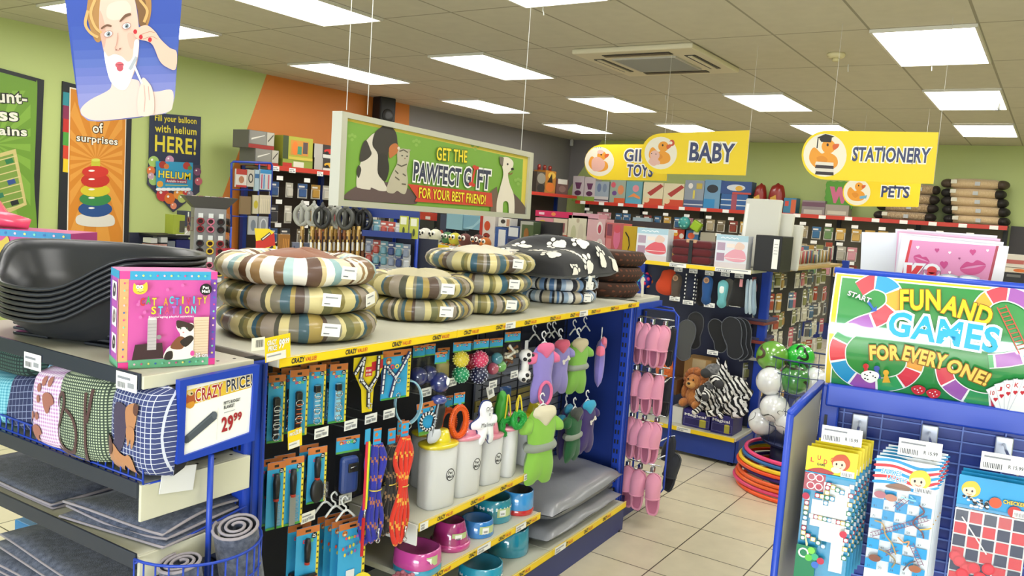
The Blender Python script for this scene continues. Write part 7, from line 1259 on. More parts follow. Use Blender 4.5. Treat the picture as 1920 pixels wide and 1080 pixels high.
pbox('appliance_box', 'silver and red appliance box under the other one', 'box', (478, 280, 522, 311), plL, 0, .25, '6c6a64', SIL, 'silver appliance boxes', 1.852)
pbox('boxed_toy', 'yellow green toy box with an orange window on the red left shelf', 'box', (530, 257, 586, 300), plL, 0, .2, 'a8a83c', D(('r', 0, 0, .18, 1, '3c4a2a'), ('r', .25, .2, .85, .85, 'c88a3a'), ('o', .4, .5, .1, .3, 'e0792c'), ('r', .48, .25, .62, .6, '3f8a6a'), ('r', .66, .3, .82, .8, '54484a'), ('r', .2, 0, 1, .12, 'c8b84a')), None)
pbox('boxed_toy', 'flat green and red toy box beneath the yellow green one', 'box', (530, 300, 586, 318), plL, 0, .2, '8a9a3c', D(('r', 0, 0, .3, .6, 'b8322a'), ('r', .35, .2, .7, .8, 'd8d4c0')), None, 1.852)
for i, (y0, y1, c, w_) in enumerate(((272, 298, 'c8302c', 'upper'), (298, 324, 'd8a82c', 'lower'))): pbox('boxed_toy_car', '%s toy car box with a %s car on the red left shelf' % (w_, ('red', 'yellow')[i]), 'box', (589, y0, 640, y1), plL, 0, .2, '3a3432', D(('r', 0, 0, .3, 1, 'b0aca4'), ('r', .32, .05, 1, .3, 'd8d6d0'), ('o', .6, .55, .25, .18, c), ('o', .46, .42, .07, .12, '1c1c1e'), ('o', .76, .42, .07, .12, '1c1c1e')), 'toy car boxes', 1.852 if i else None)
g = random.Random(21); pc = [('7a6a4c', 'brown'), ('8a8c90', 'grey'), ('3a5a8c', 'blue'), ('c8c4b8', 'white'), ('5a6a3c', 'green'), ('b0883c', 'yellow'), ('903028', 'red'), ('3a3a40', 'black')]
def pegpack(key, w_, h):
    if ('p',)+key in base: return dup(base[('p',)+key])
    t = thing('hanging_pack', 'x', 'packet'); s = MB(); s.e = .0008; s.box((0, 0, -h/2), (w_, .004, h), mat('cfccc4', .45)).at(0, -.0025, 0); s.rect(-w_/2, -h*.34, w_/2, 0, key[0]); s.rect(-w_*.4, -h*.26, w_*.2, -h*.14, 'e8e4dc'); s.build('card', t); s = MB().box((0, -.012, -h*.64), (w_*.8, .022, h*.56), mat(key[0], .3, 0, 'wrap'), .008, 1); s.build('blister', t); base[('p',)+key] = t; return t
for r, z in enumerate((1.70, 1.45, 1.2, .95)):
    for c in range(15):
        k = g.choice(pc); t = pegpack((k[0], r % 2), .11, .19 if r % 2 else .16); t.location = (5.92+.19*c+g.uniform(-.02, .02), YS+.08+g.uniform(-.03, .05), z); t.rotation_euler = (0, 0, rad(g.uniform(-20, 8))); t['label'] = '%s pack, %s along the %s peg row under the left red shelf' % (k[1], NTH[c], NTH[r]); t['group'] = 'packs on the left wall pegs'
        if c % 2 == 0: price_label(ls, 5.92+.19*c-5.75, z+.04, .0, .085, .045, lines=False)
# blue ladder frame of packs beside it
lf = thing('wire_display_frame', 'blue wire frame of hanging packs at the left end of the wall shelving', 'rack', atY(470, 400, 6.75)); q = lambda x, y: atY(x, y, 6.75)-V(lf.location); s = MB()
s.tube([q(433, 425), q(434, 306), q(438, 303), q(508, 306), q(510, 310), q(505, 425)], .012, BLUE, 6); s.tube([q(483, 425), q(486, 308)], .01, BLUE, 6); [s.tube([q(434, y), q(508, y+3)], .006, BLUE, 5) for y in (355, 405)]; p = q(433, 425); pb = atY(433, 425, 6.75)
for x in (433, 505): a = q(x, 425); s.tube([a, V((a.x, a.y, -lf.location.z))], .012, BLUE, 6)
s.build('wire_frame', lf)
pl6 = lambda x, y: atY(x, y, 6.72)
for x0, y0, x1, y1, c, lab, dd in ((442, 317, 462, 351, 'd8d4cc', 'white and red pack with a brown hand picture on the blue frame', D(('r', 0, .0, 1, .12, 'b8342c'), ('r', 0, .7, 1, 1, 'b03a30'), ('o', .5, .42, .25, .2, 'b07a5a'))), (463, 318, 476, 350, 'c4c0b4', 'pale pack with a black ring on the blue frame', D(('o', .5, .5, .35, .28, '2a2a2c'), ('o', .5, .5, .22, .2, 'c4c0b4'))), (477, 318, 485, 358, 'a8c0cc', 'slim blue and white pack on the blue frame', D(('r', 0, .6, 1, .8, '3a6a9c'))), (487, 318, 508, 356, 'c4d0d8', 'pack of thin coloured brushes on the blue frame', D(('r', 0, .8, 1, 1, '3a8ac0'), ('r', .1, .05, .2, .75, 'c84a6a'), ('r', .3, .05, .4, .75, '4a8ac0'), ('r', .5, .05, .6, .75, 'd8d4cc'), ('r', .7, .05, .8, .75, 'c85a6a'))), (474, 366, 484, 401, 'd0cbb0', 'cream pack with a yellow disc on the blue frame', D(('o', .5, .5, .4, .22, 'c8b83a'))), (486, 366, 507, 401, 'd4ccb4', 'pack of cream sticks on the blue frame', D(*[('r', .08+.16*i, .05, .17+.16*i, .8, 'e6dcc0') for i in range(6)])), (450, 368, 470, 402, '8a7454', 'brown pack at the lower left of the blue frame', None), (466, 405, 482, 440, 'b4b8bc', 'clear grey pack below the yellow disc one', D(('o', .5, .5, .3, .3, '7a8490'))), (484, 406, 502, 440, 'a8acb0', 'clear white rimmed pack lowest on the blue frame', D(('o', .5, .5, .36, .4, 'd0d4d8'), ('o', .5, .5, .26, .32, '8a9098')))): pbox('hanging_pack', lab, 'packet', (x0, y0, x1, y1), pl6, 0, .02, c, dd, 'packs on the blue frame', None, 'card')
# sunglasses tower
p = atY(404, 460, 5.5); rz_ = math.atan2(p.y, p.x)-rad(90)+rad(8); tw = thing('sunglasses_stand', 'grey sunglasses tower with a flared top in front of the left wall', 'display stand', (p.x, p.y+.1, 0), rz_); GRY = mat('8f8f90', .5)
s = MB(); s.box((0, .0, .72), (.235, .24, 1.44), GRY, .004); s.build('column', tw); s = MB(); s.add([(-.118, -.12, 1.43), (.118, -.12, 1.43), (.118, .12, 1.43), (-.118, .12, 1.43), (-.2, -.16, 1.52), (.2, -.16, 1.52), (.2, .16, 1.52), (-.2, .16, 1.52)], [(0, 1, 5, 4), (1, 2, 6, 5), (2, 3, 7, 6), (3, 0, 4, 7), (0, 3, 2, 1)], mat('4a4a4a', .4)); s.build('flared_top', tw); MB().lathe([(.2, 0), (.2, .03), (0, .03)], BLACK, 24).build('base', tw)
g = random.Random(4); sc = [('8a2a34', 'red'), ('c8708a', 'pink'), ('1c1c20', 'black'), ('d8d4cc', 'white'), ('d8b83a', 'yellow'), ('b04a3a', 'orange')]
def glasses(label, loc, rz, c, L='3a2a2c'):
    t = thing('sunglasses', label, 'sunglasses', loc, rz, 'sunglasses on the tower'); s = MB(); m = mat(c, .3)
    for x in (-.03, .03): s.tube([(.0+.024*cos(a), 0, x+.022*sin(a)) for a in [2*pi*k/14 for k in range(14)]], .006, m, 5, True)
    s.tube([(.0, -.004, -.01), (.0, -.004, .01)], .004, m, 5); s.build('frame', t); s = MB(); [s.add([(.022*cos(a), .001, x+.02*sin(a)) for a in [2*pi*k/12 for k in range(12)]], [list(range(12))], mat(L, .1)) for x in (-.03, .03)]; s.build('lens', t); s = MB(); [s.tube([(.02, .0, x), (.03, .06, x), (.026, .09, x)], .0025, m, 4) for x in (-.05, .05)]; s.build('temple', t); MB().box((0, -.003, .075), (.035, .001, .035), mat('d8dcdc')).build('tag', t)
Rz = Mx.Rotation(rz_, 4, 'Z'); tl = V((p.x, p.y+.1, 0))
for r, z in enumerate((1.30, 1.13, .96, .80)):
    for c in range(3): k = sc[(r*2+c*(1+r)) % 6]; glasses('%s sunglasses, %s from the left in the %s row of the grey tower' % (k[1], NTH[c], NTH[r]), tl+(Rz @ V((-.075+.075*c, -.145, z))), rz_, k[0])
    for c in range(3): k = sc[(r+c) % 3]; glasses('%s sunglasses on the right side of the tower, %s in row %s' % (k[1], NTH[c], ('one', 'two', 'three', 'four')[r]), tl+(Rz @ V((.15, -.07+.07*c, z))), rz_+rad(80), ('3a2a26', '1c1c20', '6a5a4a')[c])
    if r in (0, 2): glasses('brown sunglasses on the left side of the tower, %s row' % NTH[r], tl+(Rz @ V((-.15, -.05, z))), rz_-rad(80), '7a4a44')
for i in range(6): k = sc[(i*5+1) % 6]; t = thing('sunglasses_case', 'small %s eyewear pack in the flared top, %s from the left' % (k[1], NTH[i]), 'packet', tl+(Rz @ V((-.12+.048*i, -.10, 1.475))), rz_, 'packs in the flared top'); MB().box((0, 0, .02), (.036, .02, .06), mat(('a89a94', '8a5a5a', 'c4c0bc')[i % 3], .4), .003, 1).build('card', t)
# low goods by the left wall
plW = lambda x, y: atY(x, y, 6.6)
t = thing('wall_shelf', 'small dark shelf of goods under the helium poster', 'shelf', atY(335, 441, 6.6)); W_ = (atY(296, 438, 6.6)-atY(374, 446, 6.6)).length; MB().box((0, .15, -.01), (W_, .3, .02), BLACK).build('board', t); MB().box((0, .29, -.4), (W_*1.4, .02, .8), mat('2a2e40', .5)).build('back_panel', t); MB().box((0, .15, -.62), (W_*1.4, .3, .02), mat('1c2d6e', .4)).build('lower_board', t); zz = t.location.z; [MB().box((x, .15, -.9), (.04, .04, zz*2-1.8+.1), BLUED).build('leg', t) for x in (-.2, .2)]
for q, c, lab, dd in (((324, 403, 346, 439), '9aa83a', 'lime green gift bag on the small dark shelf', D(('r', .55, .1, 1, .7, '4a4a3c'))), ((330, 427, 356, 441), 'c8c6bc', 'flat white pack on the small dark shelf', D(('o', .4, .5, .2, .2, '8a9a84'), ('p', [(.6, .2), (.9, .9), (.95, .85), (.7, .2)], 'f0f0ec'))), ((346, 396, 361, 425), '3a3f52', 'dark blue pointed pack beside the lime bag', None), ((281, 458, 297, 468), 'b88a80', 'small pink boxed item at the left below the dark shelf', D(('r', .1, .3, .9, .7, 'e0d8d0'))), ((298, 458, 313, 468), 'b88a80', 'small pink boxed item, second below the dark shelf', D(('r', .1, .3, .9, .7, 'e0d8d0'))), ((283, 447, 295, 456), 'c0c0bc', 'small grey label pack at the left below the dark shelf', None), ((302, 444, 314, 455), 'b8bab8', 'small grey label pack, second below the dark shelf', None), ((330, 450, 369, 484), '1f2460', 'dark blue goods bundle below the dark shelf', None), ((314, 452, 328, 470), '6a7078', 'grey hanging pack below the dark shelf', None), ((276, 471, 322, 486), '2a4a8c', 'flat blue box low under the dark shelf', D(('r', .1, .55, .8, .75, 'd8dce4')))): pbox('shelf_pack', lab, 'packet', q, plW, 0, .12, c, dd, None)
pl5 = lambda x, y: atY(x, y, 4.9)
p0 = pl5(497, 470); t = thing('promo_card', 'yellow and red curved promotional card behind the first dog bed stack', 'sign', p0, rad(-35)); s = Sign().set(p0, rad(-35)); o = [(477, 428), (505, 429), (514, 436), (517, 470), (514, 490), (479, 500), (480, 440)]; plate(s, o, .004, mat('c8342a')); s.P([(477, 428), (505, 429), (514, 436), (508, 440), (490, 450), (480, 452)], 'ecd226'); s.P([(480, 472), (500, 464), (517, 460), (517, 474), (480, 484)], 'ecd226'); s.Ln([(490, 450), (498, 444), (507, 437)], 5, '3a3034'); s.Ln([(492, 449), (506, 438)], 2, 'e8e4d8'); s.Ln([(494, 474), (512, 462)], 4, '3a3034'); s.done('printed_card', t); MB().box((0, .01, -p0.z/2), (.02, .012, p0.z), STEEL).build('stand_post', t)
cz = thing('bargain_table', 'low dark counter of small goods behind the dog bed stacks', 'counter', (5.06, 4.99, 0), rad(-35)); MB().box((0, 0, .92), (1.2, .6, .04), mat('3a3a40', .5)).build('top', cz); MB().box((0, 0, .45), (1.1, .5, .9), mat('22242e', .5)).build('body', cz)
pB = cz.location; plC = lambda x, y: atP(x, y, V((4.55, 5.35, 0))+V((sin(rad(-35)), -cos(rad(-35)), 0))*.2, V((sin(rad(-35)), -cos(rad(-35)), 0)))
for q, c, lab, dd in (((404, 466, 440, 505), 'b8283c', 'red gift bag with a white tag behind the first dog bed', D(('p', [(.3, .2), (.75, .45), (.62, .62), (.2, .35)], 'ecebe8'))), ((441, 474, 470, 500), '8a1f28', 'dark red packet right of the red gift bag', None), ((463, 470, 480, 500), 'c02a2a', 'bright red packet beside the promotional card', None), ((520, 474, 556, 500), 'c03a2c', 'red box behind the brown cushion of the first stack', D(('r', .1, .5, .6, .75, 'e0a8a0'))), ((546, 455, 560, 500), '6a7084', 'grey blue carton standing by the gold wrapped sticks, left one', D(('r', .2, .4, .4, .9, '3a4058'))), ((566, 456, 583, 500), '4a5064', 'grey blue carton standing by the gold wrapped sticks, right one', None), ((522, 440, 543, 470), '9a6a30', 'orange striped carton left of the grey blue cartons', D(*[('p', [(.3+.15*i, .1), (.4+.15*i, .9), (.45+.15*i, .9), (.35+.15*i, .1)], 'e0a04a') for i in range(4)]))): pbox('counter_pack', lab, 'packet', q, plC, rad(-35), .08, c, dd, None, .94)
# rack of ring holders and wrapped sticks
RZR = rad(-60); p0 = EYE+ray(690, 430)*(4.9/FPX); nR = V((sin(RZR), -cos(RZR), 0)); plR = lambda x, y, d=0: atP(x, y, p0+nR*d, nR); hr = thing('hanging_rack', 'blue wire rack of grey ring holders and gold wrapped sticks', 'rack', V((p0.x, p0.y, 0)), RZR); f2 = pm(V((p0.x, p0.y, 0)), RZR)
a, b = f2(636, 378), f2(782, 403); s = MB(); s.box(((a[0]+b[0])/2, .03, (a[1]+b[1])/2-.02), (b[0]-a[0]+.02, .03, .07), BLUED); s.build('header_bar', hr); s = MB()
for x in (a[0], (a[0]+b[0])/2+.1, b[0]): s.tube([(x, .04, 0), (x, .04, 1.5)], .012, BLUE, 6)
s.tube([(a[0]-.2, .04, 1.42), (b[0], .04, 1.42)], .006, BLUE, 5); s.build('uprights', hr); MB().box(((a[0]+b[0])/2, .07, .7), (b[0]-a[0]+.25, .012, 1.35), mat('23263a', .5)).build('back_panel', hr); c, d = f2(686, 432), f2(775, 446); MB().box(((c[0]+d[0])/2, -.03, (c[1]+d[1])/2), (d[0]-c[0], .12, .035), BLUED).build('small_shelf', hr)
for i, (x, y, c, lab) in enumerate(((566, 404, 'a4a49c', 'pale grey'), (588, 405, 'a8a8a0', 'pale grey'), (604, 408, '2c2c2c', 'black'), (620, 408, '8f8f86', 'mid grey'), (634, 409, 'a0a098', 'pale grey'), (648, 410, '4a4a46', 'dark grey'), (664, 411, '202020', 'black'), (682, 413, '1c1c1e', 'black'))):
    t = thing('ring_holder', '%s plastic ring holder with a knob, %s from the left on the rack' % (lab, NTH[i]), 'ring holder', plR(x, y, .02+.03*(i % 3)), RZR-rad(20), 'ring holders on the rack'); s = MB(); m = mat(c, .4); s.tube([(.05*cos(a_), 0, .055*sin(a_)) for a_ in [2*pi*k/20 for k in range(20)]], .014, m, 7, True); s.tube([(0, 0, -.05), (0, 0, .06)], .014, m, 8); s.build('ring', t); MB().lathe([(.016, 0), (.018, .012), (.008, .022), (.009, .03), (0, .038)], m, 10, (0, 0, .055)).build('knob', t)
for i, x in enumerate((567, 586, 593, 601, 611, 621, 629, 637, 646, 654, 664, 673, 682)):
    c = ('b08a4a', 'c49a50', '8a5a3c', 'b87a4a', 'd0a458')[i % 5]; t = thing('wrapped_stick', 'gold and brown wrapped stick, %s from the left under the ring holders' % NTH[i], 'wrapped stick', plR(x, 424, .03+.03*(i % 2)), RZR, 'gold wrapped sticks'); s = MB(); g = random.Random(i); m2 = [mat(c, .25, .2, 'wrap')]*3+[mat('4a2c20', .3, 0, 'wrap')]+[mat('e0c070', .25, .2, 'wrap')]*2; s.tube([(0, 0, -.02*k) for k in range(22)], .0125, m2, 7); s.build('wrapper', t); MB().box((0, -.0135, -.12), (.012, .001, .05), PAPER).build('barcode_label', t)
g = random.Random(9); pr = [('8a94a8', 'blue grey'), ('c4c8cc', 'white'), ('b04a3a', 'red'), ('3a4a7c', 'navy'), ('6a9aa8', 'teal')]
for r, y in enumerate((410, 448, 468, 488)):
    for c in range(6): k = pr[g.randrange(5)]; t = pegpack((k[0], 9), .045, .085); t.location = plR(693+14*c, y+2*c, .03); t.rotation_euler = (0, 0, RZR); t['label'] = 'tiny %s pack, %s from the ring holders in the %s row of the rack' % (k[1], NTH[c], NTH[r]); t['group'] = 'tiny packs on the blue rack'
for i, x in enumerate((748, 767)): pbox('hanging_pack', 'lime green and white carded pack, %s one before the plush birds' % ('left' if i == 0 else 'right'), 'packet', (x, 405+3*i, x+16, 444+4*i), lambda a_, b_: plR(a_, b_, .06), RZR, .015, 'b8bc3a', D(('r', .1, .6, .8, .95, 'e0e0c8'), ('o', .5, .3, .14, .18, '3a4420')), 'lime carded packs', None, 'card')
# plush bird shelf
A, B = atZ(778, 452, 1.22), atZ(932, 474, 1.22); dx_ = (B-A); RB_ = math.atan2(dx_.y, dx_.x); nB = V((sin(RB_), -cos(RB_), 0)); plB = lambda x, y, d=0: atP(x, y, A+nB*d, nB); LB = dx_.length
bg = thing('gondola_shelving', 'shelving end with a yellow edged shelf of round plush birds', 'shelving unit', V((A.x, A.y, 0)), RB_); s = MB().box((LB/2+.15, .2, 1.205), (LB+.4, .4, .025), SHELF); o = s.build('shelf', bg); strip(LB, .05, False, ((.02, .12), (.6, .72), (1.0, 1.2))).build('ticket_strip', o, loc=(0, -.004, 1.2)); MB().box((LB/2+.1, .42, .75), (LB+.4, .03, 1.5), mat('2c2a2e', .6)).build('back_panel', bg); MB().box((LB/2+.1, .2, .1), (LB+.3, .4, .2), mat('1c2d6e', .4)).build('plinth', bg); MB().box((-.03, .3, .75), (.06, .06, 1.5), BLACK).build('post', bg)
def bird(label, x, y, c, c2, r):
    p = plB(x, y, -.1); t = thing('plush_bird', label, 'plush toy', V((p.x, p.y, 1.22)), RB_+rad(10), 'round plush birds'); s = MB(); s.ell((0, 0, r*.98), r, r*.95, r, mat(c, .9, 0, 'fabric')); s.ell((0, 0, r*2.0), r*.16, r*.16, r*.22, mat('2c2826', .9), 8, 5); s.build('body', t)
    for q in (-.36, .34): s = MB(); s.ell((q*r, -r*.74, r*1.3), r*.36, r*.2, r*.38, mat('f0ede4', .5)); s.ell((q*r+.04*r, -r*.90, r*1.28), r*.19, r*.1, r*.2, mat('16161a', .3)); s.build('eye', t)
    s = MB(); s.ell((0, -r*.98, r*1.0), r*.15, r*.22, r*.12, mat('2a2826' if c2 == 'k' else 'e08a3a', .6), 8, 5); s.build('beak', t); s = MB(); [s.ell((q*r, -r*.6, r*.12), r*.26, r*.3, r*.12, mat('e0954a', .8), 8, 5) for q in (-.4, .4)]; s.build('feet', t)
for lab, x, y, c, k, r in (('white round plush bird, the leftmost of the pair', 797, 446, 'd8d4c8', 'k', .066), ('white round plush bird tilted beside the leftmost one', 816, 448, 'dcd8c0', 'k', .066), ('green round plush bird on the yellow edged shelf', 839, 452, '4a7a4a', 'k', .06), ('yellow round plush bird behind the green one', 853, 450, 'c8c03a', '', .06), ('reddish brown round plush bird left of its twin', 872, 454, '6a3a34', '', .062), ('dark brown round plush bird right of its twin', 896, 458, '5c302c', '', .064), ('orange round plush bird behind the dark brown one', 910, 452, 'c8702c', '', .056)): bird(lab, x, y, c, k, r)
plB2 = lambda x, y: plB(x, y, -.27)
for q, c, lab, dd in (((782, 398, 808, 412), 'b8402c', 'red toy pack above the white plush birds', D(('r', .6, .1, .95, .5, 'd8d4cc'))), ((785, 413, 812, 450), '2c302c', 'black and green pack behind the white plush birds', None), ((820, 402, 835, 440), '3a4258', 'dark blue pack behind the green plush bird', D(('o', .5, .3, .25, .15, 'b04a3a'))), ((836, 401, 866, 430), '8ab4c4', 'pale blue spotted fabric pack behind the green bird', None), ((868, 404, 900, 430), '7aa8c0', 'pale blue rolled fabric behind the brown birds', D(('p', [(.0, .0), (.6, .3), (1, .9), (1, .6), (.5, .0)], '9cc4d4'))), ((898, 405, 926, 450), 'd8d0cc', 'white and red toy box right of the orange bird', D(('r', 0, .0, .2, 1, 'b8322c'), ('o', .5, .7, .2, .15, 'c84a2c'), ('o', .5, .4, .22, .08, '8a2a24'))), ((926, 438, 948, 460), 'd4d6dc', 'small white box low right of the birds', D(('r', .4, .2, .6, .8, '6a6a5a'))), ((934, 409, 956, 425), 'e0dcd6', 'white picture box with dark shapes above the blue boxes', D(('o', .4, .6, .2, .25, '3a3434'), ('r', .7, .1, .95, .9, 'b88a74'))), ((928, 426, 950, 442), '3a5a9c', 'blue and white box stacked in the middle right of the birds', D(('r', .3, .1, .9, .9, 'd8dadc'))), ((950, 424, 972, 458), '3a4c7c', 'dark blue box with white lid print', D(('r', .1, .6, .9, .95, 'd0d2d6'), ('r', .1, .2, .9, .5, '2a3250'))), ((974, 415, 998, 452), '4a5a3c', 'framed dark green and red picture beside the pink toy boxes', D(('r', 0, 0, .12, 1, 'a8a8a0'), ('r', .12, .9, 1, 1, 'a8a8a0'), ('o', .5, .6, .2, .2, '8a5a2c'), ('o', .6, .3, .2, .15, '8a2c34')))): pbox('shelf_pack', lab, 'packet', q, plB2, RB_, .08, c, dd, None, 1.22 if q[3] > 436 else None)
t = thing('plush_toy', 'black and white plush toy under the plush bird shelf', 'plush toy', plB(791, 478, -.1), RB_); s = MB(); s.ell((0, 0, 0), .05, .045, .05, mat('d0ccc4', .9)); s.build('head', t); s = MB(); [s.ell((q, -.04, .01), .015, .01, .018, BLACK, 8, 5) for q in (-.02, .02)]; s.build('eyes', t); MB().box((0, .15, -.08), (.3, .3, .06), mat('3a3438')).build('support_box', t)
# pink toy boxes
plP = lambda x, y: atX(x, y, 7.0); pg = thing('gondola_shelving', 'shelving end stacked with pink girls toys behind the paw print bed', 'shelving unit', (7.0, 4.5, 0), rad(-90)); MB().box((.6, .25, 1.23), (1.5, .5, .03), SHELF).build('shelf', pg); MB().box((.6, -.006, 1.225), (1.5, .012, .06), RED_).build('red_edge', pg); MB().box((.6, .5, .8), (1.5, .03, 1.5), mat('3a3438', .6)).build('back_panel', pg); MB().box((.6, .25, .1), (1.5, .5, .2), mat('1c2d6e', .4)).build('plinth', pg); MB().box((1.3, .03, .65), (.06, .05, 1.3), BLUED).build('post', pg)
for q, c, lab, dd, z in (((1000, 408, 1034, 466), 'd88a98', 'pink doll box at the left end of the pink toys', D(('o', .4, .8, .2, .12, 'd8b04a'), ('p', [(.4, .0), (.5, .4), (.9, .7), (1, .6), (1, 0)], 'c05a5c'), ('r', .1, .1, .35, .5, 'ecc8cc')), 1.246), ((1003, 396, 1072, 407), 'c8285c', 'long crimson pink toy box lying on top at the left', D(('o', .5, .5, .06, .3, 'e08a4a'), ('r', .1, .3, .25, .7, 'e8c0cc')), None), ((1035, 410, 1062, 440), 'd8c8b0', 'cream doll box with an open window, second along', D(('r', .15, .15, .85, .75, '8a5a5c'), ('o', .35, .45, .12, .25, 'c8a8a0'), ('o', .65, .45, .12, .25, 'b84a3c')), None), ((1035, 440, 1062, 466), 'b8503c', 'red toy box beneath the cream window box', D(('r', .15, .15, .85, .8, 'd8a890')), 1.246), ((1062, 404, 1098, 466), 'dcd6bc', 'cream white doll box with pale dresses', D(('o', .3, .4, .14, .3, 'c4c49c'), ('o', .68, .45, .14, .32, 'd4ccb4'), ('o', .5, .85, .08, .07, 'b8a890')), 1.246), ((1098, 410, 1133, 444), 'e0b4b8', 'pale pink doll box on top of its twin', D(('o', .72, .5, .16, .36, 'f0e4e0'), ('o', .72, .45, .09, .25, 'c0485c')), None), ((1098, 444, 1133, 466), 'e0b4b8', 'pale pink doll box under its twin', D(('o', .72, .5, .16, .4, 'f0e4e0'), ('o', .72, .4, .09, .25, 'c0485c')), 1.246), ((1073, 400, 1122, 410), 'd8a0b0', 'pale pink flat box lying on the doll boxes', None, None), ((1134, 418, 1166, 466), 'd06a6c', 'red and pink toy set in a clear front box', D(('r', .05, .55, .35, .95, '8a4a5c'), ('o', .65, .5, .2, .4, 'e87a9c'), ('o', .65, .8, .2, .14, 'e05a6a'), ('r', .05, .05, .35, .45, 'e08a8c')), 1.246), ((1166, 424, 1190, 466), 'd8b42c', 'yellow toy box with black lines next to the blue post', D(('p', [(.2, .8), (.5, .6), (.45, .55), (.15, .75)], '2a241c'), ('p', [(.5, .6), (.6, .3), (.5, .1), (.45, .12), (.53, .3), (.42, .58)], '2a241c')), 1.246)): pbox('boxed_toy', lab, 'box', q, plP, rad(-90), .18, c, dd, None, z)
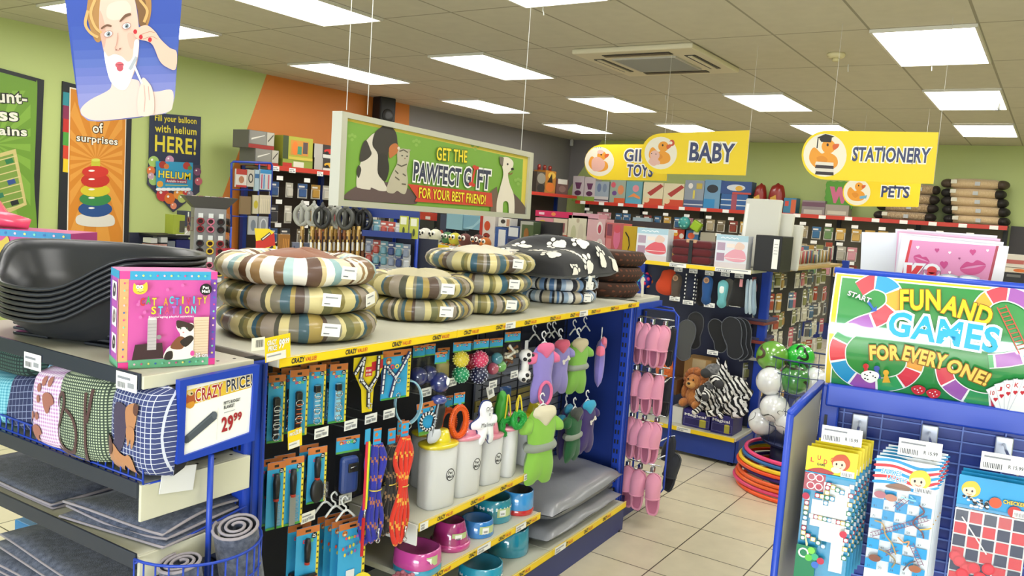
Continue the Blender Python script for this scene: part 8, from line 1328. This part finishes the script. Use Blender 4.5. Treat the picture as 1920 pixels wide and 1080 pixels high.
# ---------------------------------------------------------------- back wall shelving
XS = 12.42; bw = thing('wall_shelving', 'long back wall shelving with a red edged top shelf of toys', 'shelving unit', (XS, 7.0, 0), rad(-90)); LW = 6.42
MB().box((LW/2, .40, 1.0), (LW, .03, 1.6), mat('6f6a5c', .7)).build('back_panel', bw); s = MB().box((LW/2, .2, 1.76), (LW, .4, .03), mat('8a8478', .5)); o = s.build('top_shelf', bw); MB().box((LW/2, -.006, 1.768), (LW, .012, .055), RED_).build('red_edge', o); MB().box((LW/2, .2, .1), (LW, .4, .2), mat('1c2d6e', .4)).build('plinth', bw)
for i in range(7): MB().box((.03+1.06*i, .36, .9), (.05, .05, 1.75), DARKGR).build('post', bw)
for i in range(18): price_label(bw, .15+.36*i, 1.765, -.016, .1, .05, lines=False)
plS = lambda x, y: atX(x, y, XS); zS = 1.776
TOY = (((1004, 322, 1022, 366), '4a4038', 'dark bowl shaped toy set in the corner of the red back shelf', D(('o', .5, .7, .45, .25, '8a8478'), ('o', .5, .25, .4, .2, '2c2826'))), ((1020, 320, 1040, 368), 'b0742c', 'gold and brown bagged toys in the back corner', D(('o', .6, .8, .35, .15, 'd8b04a'), ('o', .5, .3, .4, .2, 'd0702c'), ('p', [(.2, .5), (.6, .9), (.7, .5)], '2a241c'))), ((1042, 336, 1064, 370), '6a4a48', 'brown toy tub with white sticks', D(('r', .1, .7, .9, 1, 'd8d4cc'), ('o', .5, .4, .3, .2, '8a6a64'))), ((1072, 330, 1093, 374), 'c8bcc0', 'white box with a purple cup picture, left of two', D(('r', 0, 0, 1, .22, '8aa84a'), ('p', [(.2, .75), (.8, .75), (.65, .5), (.35, .5)], '6a3a5c'), ('o', .5, .34, .3, .1, '5a2c4c'))), ((1094, 332, 1114, 375), 'c8bcc0', 'white box with a purple cup picture, right of two', D(('r', 0, 0, 1, .22, '8aa84a'), ('p', [(.2, .75), (.8, .75), (.65, .5), (.35, .5)], '6a3a5c'), ('o', .5, .34, .3, .1, '5a2c4c'))), ((1114, 340, 1140, 376), '9aa8b4', 'grey blue toy box over flat trays', D(('r', 0, 0, 1, .3, 'c8c4c4'), ('r', 0, .1, 1, .16, '5a4a5c'), ('o', .3, .7, .15, .2, '6a7a9c'), ('o', .7, .7, .15, .2, '7a8aa0'))), ((1142, 338, 1171, 378), '9aa898', 'colourful toy set box with a red band', D(('r', .3, .05, 1, .25, 'd05a30'), ('o', .2, .8, .15, .12, 'd05a6a'), ('o', .7, .6, .2, .2, 'd88a5a'), ('o', .3, .45, .15, .1, '6a4a8c'))), ((1172, 340, 1202, 380), '6aa0ac', 'teal toy box with an orange swoop', D(('o', .6, .7, .2, .15, 'd88a94'), ('p', [(.1, .3), (.5, .5), (.9, .35), (.9, .25), (.5, .35)], 'e08a4a'), ('r', 0, 0, 1, .25, '5aa4c0'))), ((1204, 342, 1241, 383), 'd8cfae', 'cream box with a long red picture, left of two', D(('p', [(.2, .55), (.85, .95), (1, .85), (.4, .42)], 'a83a34'), ('r', .1, 0, 1, .32, 'c8482c'), ('o', .2, .25, .15, .12, 'e0c8a0'))), ((1242, 344, 1280, 385), 'd8cfae', 'cream box with a long red picture, right of two', D(('p', [(.2, .55), (.85, .95), (1, .85), (.4, .42)], 'a83a34'), ('r', .1, 0, 1, .32, 'c8482c'), ('o', .2, .25, .15, .12, 'e0c8a0'))), ((1281, 338, 1317, 388), '8a94a0', 'grey boxed game over blue trays', D(('r', 0, 0, 1, .3, '4a5c84'), ('r', 0, .12, 1, .16, 'c8ccd4'), ('o', .3, .8, .12, .1, 'e0dcd8'), ('r', .6, .7, .9, .9, 'b8a44a'), ('r', .45, .35, .55, .65, 'd8c85a'))), ((1318, 337, 1348, 389), '6a94b4', 'blue toy box with a dark vehicle picture', D(('o', .5, .7, .35, .14, '2a3038'), ('r', 0, 0, .7, .35, '2f84bc'))), ((1350, 340, 1408, 364), '2a4a84', 'blue racing car toy box on top of the flat ones', D(('o', .5, .5, .3, .25, 'c8d0d8'), ('o', .6, .45, .12, .2, 'd8a83a'), ('r', .4, 0, 1, .15, 'b8483c'))), ((1350, 364, 1400, 391), '2a5a94', 'flat blue toy boxes below the racing car box', D(('r', 0, .3, 1, .36, 'c8d4dc'), ('r', 0, .62, 1, .68, 'c8d4dc'), ('r', .4, 0, .6, 1, '9a4a5c'))), ((1468, 371, 1491, 396), '3a7a9c', 'small blue and orange box beside the red bags', D(('r', .6, .1, 1, .9, 'c8603c'), ('r', .1, .5, .4, .8, 'c84a3c'))), ((1502, 376, 1545, 401), '8a7f80', 'grey and mauve flat packs on the red back shelf', D(('r', 0, .6, 1, .9, '6a4a5c'), ('r', .1, .1, .9, .4, 'b4aca4'))), ((1546, 384, 1590, 404), '9a9084', 'grey patterned pack under the green foam mat', D(('r', .1, .2, .9, .5, 'c0b8a8'))))
for q, c, lab, dd in TOY: pbox('boxed_toy', lab, 'box', q, plL if q[0] < 1068 else plS, 0 if q[0] < 1068 else rad(-90), .22, c, dd, None, (1.85 if q[0] < 1068 else zS) if q[3] > 365 else None)
for i, (x, y) in enumerate(((1038, 314), (1048, 312), (1058, 314))): p = plL(x, 345); t = thing('sweet_tube', 'red topped sweet tube in the back corner, %s from the left' % NTH[i], 'sweet tube', (p.x, p.y+.3, 1.85), group='red sweet tubes'); s = MB(); s.tube([(0, 0, 0), (0, 0, .42)], .03, mat('8a2c24', .3, 0, 'wrap'), 8); s.build('tube', t); s = MB(); s.ell((0, 0, .45), .035, .035, .04, mat('b03428', .3, 0, 'gloss'), 10, 6); s.build('cap', t)
for i, q in enumerate(((1409, 342, 1433, 384), (1435, 342, 1467, 396))):
    p, p1 = plS((q[0]+q[2])/2, q[3]), plS((q[0]+q[2])/2, q[1]); H = p1.z-zS; W_ = (plS(q[0], q[3])-plS(q[2], q[3])).length; t = thing('gift_bag', 'shiny red bag of sweets on the back shelf, %s one' % ('left' if i == 0 else 'right'), 'bag', (XS+.08, p.y, zS), rad(-90), 'red sweet bags'); s = MB(); puff(s, spl([(-W_*.45, 0), (W_*.45, 0), (W_*.5, H*.5), (W_*.35, H*.88), (W_*.12, H*.95), (0, H), (-W_*.15, H*.94), (-W_*.38, H*.85), (-W_*.5, H*.5)], 4), .2, mat('8e2420', .3, 0, 'wrap')); s.build('bag', t); s = MB().at(-.02, -.102, 0); s.e = .001; s.poly([(-.03, H*.3), (.05, H*.4), (.03, H*.6), (-.05, H*.5)], 'c89a3a'); s.build('printed_label', t)
p = plS(1570, 372); t = thing('foam_mat', 'green jigsaw foam mat with a pink W standing on the back shelf', 'foam mat', (XS+.1, p.y, zS+.13), rad(-90)); s = MB(); a = .19; pts = []
for sx, sz, dx2, dz2 in ((-1, -1, 1, 0), (1, -1, 0, 1), (1, 1, -1, 0), (-1, 1, 0, -1)):
    for k in range(8): o = (.012 if k % 2 else 0); pts.append((sx*a+dx2*2*a*k/8+dz2*o, .19+sz*a+dz2*2*a*k/8-dx2*o))
s.prism(pts, 0, .02, mat('5a9a3c', .7)); s.e = .0008; s.at(0, -.001, 0); s.text('W', 0, .19, .2, 'cf6a8c', w=.24, bold=.09); s.build('mat', t); MB().box((0, .06, -.05), (.3, .1, .16), mat('8a8070', .6)).build('support_box', t)
# rolled dog mattresses at the right end
def mattress(label, x0, x1, y, i, c1, c2):
    A, B = plS(x0, y), plS(x1, y); W_ = (A-B).length; m = (A+B)/2; t = thing('dog_mattress', label, 'dog mattress', (XS+.19, m.y, m.z), rad(-90+((i*7) % 5-2)), 'rolled tan dog mattresses'); s = MB(); k = W_/2
    s.lathe([(0, -k*.82), (.05, -k*.82), (.085, -k*.6), (.095, 0), (.085, k*.6), (.05, k*.82), (0, k*.82)], mat(c1, .95, 0, 'felt', 'd8c09a'), 18, sx=.78, sy=1.6); s.v = [V((v.z, v.y, v.x)) for v in s.v]; s.build('cover', t)
    for sg in (-1, 1): s = MB(); s.ell((sg*k*.80, 0, 0), k*.22, .145, .062, mat(c2, .9, 0, 'wrap'), 14, 8); s.build('end_cap', t)
    MB().box((-k*.6, -.13, .02), (.07, .05, .05), mat('d8d4c4')).build('price_label', t); MB().box((k*.1, -.15, .0), (.06, .05, .05), mat('b4b8bc')).build('sticker', t)
for i, (x0, x1, y, c2) in enumerate(((1766, 1893, 413, '1c1816'), (1764, 1893, 395, '1c1816'), (1762, 1890, 378, '1c1816'), (1762, 1886, 362, '1c1816'), (1762, 1892, 344, '4a3c30'))): mattress('tan rolled dog mattress with dark ends, %s of the right stack' % ('bottom' if i == 0 else 'top' if i == 4 else NTH[i]+' from the bottom'), x0, x1, y, i, 'c8ad84', c2)
for i, (x0, x1, y) in enumerate(((1634, 1752, 405), (1640, 1756, 388), (1660, 1758, 372), (1680, 1760, 354))): mattress('brown rolled dog mattress behind the pets sign, %s from the bottom' % NTH[i], x0, x1, y, i+1, '93785a', '2a211c')
# packs on the pegs under the red shelf
g = random.Random(33); pk = [('7a6f5a', 'olive'), ('a89a7c', 'tan'), ('b8b4a8', 'pale grey'), ('8a3a30', 'red'), ('3a6a94', 'blue'), ('c8a04a', 'yellow'), ('4a4a44', 'dark'), ('6a8a5a', 'green'), ('c88a94', 'pink')]
for r, z in enumerate((1.62, 1.36, 1.10)):
    for c in range(34):
        k = g.choice(pk); t = pegpack((k[0], 20+r % 2), .13, .2 if r % 2 else .18); t.location = (XS+.07+g.uniform(-.04, .06), 6.75-.18*c+g.uniform(-.02, .02), z); t.rotation_euler = (0, 0, rad(-90+g.uniform(-12, 12))); t['label'] = '%s pack, %s from the corner in peg row %s under the red back shelf' % (k[1], NTH[c], ('one', 'two', 'three')[r]); t['group'] = 'packs on the back wall pegs'
        if c % 2 == r % 2: price_label(bw, 7.0-(6.75-.18*c), z+.035, -.03, .09, .045, lines=False)
plQ = lambda x, y: atX(x, y, XS-.06)
p = plQ(1283, 418); t = thing('toy_ball', 'teal spotted toy ball hanging under the red back shelf', 'ball', p, rad(-90)); s = MB(); s.ell((0, 0, 0), .10, .08, .10, mat('3f9c98', .4)); [s.ell((.06*cos(a), -.06, .06*sin(a)), .018, .015, .018, mat('8ad0c4', .4), 8, 5) for a in [pi*q/3 for q in range(6)]]; s.build('ball', t); MB().box((0, .12, 0), (.02, .2, .01), STEEL).build('peg', t)
p = plQ(1306, 424); t = thing('toy_cube', 'lime green toy cube hanging tilted under the red back shelf', 'toy', p, rot=(0, rad(30), rad(-90))); MB().box((0, 0, 0), (.15, .1, .15), mat('9ac02c', .5), .015).build('cube', t); MB().box((0, .12, 0), (.02, .2, .01), STEEL).build('peg', t)
for q, c, lab, dd in (((1258, 430, 1285, 450), 'c0402c', 'red toy vehicle pack below the teal ball', D(('o', .3, .6, .16, .25, 'e0a83a'), ('o', .7, .4, .16, .25, 'd8d4cc'))), ((1282, 432, 1308, 452), '3a6a9c', 'blue toy pack below the lime cube', D(('o', .5, .5, .25, .3, 'd8603c'))), ((1312, 436, 1340, 455), 'a8a494', 'clear grey pack right of the blue toy pack', None), ((1184, 408, 1218, 440), '9ab0bc', 'pale blue boxed set behind the white blanket box', D(('r', .1, .2, .9, .7, 'c4ccd0'))), ((1216, 420, 1236, 440), 'c8b0a0', 'small beige pack beside the pale blue set', None)): pbox('hanging_pack', lab, 'packet', q, lambda x, y: atX(x, y, XS-.02), rad(-90), .08, c, dd, None, None, 'card')
# right edge stack
plE = lambda x, y: atX(x, y, 9.0)
eg = thing('gondola_shelving', 'low shelving at the right edge with white boxes on top', 'shelving unit', (9.0, .42, 0), rad(-90)); p = plE(1900, 530); MB().box((.3, .2, p.z-.015), (.8, .4, .03), BLACK).build('shelf', eg); MB().box((.3, .38, p.z/2), (.8, .03, p.z), DARKGR).build('back_panel', eg); MB().box((.3, .2, .1), (.8, .4, .2), BLUED).build('plinth', eg); zE = p.z
pbox('boxed_toy', 'white box with red print stacked at the right edge', 'box', (1879, 478, 1945, 503), plE, rad(-90), .2, 'd8d0c4', D(('r', .1, .3, .6, .6, 'b8605a'))); pbox('boxed_toy', 'black box with a pale panel under the white boxes', 'box', (1879, 512, 1945, 530), plE, rad(-90), .25, '1c1c1e', D(('r', .1, .55, .5, .8, '6a6a68')), None, zE); pbox('boxed_toy', 'white and orange box in the middle of the right edge stack', 'box', (1879, 502, 1945, 513), plE, rad(-90), .2, 'e0d4c0', D(('o', .5, .5, .2, .3, 'd8702c')))
p = atX(1908, 460, XB-.02); t = thing('wall_panel', 'dark framed panel on the green back wall at the right edge', 'panel', p, rad(-90)); MB().box((.3, 0, 0), (.8, .03, .5), mat('3a3638')).build('board', t)
